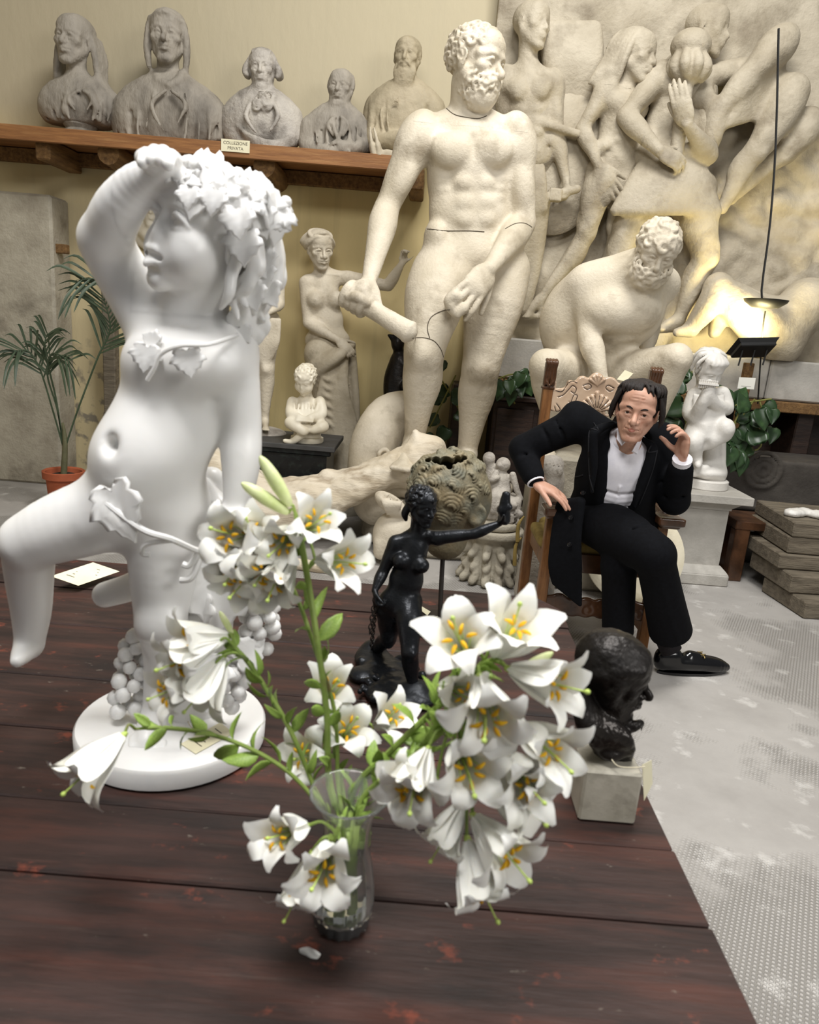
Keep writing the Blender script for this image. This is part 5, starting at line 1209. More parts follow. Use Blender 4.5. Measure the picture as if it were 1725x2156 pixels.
# ------------------------------------------------------------------ the man in the black suit
M['suit_edge'] = mat('black_suit_edge', hexc('#131419'), None, .85)
def person():
    A = at; hh = .258
    HC = A(1342, 866, 3.24); f = nrm((-.33, -.93, -.10)); u = nrm((.07, -.10, 1))
    N = A(1318, 946, 3.36); Pv = A(1283, 1085, 3.55)
    SR, SL = A(1216, 893, 3.46), A(1386, 935, 3.42)
    ER, WR = A(1098, 945, 3.52), A(1128, 1014, 3.40)
    EL, WL = A(1420, 1052, 3.36), A(1437, 968, 3.22)
    HR, HL = A(1240, 1092, 3.52), A(1320, 1098, 3.52)
    KR, AR = A(1378, 1168, 3.06), A(1404, 1348, 3.27)
    KL, AL = A(1304, 1192, 3.24), A(1300, 1392, 3.36)
    fc = nrm((-.15, -1, .12))
    t = thing('person', (Pv[0], Pv[1], 0), 'man in a black suit and open white shirt seated cross-legged in the carved armchair', 'person')
    # ---- body
    S = Sc(); P, R = head(S, HC, f, u, hh, neck=N, age=.75, nose=1.03, brow=1.1, jaw=1.02, slim=.97, cheek=.95)
    torso(S, N, Pv, SR, SL, HR, HL, hh*.86, m=.85, musc=0)
    u_ = nrm(N-Pv); Rt = fru(fc, u_); S.el(lerp(Pv, N, .86)+Rt@np.array((0, .0, 0)), (.12, .082, .12), Rt, .03)
    arm(S, SR, ER, WR, fc, hh*.8, .9, 1); arm(S, SL, EL, WL, fc, hh*.8, .9, 1)
    leg(S, HR, KR, AR, (0, -1, .3), hh*.75, .8, 1); leg(S, HL, KL, AL, (0, -1, .3), hh*.75, .8, 1)
    hand(S, WR, (.80, -.30, -.34), (-.25, .25, -1), .215, -1, (.22, .2, .22, .28), thumb=(.8, .6, .1), tc=.3, fat=.92, splay=.6, k=.006)
    hand(S, WL, nrm((-.12, -.12, 1)), (-1, -.15, -.1), .205, -1, (.62, .72, .78, .85), thumb=(.5, .35, .7), tc=.5, fat=.92, splay=.5, k=.006)
    V, Q = S.mesh(.010, [(HC, (.15, .17, .18), .0034), (WR+np.array((.08, -.04, -.05)), (.14, .10, .10), .0042), (WL+np.array((-.05, -.02, .1)), (.12, .09, .14), .0042)])
    body = put('body', V, Q, M['skin'], t)
    for s in (-1, 1):
        e = P(.14*s, .268, .012)
        MB().lathe([(.0001, -.0172)]+[(.0172*math.sin(a), -.0172*math.cos(a)) for a in np.linspace(.3, math.pi-.3, 9)]+[(.0001, .0172)], e+R[:, 1]*.0018, 16, cap=False).obj('eye', M['skin_eye'], body, smooth=True)
        g = nrm(np.array((0, 0, CAMZ))-e); Rg = fru(np.cross((0, 0, 1), g), g); MB().lathe([(.0001, .0188), (.004, .0186), (.0078, .0174), (.008, .015)], e+R[:, 1]*.0018, 16, axis=Rg, cap=False).obj('iris', M['iris'], body, smooth=True)
        MB().tube([P(.06*s, .372, .088), P(.13*s, .366, .112), P(.2*s, .315, .098)], [.003, .0045, .002], 6, sub=4).obj('eyebrow', M['hair'], body, smooth=True)
    lp = Sc(); lp.ch([P(-.095, .345, -.25), P(0, .405, -.236), P(.095, .345, -.25)], [.002, .005, .002], .002, n=3); lp.ch([P(-.085, .342, -.262), P(0, .405, -.277), P(.085, .342, -.262)], [.002, .0065, .002], .002, n=3)
    V, Q = lp.mesh(.002); put('lips', V, Q, M['lip'], body)
    # ---- hair
    H = Sc(); H.el(P(0, -.11, .16), np.array((.375, .41, .39))*hh, R, .01)
    H.el(P(0, .50, -.02), np.array((.30, .46, .42))*hh, R, .03, -1); H.el(P(0, .20, -.52), np.array((.5, .5, .35))*hh, R, .03, -1)
    rnd = random.Random(4)
    for i in range(70):
        a = rnd.uniform(-2.7, 2.7); x, y = math.sin(a), math.cos(a)
        top = (x*.15, -.05+y*.2, .50); m1 = (x*.34, -.10+y*.36, .40); m2 = (x*.41, -.11+y*.40, .12); e = (x*.42+rnd.uniform(-.04, .04), -.11+y*.42, rnd.uniform(-.18, -.02))
        if y > .2: m1 = (x*.28-.03, -.10+y*.30, .48); m2 = (x*.37-.05*(1-abs(x))+.02*rnd.uniform(-1, 1), .0+y*.27, .42); e = (x*.40-.07*(1-abs(x))+.02*rnd.uniform(-1, 1), .04+y*.26, .33)
        H.ch([P(*top), P(*m1), P(*m2), P(*e)], [.018*hh, .032*hh, .030*hh, .010*hh], .003, n=4)
    for s in (-1, 1):
        for i in range(7): H.ch([P(.33*s, .15-.05*i, .30), P(.40*s, .12-.06*i, .1), P((.42+.02*rnd.random())*s, .07-.06*i, -.08-.03*rnd.random()), P(.40*s, .05-.06*i, -.2)], [.03*hh, .045*hh, .035*hh, .01*hh], .003, n=4)
    V, Q = H.mesh(.0032, sm=1); put('hair', V, Q, M['hair'], t)
    # ---- shirt with collar and cuffs
    s = mpp(3.4); H_ = Sc(); u_ = nrm(N-Pv); Rt = fru(fc, u_)
    tor = lambda q, x, y, z=0: lerp(Pv, N, q)+Rt@np.array((x, y, z))
    H_.el(tor(.66, 0, 0), (.165, .118, .20), Rt, .05); H_.el(tor(.30, 0, .005), (.155, .118, .18), Rt, .06); H_.rc(lerp(N, SR, .3), lerp(N, SL, .3), .06, .06, .05)
    H_.el(tor(.86, 0, -.01), (.15, .10, .09), Rt, .04)
    H_.ch([tor(1.02, 0, .12, .02), tor(.92, .0, .14), tor(.80, 0, .145)], [.046, .030, .008], .01, -1, n=3)       # open neck
    H_.sp(N+np.array((0, -.01, .085)), .068, .01, -1)
    H_.ch([tor(.7, .004, .123), tor(.4, .006, .128), tor(.1, .006, .128)], .005, .006, n=3)
    for i in range(6): H_.ch([tor(.62-.1*i, -.1, .10), tor(.58-.1*i, .0, .124), tor(.60-.1*i, .1, .10)], [.003, .006, .003], .012, 1 if i % 2 else -1, n=3)
    V, Q = H_.mesh(.0052); put('shirt', V, Q, M['shirt'], t)
    for pts in ([(1300, 905, 3.30), (1299, 925, 3.25), (1309, 938, 3.225), (1319, 928, 3.235), (1312, 912, 3.27)], [(1352, 918, 3.31), (1349, 935, 3.265), (1341, 956, 3.225), (1331, 950, 3.225), (1342, 930, 3.26)]):
        p = [A(*q) for q in pts]; n = nrm(np.cross(p[2]-p[0], p[3]-p[0])); n = n if n[1] < 0 else -n; k = len(p)
        V = [q+n*.004 for q in p]+[q-n*.004 for q in p]; F = [tuple(range(k)), tuple(range(2*k-1, k-1, -1))]+[(i, k+i, k+(i+1) % k, (i+1) % k) for i in range(k)]
        put('collar', np.array(V), F, M['shirt'], t, smooth=False)
    nb = Sc()
    nb.to(N+np.array((0, .0, .045)), nrm((N-A(1342, 900, 3.28))), .072, .016, .01); nb.ch([A(1336, 950, 3.19), A(1336, 970, 3.16), A(1334, 998, 3.17)], .03, .01, -1)
    V, Q = nb.mesh(.005); put('collar_band', V, Q, M['shirt'], t)
    for (w, e, k) in ((WR, ER, 0), (WL, EL, 1)):
        d = nrm(w-e); MB().tube([w-d*.055, w-d*.015, w+d*.006, w+d*.004, w-d*.02], [.044, .041, .043, .037, .036], 20, caps=False).obj('cuff', M['shirt'], t, smooth=True)
    # ---- jacket
    J = Sc()
    J.el(tor(.68, 0, -.015), (.20, .150, .23), Rt, .06); J.el(tor(.32, 0, -.01), (.188, .152, .22), Rt, .07); J.el(tor(.04, 0, -.02), (.20, .155, .14), Rt, .06)
    for sh in (SR, SL): J.rc(lerp(N, sh, .25)-fc*.01, sh+np.array((0, 0, .02)), .075, .078, .06); J.rc(lerp(N, sh, .6)+np.array((0, 0, .035)), sh+(sh-N)*.08+np.array((0, 0, .045)), .05, .052, .03)
    J.ch([SR, lerp(SR, ER, .5), ER+np.array((.01, 0, 0))], [.085, .074, .068], .03, n=4); J.ch([ER+np.array((.01, 0, 0)), lerp(ER, WR, .45), lerp(ER, WR, .82)], [.067, .062, .054], .02, n=4)
    J.ch([SL, lerp(SL, EL, .5), EL], [.085, .076, .070], .03, n=4); J.ch([EL, lerp(EL, WL, .45), lerp(EL, WL, .78)], [.069, .064, .056], .02, n=4)
    for (a, b, off) in ((SR, ER, .3), (SR, ER, .55), (ER, WR, .1), (SL, EL, .6), (SL, EL, .85), (EL, WL, .15)):
        d = nrm(b-a); p = lerp(a, b, off); n1 = nrm(np.cross(d, (0.3, -1, .2))); J.ch([p+n1*.06-np.array((0, .04, 0)), p-np.array((0, .074, 0)), p-n1*.06-np.array((0, .04, .02))], [.003, .006, .003], .015, -1, n=3)
    # front opening over the shirt
    J.ch([tor(1.0, .01, .17, .02), tor(.84, -.006, .17), tor(.62, -.006, .185), tor(.38, -.004, .195), tor(.12, -.004, .20), tor(-.1, -.03, .22)], [.095, .100, .096, .098, .105, .12], .012, -1, n=3)
    J.sp(N+np.array((0, -.03, .05)), .092, .012, -1); J.ch([tor(1.02, 0, .06), tor(.86, 0, .10), tor(.72, 0, .13)], [.085, .07, .05], .01, -1)
    # lapels
    for (pts) in ([(1292, 893, 3.285), (1262, 905, 3.27), (1250, 925, 3.268), (1252, 985, 3.275), (1247, 1038, 3.29)], [(1356, 925, 3.29), (1376, 945, 3.275), (1370, 975, 3.27), (1348, 1030, 3.285), (1338, 1070, 3.30)]):
        J.ch([A(*q)+np.array((0, .012, 0)) for q in pts], [.012, .022, .024, .018, .008], .006, n=4)
    J.ch([A(1236, 900, 3.27), A(1262, 906, 3.262)], .004, .004, -1)
    # coat skirts falling beside the seat
    for k in range(10):
        q = k/9; J.ch([A(1180+44*q, 1062-6*q, 3.42-.10*q), A(1166+52*q, 1130, 3.37-.07*q), A(1160+60*q, 1190, 3.36-.06*q), A(1166+56*q, 1228+46*q, 3.37-.06*q)], [.022, .016, .014, .010], .012, n=3)
    J.ch([A(1352, 1060, 3.45), A(1372, 1110, 3.50), A(1388, 1150, 3.55)], [.05, .03, .02], .03, n=3)
    V, Q = J.mesh(.0058, sm=2); jk = put('jacket', V, Q, M['suit'], t)
    for pth in ([(1250, 890), (1260, 906), (1243, 906), (1240, 950), (1242, 1000), (1250, 1036)], [(1384, 948), (1376, 985), (1360, 1030), (1346, 1062)], [(1372, 938), (1366, 952), (1384, 950)], [(1228, 1000), (1215, 1004), (1200, 1003)]): crack_line(V, Q, pth, M['suit_edge'], jk, 'lapel_edge', .0032, .001)
    for (uu, vv, YY) in ((1228, 1038, 3.31), (1203, 1090, 3.30), (1200, 1147, 3.28)): 
        b = A(uu, vv, YY); MB().lathe([(.0001, -.006), (.011, -.006), (.012, 0), (.009, .004), (.0001, .003)], b, 14, axis=fru((0, 0, 1), (-.2, -1, .1)), cap=False).obj('button', M['leather'], t, smooth=True)
    # ---- trousers
    T = Sc(); T.el(Pv+np.array((0, .0, -.02)), (.19, .15, .13), None, .05); T.el(tor(.12, 0, .02), (.165, .135, .08), Rt, .04)
    T.ch([HR, lerp(HR, KR, .5)+np.array((0, 0, .01)), KR], [.118, .122, .094], .03, n=4)
    T.ch([HL, lerp(HL, KL, .5), KL], [.11, .10, .082], .03, n=4)
    hm = A(1412, 1328, 3.24); d = nrm(hm-KR)
    T.ch([KR, lerp(KR, hm, .45), hm], [.084, .088, .100], .02, n=4)
    T.ch([KL, lerp(KL, AL, .5), lerp(KL, AL, .92)], [.08, .076, .075], .02, n=4)
    for i, (q, w) in enumerate(((.15, .08), (.3, .1), (.5, .11), (.72, .10))):
        p = lerp(HR, KR, q); T.ch([p+np.array((-.09, -.03, .03)), p+np.array((0, -.07, .10)), p+np.array((.08, .02, .10))], [.003, .006, .003], .018, -1, n=3)
    T.ch([lerp(KR, hm, .05)+np.array((-.02, -.085, 0)), lerp(KR, hm, .6)+np.array((-.01, -.088, 0)), hm+np.array((0, -.10, 0))], [.006, .010, .012], .012, n=3)
    T.cy(hm+d*.06, d, .2, .05, .001, .004, -1)
    T.cy(hm+d*.01, d, .080, .06, .004, .01, -1)
    V, Q = T.mesh(.0065, sm=2); put('trousers', V, Q, M['trouser'], t)
    bl = Sc(); bl.el(tor(.165, 0, .022), (.172, .142, .03), Rt, .01); bl.el(tor(.165, 0, .022), (.16, .13, .06), Rt, .01, -1)
    V, Q = bl.mesh(.005); put('belt', V, Q, M['leather'], t)
    # ---- sock and loafers
    MB().tube([hm-d*.02, lerp(hm, AR, .6), AR+np.array((.0, 0, 0)), AR+np.array((.03, -.01, -.05))], [.056, .05, .05, .05], 16, sub=3).obj('sock', M['sock'], t, smooth=True)
    def loafer(heel, toe, ank):
        F = Sc(); d = nrm((toe-heel)*np.array((1, 1, 0))); sd = np.cross(d, (0, 0, 1)); L = np.linalg.norm((toe-heel)*np.array((1, 1, 0))); z = np.array((0, 0, 1.))
        F.ch([heel+z*.055, heel+d*.07+z*.055, heel+d*.16+z*.05, heel+d*.24*L/.32+z*.038, toe-d*.03+z*.028], [.042, .046, .047, .042, .022], .02, n=4)
        F.ch([heel+z*.09, heel+d*.05+z*.092], [.04, .042], .02)
        F.ch([heel+d*.14+z*.085, heel+d*.185+z*.078], [.03, .028], .012)
        F.bx(heel+d*L*.5-z*.045, (1, 1, .055), None, 0, .002, -1)
        F.cy(ank+z*.05, nrm((ank-(heel+d*.08+z*.05))+z*.2), .044, .06, .004, .006, -1)
        V, Q = F.mesh(.0038); o = put('loafer', V, Q, M['leather'], t)
        so = MB(); pl = []
        for a in np.linspace(0, 2*math.pi, 28, endpoint=False):
            x = math.cos(a); yy = math.sin(a); pl.append((L*.5*x, (.047-.012*max(0, x)**2+(.0 if x > 0 else -.004))*yy))
        so.prism(pl, 0, .011, heel+d*(L*.5-.02), np.stack([d, np.cross(z, d), z], 1)); so.obj('sole', M['leather'], o)
        g = heel+d*.20+z*.092; MB().tube([g-sd*.034, g-sd*.012+z*.008, g+sd*.012+z*.008, g+sd*.034], .0035, 8, sub=3).obj('metal_bit', M['gold'], o, smooth=True)
        for q in (-1, 1): MB().tube([g+sd*.014*q+z*.008-d*.014, g+sd*.014*q+z*.010+d*.014], .0028, 8).obj('metal_bit', M['gold'], o, smooth=True)
    h0 = onz(1378, 1414, .004); t0 = onz(1537, 1415, .004); loafer(h0+np.array((.03, 0, 0)), t0, AR)
    loafer(np.array((AL[0], AL[1]+.06, .004)), np.array((AL[0]-.03, AL[1]-.25, .004)), AL)
person()
# ------------------------------------------------------------------ Venus with drapery
def venus():
    A = lambda u, v, d=0: at(u, v, 5.98+d); S = Sc(); hh = .282
    N, P = A(682, 575, .02), A(690, 728, .02); SR, SL = A(646, 596, -.02), A(733, 586, .04); HR, HL = A(662, 738, .02), A(722, 735, .02)
    torso(S, N, P, SR, SL, HR, HL, hh, m=.98, fem=1.05)
    hc = A(674, 525, -.05); f = nrm((.42, -.82, -.30)); u = nrm((.02, -.25, 1))
    Pp, R = head(S, hc, f, u, hh, neck=N, brow=.6, jaw=.85, cheek=.95, nose=.97)
    S.el(Pp(0, -.12, .17), np.array((.365, .42, .33))*hh, R, .02); S.sp(Pp(0, -.52, .08), .15*hh, .02)
    for sg in (-1, 1):
        for i in range(9): S.ch([Pp(.02*sg, .30-.05*i, .36+.015*i), Pp((.20+.008*i)*sg, .24-.07*i, .34), Pp((.36+.004*i)*sg, .06-.06*i, .14), Pp(.33*sg, -.18-.03*i, -.02+.01*i), Pp(.1*sg, -.48, .06)], [.03*hh, .05*hh, .055*hh, .05*hh, .03*hh], .004, n=4)
    S.to(Pp(0, -.04, .37), nrm(R[:, 2]+.30*R[:, 1]), .30*hh, .05*hh, .006); S.ch([Pp(-.2, .16, .40), Pp(0, .26, .46), Pp(.2, .16, .40)], [.03*hh, .06*hh, .03*hh], .006, n=4)
    arm(S, SR, A(649, 680, -.05), A(712, 716, -.16), (0, -1, 0), hh, 1.0, 1); hand(S, A(712, 716, -.16), (.7, -.1, -.6), (0, .9, -.4), .2, 1, (.4, .45, .5, .5), k=.008)
    arm(S, SL, A(818, 602, -.02), A(846, 556, -.06), (0, -1, 0), hh, .98, 1); hand(S, A(846, 556, -.06), (.15, 0, 1), (.3, -.9, 0), .17, 1, (1.1, 1.2, 1.2, 1.3), k=.008)
    V, Q = S.mesh(.0125, [(hc, (.18, .19, .20), .0048), (A(722, 726, -.18), (.12, .1, .1), .007)])
    b = A(720, 1040, 0); t = thing('draped_venus_statue', (b[0], b[1], 0), 'cream plaster statue of a half-draped woman with a diadem beside the colossus', 'statue'); put('figure', V, Q, M['plaster'], t)
    D = Sc(); z0 = b[2]
    bot = lambda x, d=0: A(x, 1025, d)
    D.ch([A(690, 748, .03), A(700, 820, .03), A(712, 920, .03), bot(722, .03)], [.19, .17, .17, .19], .06, n=4)
    D.ch([A(728, 735, -.10), A(700, 752, -.16), A(668, 768, -.12), A(650, 790, .0)], [.05, .055, .05, .04], .03, n=4); D.ch([A(742, 725, -.08), A(715, 748, -.18), A(680, 775, -.16), A(655, 810, -.05)], [.03, .045, .045, .03], .02, n=4)
    rnd = random.Random(6)
    for i in range(13):
        x = 664+7.0*i; D.ch([A(735-rnd.uniform(0, 10), 745, -.10), A(700+(x-700)*.6, 800+rnd.uniform(-10, 20), -.15), A(x, 900, -.155+abs(x-710)*.0012), A(x+rnd.uniform(0, 12), 1022, -.16+abs(x-715)*.0016)], [.016, .024, .027, .031], .005, n=4)
    for i in range(6): D.ch([A(660+i*3, 775+i*15, -.08), A(690, 800+i*18, -.17), A(735, 810+i*20, -.10)], [.012, .020, .012], .005, n=4)
    D.ch([A(742, 735, -.05), A(748, 830, -.03), A(752, 930, -.04), A(756, 1000, -.05)], [.03, .035, .035, .045], .02, n=4)
    V, Q = D.mesh(.0095, sm=1); put('drapery', V, Q, M['tan_plaster'], t)
    MB().lathe([(.26, 0), (.27, .02), (.27, z0-.04 if z0 > .1 else .1), (.25, max(.1, z0))], (b[0], b[1]+.03, 0), 32).obj('base', M['stone_warm'], t, smooth=True)
M['tan_plaster'] = mat('dusty_plaster', hexc('#c9bfaa'), hexc('#a99d86'), .7, 4, bump=.4, bscale=40, c3=hexc('#8f836d'), c3pos=(.55, .75), c3scale=5)
venus()

# ------------------------------------------------------------------ statue half hidden behind the marble child
def hidden_statue():
    A = lambda u, v, d=0: at(u, v, 5.55+d); S = Sc(); hh = .25
    N, P = A(548, 548, 0), A(545, 680, 0); SR, SL = A(508, 570, 0), A(583, 574, 0); HR, HL = A(522, 695, 0), A(562, 690, 0)
    torso(S, N, P, SR, SL, HR, HL, hh, m=.95, fem=1.0); hc = A(553, 500, -.04)
    Pp, R = head(S, hc, nrm((-.5, -.8, -.2)), (0, 0, 1), hh, neck=N)
    curls(S, Pp, R, hh, 60, lambda q: q[2] > .15 or q[1] < -.02, .06, .09, 2, .04)
    arm(S, SL, A(590, 640, -.02), A(572, 655, -.14), (0, -1, 0), hh, .95, 1); hand(S, A(572, 655, -.14), (-.9, -.2, -.2), (0, .8, -.5), .18, -1, (.4, .4, .4, .4), k=.008)
    arm(S, SR, A(500, 640, -.03), A(530, 690, -.12), (0, -1, 0), hh, .95, 1); leg(S, HL, A(562, 775, -.05), A(558, 885, .0), (0, -1, 0), hh, .95, 1, toe=A(560, 905, -.18)); leg(S, HR, A(528, 790, .0), A(530, 885, .04), (0, -1, 0), hh, .95, 1, toe=A(520, 905, -.1))
    for i in range(9): S.ch([A(510+i*10, 672, -.12), A(512+i*9, 720, -.13), A(520+i*7, 768-abs(i-5)*6, -.10)], [.015, .022, .012], .02, n=3)
    V, Q = S.mesh(.013, [(hc, .17, .008)]); b = A(548, 905, 0)
    t = thing('draped_girl_statue', b, 'cream plaster standing figure half hidden behind the marble child', 'statue'); put('figure', V, Q, M['plaster'], t)
    B = Sc(); B.el((b[0], b[1], b[2]-.02), (.2, .17, .05), None, .02); B.cy((b[0], b[1], b[2]-.05), (0, 0, 1), .2, .03, .01, .02); V, Q = B.mesh(.012); put('base', V, Q, M['grey_cast_light'], t)
hidden_statue()

# ------------------------------------------------------------------ black marble plinth and the reading child
def plinth_and_reader():
    fr = 5.12; z = at(705, 943, fr)[2]; xr = at(705, 943, fr)[0]; xl = -1.95; bk = 5.72
    t = thing('black_plinth', ((xl+xr)/2, (fr+bk)/2, 0), 'long low black marble plinth with grey top slab below the small statues', 'plinth')
    MB().box(((xl+xr)/2, (fr+bk)/2, z-.018), ((xr-xl)/2, (bk-fr)/2, .018), bev=.004).obj('top_slab', M['dark_grey_slab'], t)
    MB().box(((xl+xr)/2, (fr+bk)/2, z-.055), ((xr-xl)/2-.03, (bk-fr)/2-.03, .02), bev=.008).obj('moulding', M['black_marble'], t)
    MB().box(((xl+xr)/2, (fr+bk)/2, (z-.075)/2), ((xr-xl)/2-.06, (bk-fr)/2-.06, (z-.075)/2)).obj('body', M['black_marble'], t)
    # block under the half hidden statue
    b = at(548, 905, 5.55); h = b[2]-.08
    tag(MB().box((b[0]-.1, 5.52, (z+h)/2), (.36, .19, max(.01, (h-z)/2)), bev=.004).obj('stone_block', M['dark_grey_slab']), 'dark slab on the black plinth under the half hidden statue', 'slab')
    A = lambda u, v, d=0: at(u, v, 5.3+d); S = Sc(); hh = .205; zt = z
    hc = A(643, 800, -.05); f = nrm((-.2, -.75, -.55)); u = nrm((-.05, -.5, .9)); N = A(644, 838, 0); P = A(645, 895, .03)
    Pp, R = head(S, hc, f, u, hh, neck=N, child=True); curls(S, Pp, R, hh, 70, lambda q: q[2] > .2 or q[1] < .0 and q[2] > -.2, .07, .11, 5, .05)
    S.el(A(645, 868, .02), (.095, .08, .12), None, .04); S.el(A(645, 895, .02), (.105, .1, .07), None, .04)
    for s, x in ((-1, 616), (1, 674)):
        S.ch([A(x, 846, .0), A(x-s*-4, 872, -.06), A(643+s*12, 880, -.14)], [.04, .038, .03], .02, n=3); S.el(A(643+s*10, 880, -.15), (.025, .025, .02), None, .01)
    S.bx(A(643, 883, -.17), (.065, .03, .01), rotm((1, 0, 0), .5), .003, .006)
    S.ch([A(625, 897, -.03), A(612, 890, -.14), A(640, 908, -.18)], [.05, .045, .035], .02, n=3); S.ch([A(665, 897, -.03), A(680, 898, -.12), A(660, 905, -.15)], [.05, .045, .03], .02, n=3)
    S.ch([A(648, 900, -.14), A(632, 918, -.14), A(615, 930, -.13), A(600, 928, -.16)], [.034, .03, .024, .018], .012, n=3)
    for i in range(7): S.ch([A(620+i*8, 850, -.05), A(622+i*7, 880, -.09), A(618+i*9, 905, -.10)], [.008, .012, .008], .01, n=3)
    V, Q = S.mesh(.0085, [(hc, .12, .0055)]); b = A(646, 940, 0); b[2] = zt
    t = thing('reading_child_statuette', b, 'small ivory statuette of a curly child reading cross-legged on a round stump', 'statuette'); put('figure', V, Q, M['ivory'], t)
    h2 = A(646, 905, 0)[2]-zt
    MB().lathe([(.115, 0), (.12, .01), (.118, .035), (.10, .04), (.098, h2-.01), (.09, h2)], b, 32).obj('stump', M['ivory'], t, smooth=True)
plinth_and_reader()

# ------------------------------------------------------------------ busts on the shelf
def coat(S, A, cu, v0, v1, hw, d, seed, lap=True):
    """seam, lapels and hanging folds on a bust's front"""
    r = random.Random(seed); dd = lambda x: d*(1-.75*min(1, abs(x)/hw)**2)
    S.ch([A(cu, v0, -d*.92), A(cu-2, (v0+v1)/2, -d*1.04), A(cu-3, v1, -d)], [.008, .010, .010], .012, -1, n=3)
    for s in (-1, 1):
        if lap:
            S.ch([A(cu+s*6, v0-4, -d*.9), A(cu+s*hw*.34, v0+(v1-v0)*.22, -dd(hw*.3)*1.02), A(cu+s*hw*.16, v0+(v1-v0)*.62, -d*1.03)], [.013, .016, .008], .008, n=4)
            S.ch([A(cu+s*hw*.44, v0+(v1-v0)*.2, -dd(hw*.42)), A(cu+s*hw*.26, v0+(v1-v0)*.66, -dd(hw*.25)*1.03)], [.008, .006], .012, -1, n=2)
        for i in range(6):
            x = s*hw*(.38+.11*i+r.uniform(-.03, .03)); y = v0+(v1-v0)*r.uniform(.22, .45); x2 = x+r.uniform(-.08, .08)*hw
            S.ch([A(cu+x, y, -dd(x)), A(cu+(x+x2)/2+s*2, (y+v1)/2, -dd(x)*1.02), A(cu+x2, v1, -dd(x2))], [.005, .012, .012], .018, -1 if i % 2 else 1, n=3)
def bust_finish(S, name, label, m, h, hc, hr, base_uv, h2, extra=None, Y=5.97):
    V, Q = S.mesh(h*.85, [(hc, hr, h2)] if hr else (), sm=1)
    V = rough(V, Q, .0035, 22); V[:, 2] = np.maximum(V[:, 2], SHZ+.001)
    b = at(*base_uv, Y); t = thing(name, (b[0], b[1], SHZ), label, 'bust'); put('bust', V, Q, M[m], t); return t
def busts():
    Y = 5.97; A = lambda u, v, d=0: at(u, v, Y+d); hh = .30
    # 1 long-haired man on a round socle
    S = Sc(); hh = .345; hc = A(156, 88, -.04); Pp, R = head(S, hc, nrm((-.15, -.98, .0)), nrm((.05, 0, 1)), hh, neck=A(168, 185, .02), age=.7, jaw=1.1)
    S.el(Pp(0, -.1, .2), np.array((.36, .43, .34))*hh, R, .02)
    for s in (-1, 1):
        for i in range(7): S.ch([Pp(.33*s, -.05-.06*i, .15), Pp(.42*s, -.08-.06*i, -.15), Pp(.46*s, -.1-.05*i, -.40), Pp((.5+.04*(i % 2))*s, -.1-.05*i, -.62-.03*i)], [.05*hh, .07*hh, .075*hh, .04*hh], .01, n=4)
    S.el(A(170, 228, .02), (.30, .17, .22), None, .06); S.ch([A(118, 225, .0), A(170, 205, 0), A(225, 228, .0)], [.10, .12, .10], .08)
    S.ch([A(165, 190, -.12), A(168, 215, -.17), A(170, 250, -.16)], .012, .01, -1, n=3)
    for s in (-1, 1): S.ch([A(168+s*14, 185, -.10), A(170+s*30, 215, -.15), A(170+s*38, 255, -.13)], [.03, .03, .02], .012, n=3)
    for i in range(5): S.ch([A(160+3*i, 178+4*i, -.09), A(170, 184+5*i, -.12), A(182-2*i, 178+4*i, -.09)], .012, .008, n=2)
    coat(S, A, 170, 195, 255, 75, .17, 1)
    S.bx(A(170, 300, 0), (.6, .4, .115), None, 0, .02, -1)
    t = bust_finish(S, 'portrait_bust', 'grey plaster bust of a long-haired man on a round socle, leftmost on the shelf', 'grey_cast', .011, hc, .19, (170, 285), .0068)
    z = SHZ; MB().lathe([(.15, 0), (.155, .02), (.12, .04), (.10, .06), (.12, .085), (.12, .11)], A(170, 285, .0)*np.array((1, 1, 0))+np.array((0, 0, z)), 32).obj('socle', M['grey_cast'], t, smooth=True)
    # 2 hooded poet
    S = Sc(); hc = A(353, 82, -.06); Pp, R = head(S, hc, nrm((.14, -1, -.02)), (0, 0, 1), .36, neck=A(355, 175, .02), age=.8, jaw=1.1, nose=1.08, ears=False)
    hh = .36; S.el(Pp(0, -.10, .2), np.array((.38, .43, .36))*hh, R, .02)
    for s in (-1, 1): S.ch([Pp(.3*s, .1, .3), Pp(.37*s, .06, .0), Pp(.38*s, .05, -.3), Pp(.36*s, .02, -.52)], [.06*hh, .075*hh, .07*hh, .05*hh], .012, n=4)
    S.ch([Pp(-.3, .12, .28), Pp(0, .36, .36), Pp(.3, .12, .28)], .05*hh, .015, n=4)
    S.el(A(358, 255, .03), (.42, .20, .30), None, .06); S.ch([A(285, 245, .02), A(357, 205, 0), A(435, 250, .02)], [.14, .15, .14], .1, n=3); S.ch([A(268, 262, .02), A(275, 300, 0)], [.10, .10], .06); S.ch([A(448, 262, .02), A(455, 295, 0)], [.09, .07], .06)
    for s in (-1, 1): S.ch([A(356, 180, -.16), A(356+s*22, 170, -.12), A(356+s*28, 155, -.05)], [.025, .035, .03], .012, n=3)
    S.ch([A(356, 188, -.2), A(352, 240, -.26), A(350, 305, -.25)], .010, .012, -1, n=3); S.ch([A(325, 195, -.17), A(318, 235, -.22), A(345, 275, -.25)], .008, .012, n=3); S.ch([A(390, 195, -.17), A(398, 230, -.2)], .008, .012, n=3)
    for i in range(8): S.ch([A(275+22*i, 235, -.14-.08*math.sin(i*.45)), A(270+24*i, 300, -.15-.08*math.sin(i*.45))], [.006, .012], .03, -1)
    coat(S, A, 355, 195, 305, 105, .23, 2)
    S.bx(A(358, 340, 0), (.7, .5, .10), None, 0, .02, -1); S.el(A(470, 315, -.1), (.12, .3, .07), None, .02, -1)
    bust_finish(S, 'portrait_bust', 'broad grey bust of a man in a hood with ear flaps', 'grey_cast', .012, hc, .2, (358, 300), .0068)
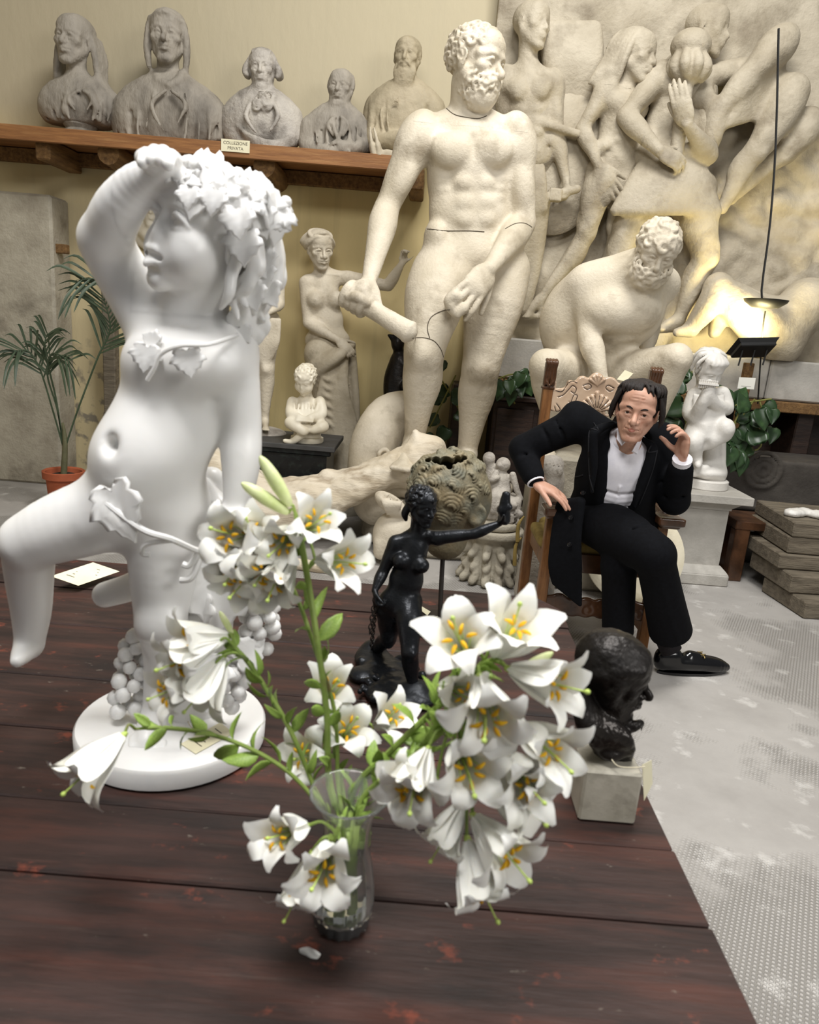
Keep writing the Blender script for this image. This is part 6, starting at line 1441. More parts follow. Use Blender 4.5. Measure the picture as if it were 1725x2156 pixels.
    # 3 gentleman with jabot
    S = Sc(); hh = .285; hc = A(553, 148, -.04); Pp, R = head(S, hc, nrm((.05, -1, -.03)), nrm((-.03, 0, 1)), hh, neck=A(553, 208, .02), age=.6, jaw=.95, slim=.92)
    S.el(Pp(0, -.1, .18), np.array((.37, .43, .35))*hh, R, .02)
    for s in (-1, 1):
        for j in range(3): S.ch([Pp(.30*s, .1-.1*j, .22), Pp(.40*s, .05-.1*j, .05), Pp(.43*s, .02-.1*j, -.08), Pp(.37*s, .05-.1*j, -.14)], [.06*hh, .08*hh, .085*hh, .05*hh], .008, n=3)
    for i in range(9): S.ch([Pp(-.22+.055*i, .27, .32), Pp(-.22+.055*i, .12, .45-abs(i-4)*.012), Pp(-.20+.05*i, -.15, .47-abs(i-4)*.015), Pp(-.1+.025*i, -.35, .36)], [.02*hh, .035*hh, .035*hh, .02*hh], .006, n=3)
    S.el(A(552, 262, .02), (.29, .19, .24), None, .06); S.ch([A(502, 250, .02), A(552, 225, .0), A(604, 252, .02)], [.10, .12, .10], .08, n=3)
    S.ch([A(498, 255, .02), A(495, 285, -.03), A(520, 308, -.12)], [.09, .075, .05], .05, n=3); S.ch([A(608, 258, .02), A(612, 288, -.03), A(590, 310, -.12)], [.09, .08, .05], .05, n=3)
    rnd = random.Random(1)
    for i in range(22): S.to(A(552+rnd.uniform(-14, 14), 205+rnd.uniform(-6, 26), -.16-rnd.random()*.03), nrm((rnd.gauss(0, .4), -1, rnd.gauss(0, .4))), .02, .009, .006)
    for s in (-1, 1): S.ch([A(552+s*18, 190, -.06), A(552+s*24, 205, -.10), A(552+s*10, 222, -.17)], [.03, .035, .02], .012, n=3); S.ch([A(552+s*22, 212, -.14), A(552+s*34, 245, -.20), A(552+s*14, 278, -.23)], [.014, .018, .01], .012, n=3)
    for i in range(6): S.ch([A(490+i*3, 255+i*7, -.08), A(525+i*3, 285+i*5, -.20), A(575, 300+i*3, -.22), A(618, 285+i*4, -.10)], [.012, .018, .018, .012], .012, n=4)
    S.el(A(552, 342, 0), (.5, .4, .11), None, .02, -1) if False else None
    t = bust_finish(S, 'portrait_bust', 'pale grey bust of a gentleman with side curls, ruffled jabot and sash', 'grey_cast_light', .010, hc, .18, (552, 322), .0062)
    # 4 seated man with hands folded
    S = Sc(); hh = .262; hc = A(718, 187, -.03); Pp, R = head(S, hc, nrm((-.12, -1, .02)), (0, 0, 1), hh, neck=A(715, 240, .02), age=.9, jaw=1.15)
    S.el(Pp(0, -.1, .17), np.array((.35, .42, .34))*hh, R, .02)
    for i in range(14): a = -1.9+3.8*i/13; S.ch([Pp(.3*math.sin(a), -.05-.2*abs(math.cos(a)), .35), Pp(.36*math.sin(a), .05*math.cos(a), .15), Pp(.36*math.sin(a), .0, .02)], .03*hh, .008, n=3)
    S.el(A(708, 290, .02), (.24, .17, .23), None, .06); S.ch([A(662, 275, .02), A(712, 252, 0), A(752, 272, .02)], [.09, .10, .09], .07, n=3)
    S.ch([A(655, 275, .0), A(652, 312, -.06), A(700, 322, -.20)], [.085, .07, .045], .04, n=3); S.ch([A(760, 275, .0), A(768, 305, -.06), A(720, 312, -.20)], [.085, .07, .045], .04, n=3)
    coat(S, A, 712, 250, 310, 62, .17, 4)
    hand(S, A(690, 322, -.2), (1, -.1, .05), (0, .4, -.9), .17, 1, (.4, .4, .4, .4), k=.006); hand(S, A(735, 304, -.2), (-1, -.15, .1), (0, .5, -.8), .17, -1, (.5, .5, .5, .5), k=.006)
    for i in range(8): S.ch([A(665+12*i, 262+abs(i-4)*4, -.12), A(668+11*i, 300, -.18)], [.006, .010], .015, -1 if i % 2 else 1)
    for i in range(6): S.ch([A(690+i*9, 318, -.22), A(688+i*10, 334, -.20)], [.012, .016], .01)
    for s in (-1, 1): S.ch([A(712+s*12, 236, -.08), A(712+s*10, 262, -.16), A(712+s*2, 290, -.19)], [.018, .02, .01], .01, n=3)
    bust_finish(S, 'portrait_bust', 'grey half-figure of a robed man with folded hands, second from the colossus', 'grey_cast', .010, hc, .165, (712, 334), .0058)
    # 5 bearded man with crossed arms
    S = Sc(); hh = .275; hc = A(858, 122, -.05); Pp, R = head(S, hc, nrm((-.15, -1, -.02)), (0, 0, 1), hh, neck=A(858, 190, .02), age=.5)
    S.el(Pp(0, -.1, .18), np.array((.35, .42, .34))*hh, R, .02)
    for i in range(15): x = -.22+.44*i/14; S.ch([Pp(x, .26-abs(x)*.4, -.22), Pp(x*1.15, .36-abs(x)*.5, -.42), Pp(x*.95, .34-abs(x)*.3, -.66+abs(x)*.3)], [.05*hh, .055*hh, .02*hh], .008, n=3)
    for s in (-1, 1): S.ch([Pp(.02*s, .40, -.19), Pp(.11*s, .38, -.22), Pp(.18*s, .33, -.33)], [.03*hh, .035*hh, .02*hh], .006, n=3)
    S.el(A(850, 260, .03), (.29, .19, .28), None, .06); S.ch([A(800, 230, .02), A(855, 205, 0), A(905, 230, .02)], [.10, .12, .10], .08, n=3)
    S.ch([A(798, 240, .0), A(795, 280, -.05), A(800, 300, -.10), A(860, 292, -.22)], [.09, .085, .075, .06], .04, n=4); S.ch([A(912, 240, .0), A(915, 285, -.05), A(860, 305, -.2)], [.09, .08, .06], .04, n=3)
    for q in range(5): S.ch([A(836, 212, -.18), A(836+14*math.cos(q*1.25), 212+10*math.sin(q*1.25), -.18)], .006, .005)
    coat(S, A, 845, 205, 275, 75, .19, 5, False)
    S.ch([A(812, 215, -.13), A(812, 265, -.16)], .006, .01, -1)
    bust_finish(S, 'portrait_bust', 'brown-grey half-figure of a bearded man with crossed arms behind the colossus shoulder', 'tan_cast', .011, hc, .18, (850, 330), .0064)
    # praying hands
    S = Sc()
    for s in (-1, 1): hand(S, A(795+s*6, 338, -.24), nrm((-.25, 0, 1)), (-s*.3-s, .0, 0), .23, -s, (.05, .05, .05, .05), k=.006)
    S.ch([A(800, 336, -.24), A(815, 330, -.22), A(830, 334, -.2)], [.05, .05, .05], .02); V, Q = S.mesh(.007); V[:, 2] = np.maximum(V[:, 2], SHZ+.001)
    tag(put('praying_hands', V, Q, M['tan_plaster']), 'cast of a pair of praying hands standing on the shelf edge', 'sculpture')
busts()
# sign on the shelf edge
def sign():
    Y = 5.675; p = [at(466, 319, Y), at(526, 321, Y), at(526, 296, Y), at(466, 293, Y)]
    w = p[1][0]-p[0][0]; h = p[3][2]-p[0][2]; c = sum(p)/4
    s = MB().box((c[0], Y, c[2]), (w/2, .002, h/2)).obj('sign', M['paper'], base=(c[0], Y, c[2]-h/2)); tag(s, 'small cream sign reading COLLEZIONE PRIVATA on the shelf edge', 'sign')
    for i, tx in enumerate(('COLLEZIONE', 'PRIVATA')):
        cu = bpy.data.curves.new('lettering', 'FONT'); cu.body = tx; cu.align_x = 'CENTER'; cu.align_y = 'CENTER'; cu.size = h*.36; cu.extrude = .0004
        o = bpy.data.objects.new('lettering', cu); dg = None
        COL.objects.link(o); o.rotation_euler = (math.pi/2, 0, 0); o.location = (0, -.0026, h*(.70-.42*i)); bpy.context.view_layer.update()
        me = bpy.data.meshes.new_from_object(o.evaluated_get(bpy.context.evaluated_depsgraph_get())); loc, rot = o.location.copy(), o.rotation_euler.copy(); bpy.data.objects.remove(o)
        q = bpy.data.objects.new('lettering', me); COL.objects.link(q); q.location = loc; q.rotation_euler = rot; q.parent = s; me.materials.clear(); me.materials.append(M['ink'])
sign()
# angel's face hanging on the wall behind the raised arm
def wall_face():
    A = lambda u, v, d=0: at(u, v, 6.22+d); S = Sc(); hh = .30; hc = A(326, 440, 0); Pp, R = head(S, hc, nrm((.12, -1, .0)), nrm((.05, 0, 1)), hh, neck=A(322, 490, .04))
    curls(S, Pp, R, hh, 60, lambda q: q[2] > .2 or (abs(q[0]) > .28), .06, .1, 7, .05)
    S.ch([A(295, 480, .0), A(322, 495, -.02), A(350, 478, .0)], [.05, .07, .05], .04, n=3); S.el(A(326, 450, .05), (.26, .08, .30), None, .03)
    S.bx(A(326, 450, .40), (1, .34, 1), None, 0, .01, -1); V, Q = S.mesh(.008)
    tag(put('wall_mask', V, Q, M['ivory']), 'ivory plaster face with curls hanging on the wall behind the raised marble arm', 'mask')
    B = Sc(); B.el(A(330, 520, -.25), (.12, .1, .12), None, .03); B.ch([A(330, 530, -.25), A(328, 600, -.25)], [.08, .2], .06); V, Q = B.mesh(.012)
wall_face()
# ------------------------------------------------------------------ great relief on the right
def relief():
    Y = 6.02; A = lambda u, v, d=0: at(u, v, Y+d)
    x0, x1, z0, z1 = .35, 4.7, at(1350, 735, 6.05)[2], 4.5
    t = thing('plaster_relief', ((x0+x1)/2, 6.2, z0), 'huge plaster relief of striding nudes and warriors covering the right wall', 'relief')
    # uneven ground of the relief
    nx, nz = 190, 130; X = np.linspace(x0, x1, nx); Z = np.linspace(z0, z1, nz); V = []
    for z in Z:
        for x in X:
            n = mnoise.noise((x*1.6, z*1.6, 3.1))*.035+mnoise.noise((x*5, z*5, 1))*.014+mnoise.noise((x*16, z*16, 4))*.005
            if x > 2.0 and z < 3.2: n += abs(mnoise.noise((x*4.2, z*5, 7)))*.07
            V.append((x, 6.15-n*1.2, z))
    F = [(j*nx+i, j*nx+i+1, (j+1)*nx+i+1, (j+1)*nx+i) for j in range(nz-1) for i in range(nx-1)]
    b = len(V); V += [(x0, 6.29, z0), (x1, 6.29, z0), (x1, 6.29, z1), (x0, 6.29, z1)]
    F += [tuple([b+1, b]+list(range(0, nx))), tuple([b+3, b+2]+[ (nz-1)*nx+i for i in range(nx-1, -1, -1)]), tuple([b, b+3]+[j*nx for j in range(nz-1, -1, -1)]), tuple([b+2, b+1]+[j*nx+nx-1 for j in range(nz)]), (b, b+1, b+2, b+3)]
    put('ground', np.array(V), F, M['relief'], t)
    rl = M['relief']
    # warrior with sword hilt, left
    S = Sc(); hh = .34; N, P = A(1112, 140, 0), A(1112, 345, .02); SR, SL = A(1064, 165, .03), A(1165, 172, .02)
    torso(S, N, P, SR, SL, A(1085, 360, 0), A(1135, 360, 0), hh, m=1.0); hc = A(1120, 55, -.02); head(S, hc, nrm((.6, -.7, .0)), (0, 0, 1), hh, neck=N)
    arm(S, SL, A(1172, 285, -.02), A(1192, 380, -.06), (0, -1, 0), hh, 1.0); hand(S, A(1192, 378, -.06), (.05, -.1, -1), (-1, -.2, 0), .25, 1, (1.4, 1.4, 1.4, 1.4), fat=1.1)
    arm(S, SR, A(1062, 285, .03), A(1080, 360, .0), (0, -1, 0), hh, 1.0)
    S.bx(A(1176, 276, -.02), (.16, .10, .028), rotm((0, 1, 0), .2), .008, .008)
    for i in range(7): S.ch([A(1082+i*10, 350, -.13), A(1078+i*11, 385, -.16), A(1075+i*12, 440, -.14)], [.022, .03, .022], .015, n=3)
    S.ch([A(1100, 430, -.05), A(1095, 520, -.02), A(1060, 640, .02)], [.13, .10, .07], .05, n=3); S.ch([A(1125, 430, -.03), A(1120, 540, 0), A(1100, 650, .02)], [.12, .09, .07], .05, n=3)
    S.rc(A(1160, 412, -.12), A(1215, 398, -.10), .03, .032, .01); S.bx(A(1168, 411, -.12), (.05, .04, .045), None, .006, .006)
    V, Q = S.mesh(.013, [(A(1195, 400, -.08), (.14, .14, .14), .008)]); V[:, 2] = np.maximum(V[:, 2], z0); put('warrior', V, Q, rl, t)
    s = MB(); c = A(1178, 340, .04); s.lathe([(.0001, .05), (.25, .04), (.46, .015), (.5, -.02), (.5, -.08)], c, 48, axis=fru((0, 0, 1), (.0, -1, .0)), ex=.72, ey=1.05, cap=False); s.obj('shield', rl, t, smooth=True)
    # drapery above
    S = Sc()
    for i in range(9): S.ch([A(1150+i*13, 60, .06), A(1158+i*12, 130, .04), A(1170+i*9, 205+8*(i % 3), .08)], [.05, .06, .04], .03, n=3)
    V, Q = S.mesh(.015); put('drapery', V, Q, rl, t)
    # hooded nude striding left
    S = Sc(); hh = .36; N, P = A(1318, 190, 0), A(1296, 350, 0); SR, SL = A(1278, 188, -.06), A(1350, 205, .06); HR, HL = A(1268, 375, -.02), A(1318, 365, .03)
    torso(S, N, P, SR, SL, HR, HL, hh, m=.85); hc = A(1338, 122, -.04); Pp, R = head(S, hc, nrm((.75, -.62, -.05)), nrm((.06, 0, 1)), hh, neck=N, eyes='blank', jaw=1.05)
    S.el(Pp(0, -.1, .2), np.array((.38, .45, .36))*hh, R, .02)
    for i in range(6): S.ch([Pp(.14, .10-.09*i, .46), Pp(.34, .06-.09*i, .22), Pp(.38, -.02-.09*i, -.1), Pp(.36+.04*i, -.10-.08*i, -.42), Pp(.30+.06*i, -.2-.08*i, -.62)], [.05*hh, .06*hh, .07*hh, .07*hh, .04*hh], .008, n=4)
    arm(S, SR, A(1226, 272, -.06), A(1262, 350, -.14), (0, -1, 0), hh, .88); hand(S, A(1262, 350, -.14), A(1290, 400, -.16)-A(1262, 350, -.14), (.3, .9, .1), .30, 1, (.2, .2, .2, .25), thumb=(.8, .5, .1), splay=.8)
    leg(S, HR, A(1236, 490, -.04), A(1140, 628, .0), (-.7, -.7, 0), hh, .82, toe=A(1105, 668, -.05)); leg(S, HL, A(1300, 500, .04), A(1250, 650, .06), (-.5, -.8, 0), hh, .82, toe=A(1200, 690, .02))
    V, Q = S.mesh(.014, [(hc, .22, .009), (A(1278, 378, -.15), (.14, .13, .17), .009)]); V[:, 2] = np.maximum(V[:, 2], z0); put('nude', V, Q, rl, t)
    # kilted warrior with mace
    S = Sc(); hh = .36; N, P = A(1425, 135, .02), A(1410, 330, .02); SR, SL = A(1388, 160, -.04), A(1480, 180, .05)
    torso(S, N, P, SR, SL, A(1375, 350, 0), A(1450, 350, 0), hh, m=1.0); hc = A(1490, 65, -.02); head(S, hc, nrm((.8, -.55, -.2)), nrm((.1, 0, 1)), hh, neck=N)
    ER, WR = A(1318, 245, -.16), A(1388, 318, -.28); arm(S, SR, ER, WR, (0, -1, 0), hh, 1.15); hand(S, WR, (.8, -.1, -.35), (.1, .9, -.3), .28, 1, (.6, .6, .7, .8), fat=1.05)
    EL, WL = A(1494, 328, -.14), A(1448, 262, -.31); arm(S, SL, EL, WL, (0, -1, 0), hh, 1.1); hand(S, WL, A(1425, 180, -.33)-WL, (.6, .8, .1), .32, 1, (.15, .15, .15, .2), thumb=(.8, .4, .3), fat=1.0)
    S.ch([A(1355, 335, -.02), A(1410, 328, -.08), A(1468, 335, -.02)], [.10, .12, .10], .05, n=3)
    for i in range(15):
        q = i/14; S.ch([A(1358+q*112, 335, -.10-.06*math.sin(q*3.14)), A(1328+q*160, 390, -.14-.08*math.sin(q*3.14)), A(1296+q*212, 443, -.16-.08*math.sin(q*3.14))], [.035, .048, .042], .015, n=3)
    S.ch([A(1355, 400, -.02), A(1410, 400, -.04), A(1470, 400, -.02)], [.14, .16, .14], .05)
    leg(S, A(1455, 430, -.04), A(1488, 545, -.12), A(1430, 672, -.04), (.3, -1, 0), hh, 1.05, toe=A(1385, 695, -.14)); leg(S, A(1345, 430, .0), A(1300, 545, -.02), A(1230, 660, .0), (-.5, -.8, 0), hh, 1.0, toe=A(1190, 690, -.05))
    V, Q = S.mesh(.015, [(A(1400, 330, -.28), (.17, .15, .15), .0085), (A(1432, 220, -.31), (.14, .14, .22), .0085)]); V[:, 2] = np.maximum(V[:, 2], z0); k = put('kilted_warrior', V, Q, rl, t)
    C = Sc(); C.ch([A(1424, 325, -.19), A(1436, 240, -.19), A(1448, 175, -.19)], [.05, .05, .045], .01); C.el(A(1450, 142, -.18), (.13, .13, .12), None, .02); C.el(A(1455, 97, -.17), (.14, .13, .11), None, .02)
    for i in range(9): a = 2*math.pi*i/9; C.ch([A(1450, 166, -.18)+.09*np.array((math.cos(a), math.sin(a), 0)), A(1451, 145, -.18)+.125*np.array((math.cos(a), math.sin(a), 0)), A(1452, 122, -.18)+.10*np.array((math.cos(a), math.sin(a), 0))], [.025, .04, .03], .006, n=3)
    V, Q = C.mesh(.010, sm=1); put('mace', V, Q, rl, k)
    # rushing figures at the right edge
    S = Sc(); hh = .36
    arm(S, A(1640, 95, -.08), A(1575, 165, -.14), A(1512, 238, -.12), (0, -1, 0), .5, 1.0); S.ch([A(1510, 235, -.1), A(1500, 290, -.12), A(1498, 315, -.1)], [.09, .07, .04], .04, n=3)
    for i in range(16): S.ch([A(1655-i*2, 118+i*8, -.03), A(1592-i*4, 172+i*6, -.12-.02*(i % 2)), A(1528-i*1, 236+i*3, -.05)], [.022, .032, .018], .008, n=4)
    leg(S, A(1665, 195, -.06), A(1590, 320, -.10), A(1520, 440, -.04), (.6, -.8, 0), hh, .95); leg(S, A(1700, 260, .02), A(1640, 330, 0), A(1540, 420, .02), (.6, -.8, 0), hh, .85)
    S.el(A(1475, 205, -.03), (.10, .10, .10), None, .05); S.ch([A(1470, 180, 0), A(1500, 160, 0), A(1560, 150, .04)], [.07, .08, .09], .05, n=3)
    V, Q = S.mesh(.015); V[:, 2] = np.maximum(V[:, 2], z0); put('rushing_figure', V, Q, rl, t)
    # reclining figure low on the right, knee raised
    S = Sc(); S.ch([A(1512, 603, -.16), A(1570, 655, -.18), A(1640, 720, -.1)], [.10, .155, .19], .04, n=4); S.ch([A(1512, 603, -.16), A(1492, 645, -.18), A(1455, 692, -.16)], [.095, .095, .06], .04, n=4); S.ch([A(1455, 695, -.16), A(1425, 700, -.2)], [.055, .035], .03)
    S.ch([A(1535, 625, -.08), A(1515, 670, -.08), A(1505, 700, -.1)], [.09, .075, .05], .03, n=3); S.ch([A(1560, 610, -.02), A(1600, 635, -.06), A(1660, 650, -.05)], [.05, .07, .08], .04, n=3)
    S.ch([A(1650, 690, -.05), A(1700, 640, 0)], [.2, .2], .05)
    V, Q = S.mesh(.014); V[:, 2] = np.maximum(V[:, 2], z0); put('reclining_figure', V, Q, rl, t)
relief()

# ------------------------------------------------------------------ masonry below the relief
def masonry():
    zt = at(1350, 735, 6.05)[2]-.005; zb = at(1560, 838, 5.95)[2]
    w = thing('stone_ledge', (2.0, 6.1, 0), 'pale stone block ledge carrying the relief on the right wall', 'ledge')
    xs = [.35, 1.05, 1.75, 2.30, 2.72, 3.6, 4.7]
    for i in range(6): MB().box(((xs[i]+xs[i+1])/2, 6.08, (zt+zb)/2+.01), ((xs[i+1]-xs[i])/2-.006, .20+.01*(i % 2), (zt-zb)/2), bev=.012).obj('stone_block', M['stone'], w)
    MB().box((2.52, 6.02, zb-.035), (2.18, .24, .04), bev=.006).obj('timber_lintel', M['wood_beam'], w)
    for x in (.34, 1.5, 3.1, 4.62): MB().box((x, 6.1, (zb-.07)/2), (.07, .19, (zb-.07)/2), bev=.01).obj('pier', M['wood_dark'], w)
    cab = thing('dark_cabinet', (.93, 5.9, 0), 'dark wooden cabinet in the shadow behind the colossus legs', 'cabinet')
    MB().box((.93, 5.96, .52), (.34, .18, .52), bev=.01).obj('body', M['wood_dark'], cab); MB().box((.93, 5.94, 1.06), (.37, .22, .02), bev=.006).obj('top', M['wood_dark'], cab)
    for s in (-1, 1): MB().box((.93+s*.165, 5.77, .52), (.145, .012, .46), bev=.004).obj('door', M['wood_dark'], cab)
    MB().box((3.1, 6.27, .58), (1.55, .02, .58)).obj('recess_board', M['wood_dark'], w)
    # lower stone with volute
    S = Sc(); A = lambda u, v, d=0: at(u, v, 5.35+d); c = A(1608, 990)
    S.bx((c[0]+.25, 5.62, .40), (.75, .26, .40), None, .02, .01)
    for r in (.13, .085, .04): S.to((c[0], 5.355, c[2]), (0, 1, 0), r, .018, .008)
    S.ch([(c[0]-.35, 5.36, .42), (c[0], 5.34, .44), (c[0]+.6, 5.35, .40)], .03, .02, n=3); S.ch([(c[0]-.45, 5.35, .3), (c[0]+.1, 5.35, .26), (c[0]+.6, 5.35, .33)], [.02, .04, .03], .02, -1, n=3)
    V, Q = S.mesh(.014, sm=1); tag(put('volute_stone', V, Q, M['stone_dark']), 'dark carved stone with a spiral volute behind the pedestal', 'stone')
M['stone_dark'] = mat('dark_stone', hexc('#4d4842'), hexc('#3a3530'), .8, 5, bump=.4, bscale=30)
masonry()

# ------------------------------------------------------------------ crouching bearded giant
def giant():
    A = lambda u, v, d=0: at(u, v, 4.75+d); S = Sc(); hh = .315
    hc = A(1383, 528, -.30); f = nrm((-.05, -.80, -.60)); u = nrm((.12, -.55, .85)); N = A(1345, 580, -.10)
    Pp, R = head(S, hc, f, u, hh, neck=N, brow=1.2, age=.5, jaw=1.1)
    S.el(Pp(0, -.1, .2), np.array((.37, .43, .34))*hh, R, .02)
    curls(S, Pp, R, hh, 80, lambda q: q[2] > .2 or q[1] < .1 and q[2] > -.25, .075, .12, 12, .06, .008)
    curls(S, Pp, R, hh, 70, lambda q: q[2] < -.18 and q[1] > -.05,   .065, .10, 13, .03, .008, cen=(0, .13, -.30), rad=(.32, .28, .36)); S.el(Pp(0, .18, -.42), np.array((.27, .2, .24))*hh, R, .03)
    # back, chest, belly
    SR, SL = A(1238, 600, -.05), A(1392, 600, .08); P = A(1215, 790, .25)
    S.el(A(1300, 645, .02), (.29, .24, .27), rotm((0, 1, 0), .35), .08); S.el(A(1240, 720, .14), (.22, .20, .25), None, .10); S.el(P, (.30, .27, .22), None, .08)
    for q in range(4): S.el(A(1310-q*14, 690+q*18, -.14+q*.05), (.11, .05, .045), rotm((0, 1, 0), .3), .03)
    for q in range(3): S.ch([A(1340-q*12, 705+q*20, -.16+q*.05), A(1300-q*10, 712+q*20, -.20+q*.05), A(1262, 700+q*20, -.14+q*.05)], .012, .03, -1, n=3)
    S.el(A(1338, 652, -.15), (.16, .12, .13), None, .035); S.el(A(1284, 655, -.18), (.16, .11, .13), None, .035); S.rc(N, SR, .13, .13, .1); S.rc(N, SL, .13, .12, .1); S.el(A(1195, 660, .12), (.16, .2, .25), rotm((0, 1, 0), .3), .1)
    arm(S, SR, A(1240, 705, -.18), A(1268, 800, -.30), (.3, -1, 0), hh, 1.28); hand(S, A(1268, 800, -.30), (.2, -.3, -1), (0, 1, -.3), .30, 1, (.5, .5, .5, .5))
    arm(S, SL, A(1375, 690, .34), A(1340, 780, .30), (0, -1, 0), hh, 1.0)
    # bent legs
    leg(S, A(1215, 800, .20), A(1150, 770, -.30), A(1165, 905, -.12), (-.3, -.9, .3), hh, 1.32, toe=A(1150, 960, -.4)); leg(S, A(1275, 810, .15), A(1425, 755, -.32), A(1372, 905, -.22), (.4, -.8, .4), hh, 1.20, toe=A(1360, 960, -.45))
    V, Q = S.mesh(.0135, [(hc, (.22, .25, .26), .0066)], smf=0)
    b = A(1270, 950, .05); zb = b[2]; t = thing('crouching_giant_statue', (b[0], b[1], 0), 'cream plaster giant with curly beard crouching behind the armchair', 'statue'); put('figure', V, Q, M['plaster'], t)
    MB().box((b[0]-.06, b[1]-.04, zb/2), (.38, .35, zb/2), bev=.02).obj('block', M['stone_warm'], t)
    p = A(1335, 795, -.34); tag(card('paper_tag', [at(1299, 799, 4.38), at(1318, 803, 4.36), at(1334, 786, 4.36), at(1316, 779, 4.38)], None, None, None, 0), 'tan paper tag tucked on the crouching giant above the chair crest', 'tag')
giant()

# ------------------------------------------------------------------ piping child on a pedestal
def piper():
    fb = onz(1532, 1237, 0); Yf = fb[1]; xr = fb[0]; w = .47; xc = xr-w/2; yc = Yf+w/2
    t = thing('stone_pedestal', (xc, yc, 0), 'square grey stone pedestal with moulded cap to the right of the armchair', 'pedestal')
    zt = at(1570, 1046, Yf-.0)[2]; R = rotm((0, 0, 1), 0)
    MB().box((xc, yc, .04), (w/2, w/2, .04), bev=.008).obj('foot', M['stone'], t)
    q = MB(); prof = [(w/2-.005, .08), (w/2-.02, .10), (w/2-.045, .125), (w/2-.05, .13)]
    def sq(m, prof):
        V = []; F = []
        for r, z in prof: V += [(xc-r, yc-r, z), (xc+r, yc-r, z), (xc+r, yc+r, z), (xc-r, yc+r, z)]
        for i in range(len(prof)-1):
            for j in range(4): F.append((i*4+j, i*4+(j+1) % 4, i*4+4+(j+1) % 4, i*4+4+j))
        F.append((3, 2, 1, 0)); F.append(tuple((len(prof)-1)*4+j for j in range(4))); m.add(V, F); return m
    sq(MB(), prof).obj('base_moulding', M['stone'], t); r0 = w/2-.06
    sq(MB(), [(r0, .13), (r0, zt-.115)]).obj('shaft', M['stone'], t)
    sq(MB(), [(r0+.01, zt-.115), (r0+.012, zt-.10), (r0+.03, zt-.085), (r0+.055, zt-.06), (r0+.065, zt-.055)]).obj('cap_moulding', M['stone'], t)
    MB().box((xc, yc, zt-.027), (r0+.105, r0+.105, .027), bev=.004).obj('cap', M['stone'], t)
    Y = yc; A = lambda u, v, d=0: at(u, v, Y+d); S = Sc(); hh = .245
    hc = A(1492, 778, -.06); f = nrm((.30, -.72, -.58)); u = nrm((.10, -.50, .86)); N = A(1490, 825, .0)
    Pp, R_ = head(S, hc, f, u, hh, neck=N, child=True)
    rnd = random.Random(9)
    for i in range(46):
        a = rnd.uniform(-3, 3); x, y = math.sin(a), math.cos(a); 
        if y > .75: e = (x*.35, .30, .26)
        else: e = (x*.42, -.08+y*.42, rnd.uniform(-.15, .05))
        w_ = rnd.uniform(-.05, .05); S.ch([Pp(x*.1, -.05+y*.12, .50), Pp(x*.32+w_, -.07+y*.34, .40), Pp(x*.40-w_, -.08+y*.40, .22 if y < .75 else .33), Pp(*e)], [.03*hh, .05*hh, .05*hh, .02*hh], .006, n=3)
    S.el(A(1490, 860, .03), (.10, .085, .13), None, .05); S.el(A(1482, 905, .02), (.125, .11, .12), None, .05)
    SR, SL = A(1464, 833, .0), A(1520, 830, .02)
    S.ch([SR, A(1452, 868, -.04), A(1463, 880, -.10)], [.055, .05, .045], .03, n=3); S.ch([A(1463, 880, -.10), A(1480, 845, -.17), A(1492, 815, -.18)], [.045, .038, .028], .015, n=3); S.el(A(1493, 810, -.18), (.032, .025, .035), None, .012)
    S.ch([SL, A(1530, 860, -.02), A(1505, 850, -.14), A(1498, 825, -.18)], [.055, .048, .04, .028], .03, n=3)
    for i in range(14): a = i/13; S.ch([A(1462+a*62, 830+6*math.sin(a*3), -.07-.03*math.sin(a*3.1)), A(1462+a*58, 865, -.09-.03*math.sin(a*3.1)), A(1446+a*82, 920-8*math.sin(a*6), -.09-.06*math.sin(a*3.1))], [.010, .018, .022], .006, n=3)
    for i in range(4): S.ch([A(1452+2*i, 878+6*i, -.08), A(1485, 895+5*i, -.15), A(1520, 880+5*i, -.08)], [.012, .018, .012], .012, n=3)
    S.ch([A(1466, 915, .0), A(1461, 930, -.14), A(1464, 955, -.10), A(1467, 972, -.10)], [.075, .062, .048, .036], .03, n=3); S.ch([A(1468, 972, -.10), A(1470, 980, -.17)], [.034, .024], .015)
    S.ch([A(1500, 912, .0), A(1527, 900, -.14), A(1525, 912, -.12)], [.075, .062, .058], .03, n=3); S.ch([A(1525, 905, -.13), A(1500, 930, -.12), A(1470, 940, -.06)], [.055, .045, .034], .02, n=3)
    S.ch([A(1500, 920, .10), A(1503, 970, .06), A(1495, 1000, .02)], [.09, .08, .10], .04, n=3)
    S.el(A(1484, 992, .0), (.14, .13, .05), None, .05)
    for i in range(30): S.sp(A(1484+rnd.uniform(-30, 28), 990+rnd.uniform(-6, 12), -.02+rnd.uniform(-.08, .05)), rnd.uniform(.018, .03), .012)
    V, Q = S.mesh(.0085, [(hc, .145, .0055)]); V[:, 2] = np.maximum(V[:, 2], zt+.05)
    b = A(1482, 1025, 0); b[2] = zt; b[1] = yc; t2 = thing('piping_child_statue', (b[0], b[1], zt), 'white marble child playing pan pipes on the stone pedestal', 'statue'); put('figure', V, Q, M['marble2'], t2)
    MB().lathe([(.150, 0), (.155, .006), (.155, .055), (.145, .062)], b, 40, ex=1.0, ey=.95).obj('base', M['marble2'], t2, smooth=True)
    pw = MB(); p0, p1 = A(1474, 806, -.21), A(1510, 809, -.22)
    for i in range(9): p = lerp(p0, p1, i/8); pw.tube([p+np.array((0, 0, .02)), p-np.array((0, -.008, .032-.002*i))], .0072, 8)
    pw.box(lerp(p0, p1, .5)-np.array((0, .006, .004)), (.064, .008, .006), rotm((0, 1, 0), .02)); pw.obj('pan_pipes', M['marble2'], t2)
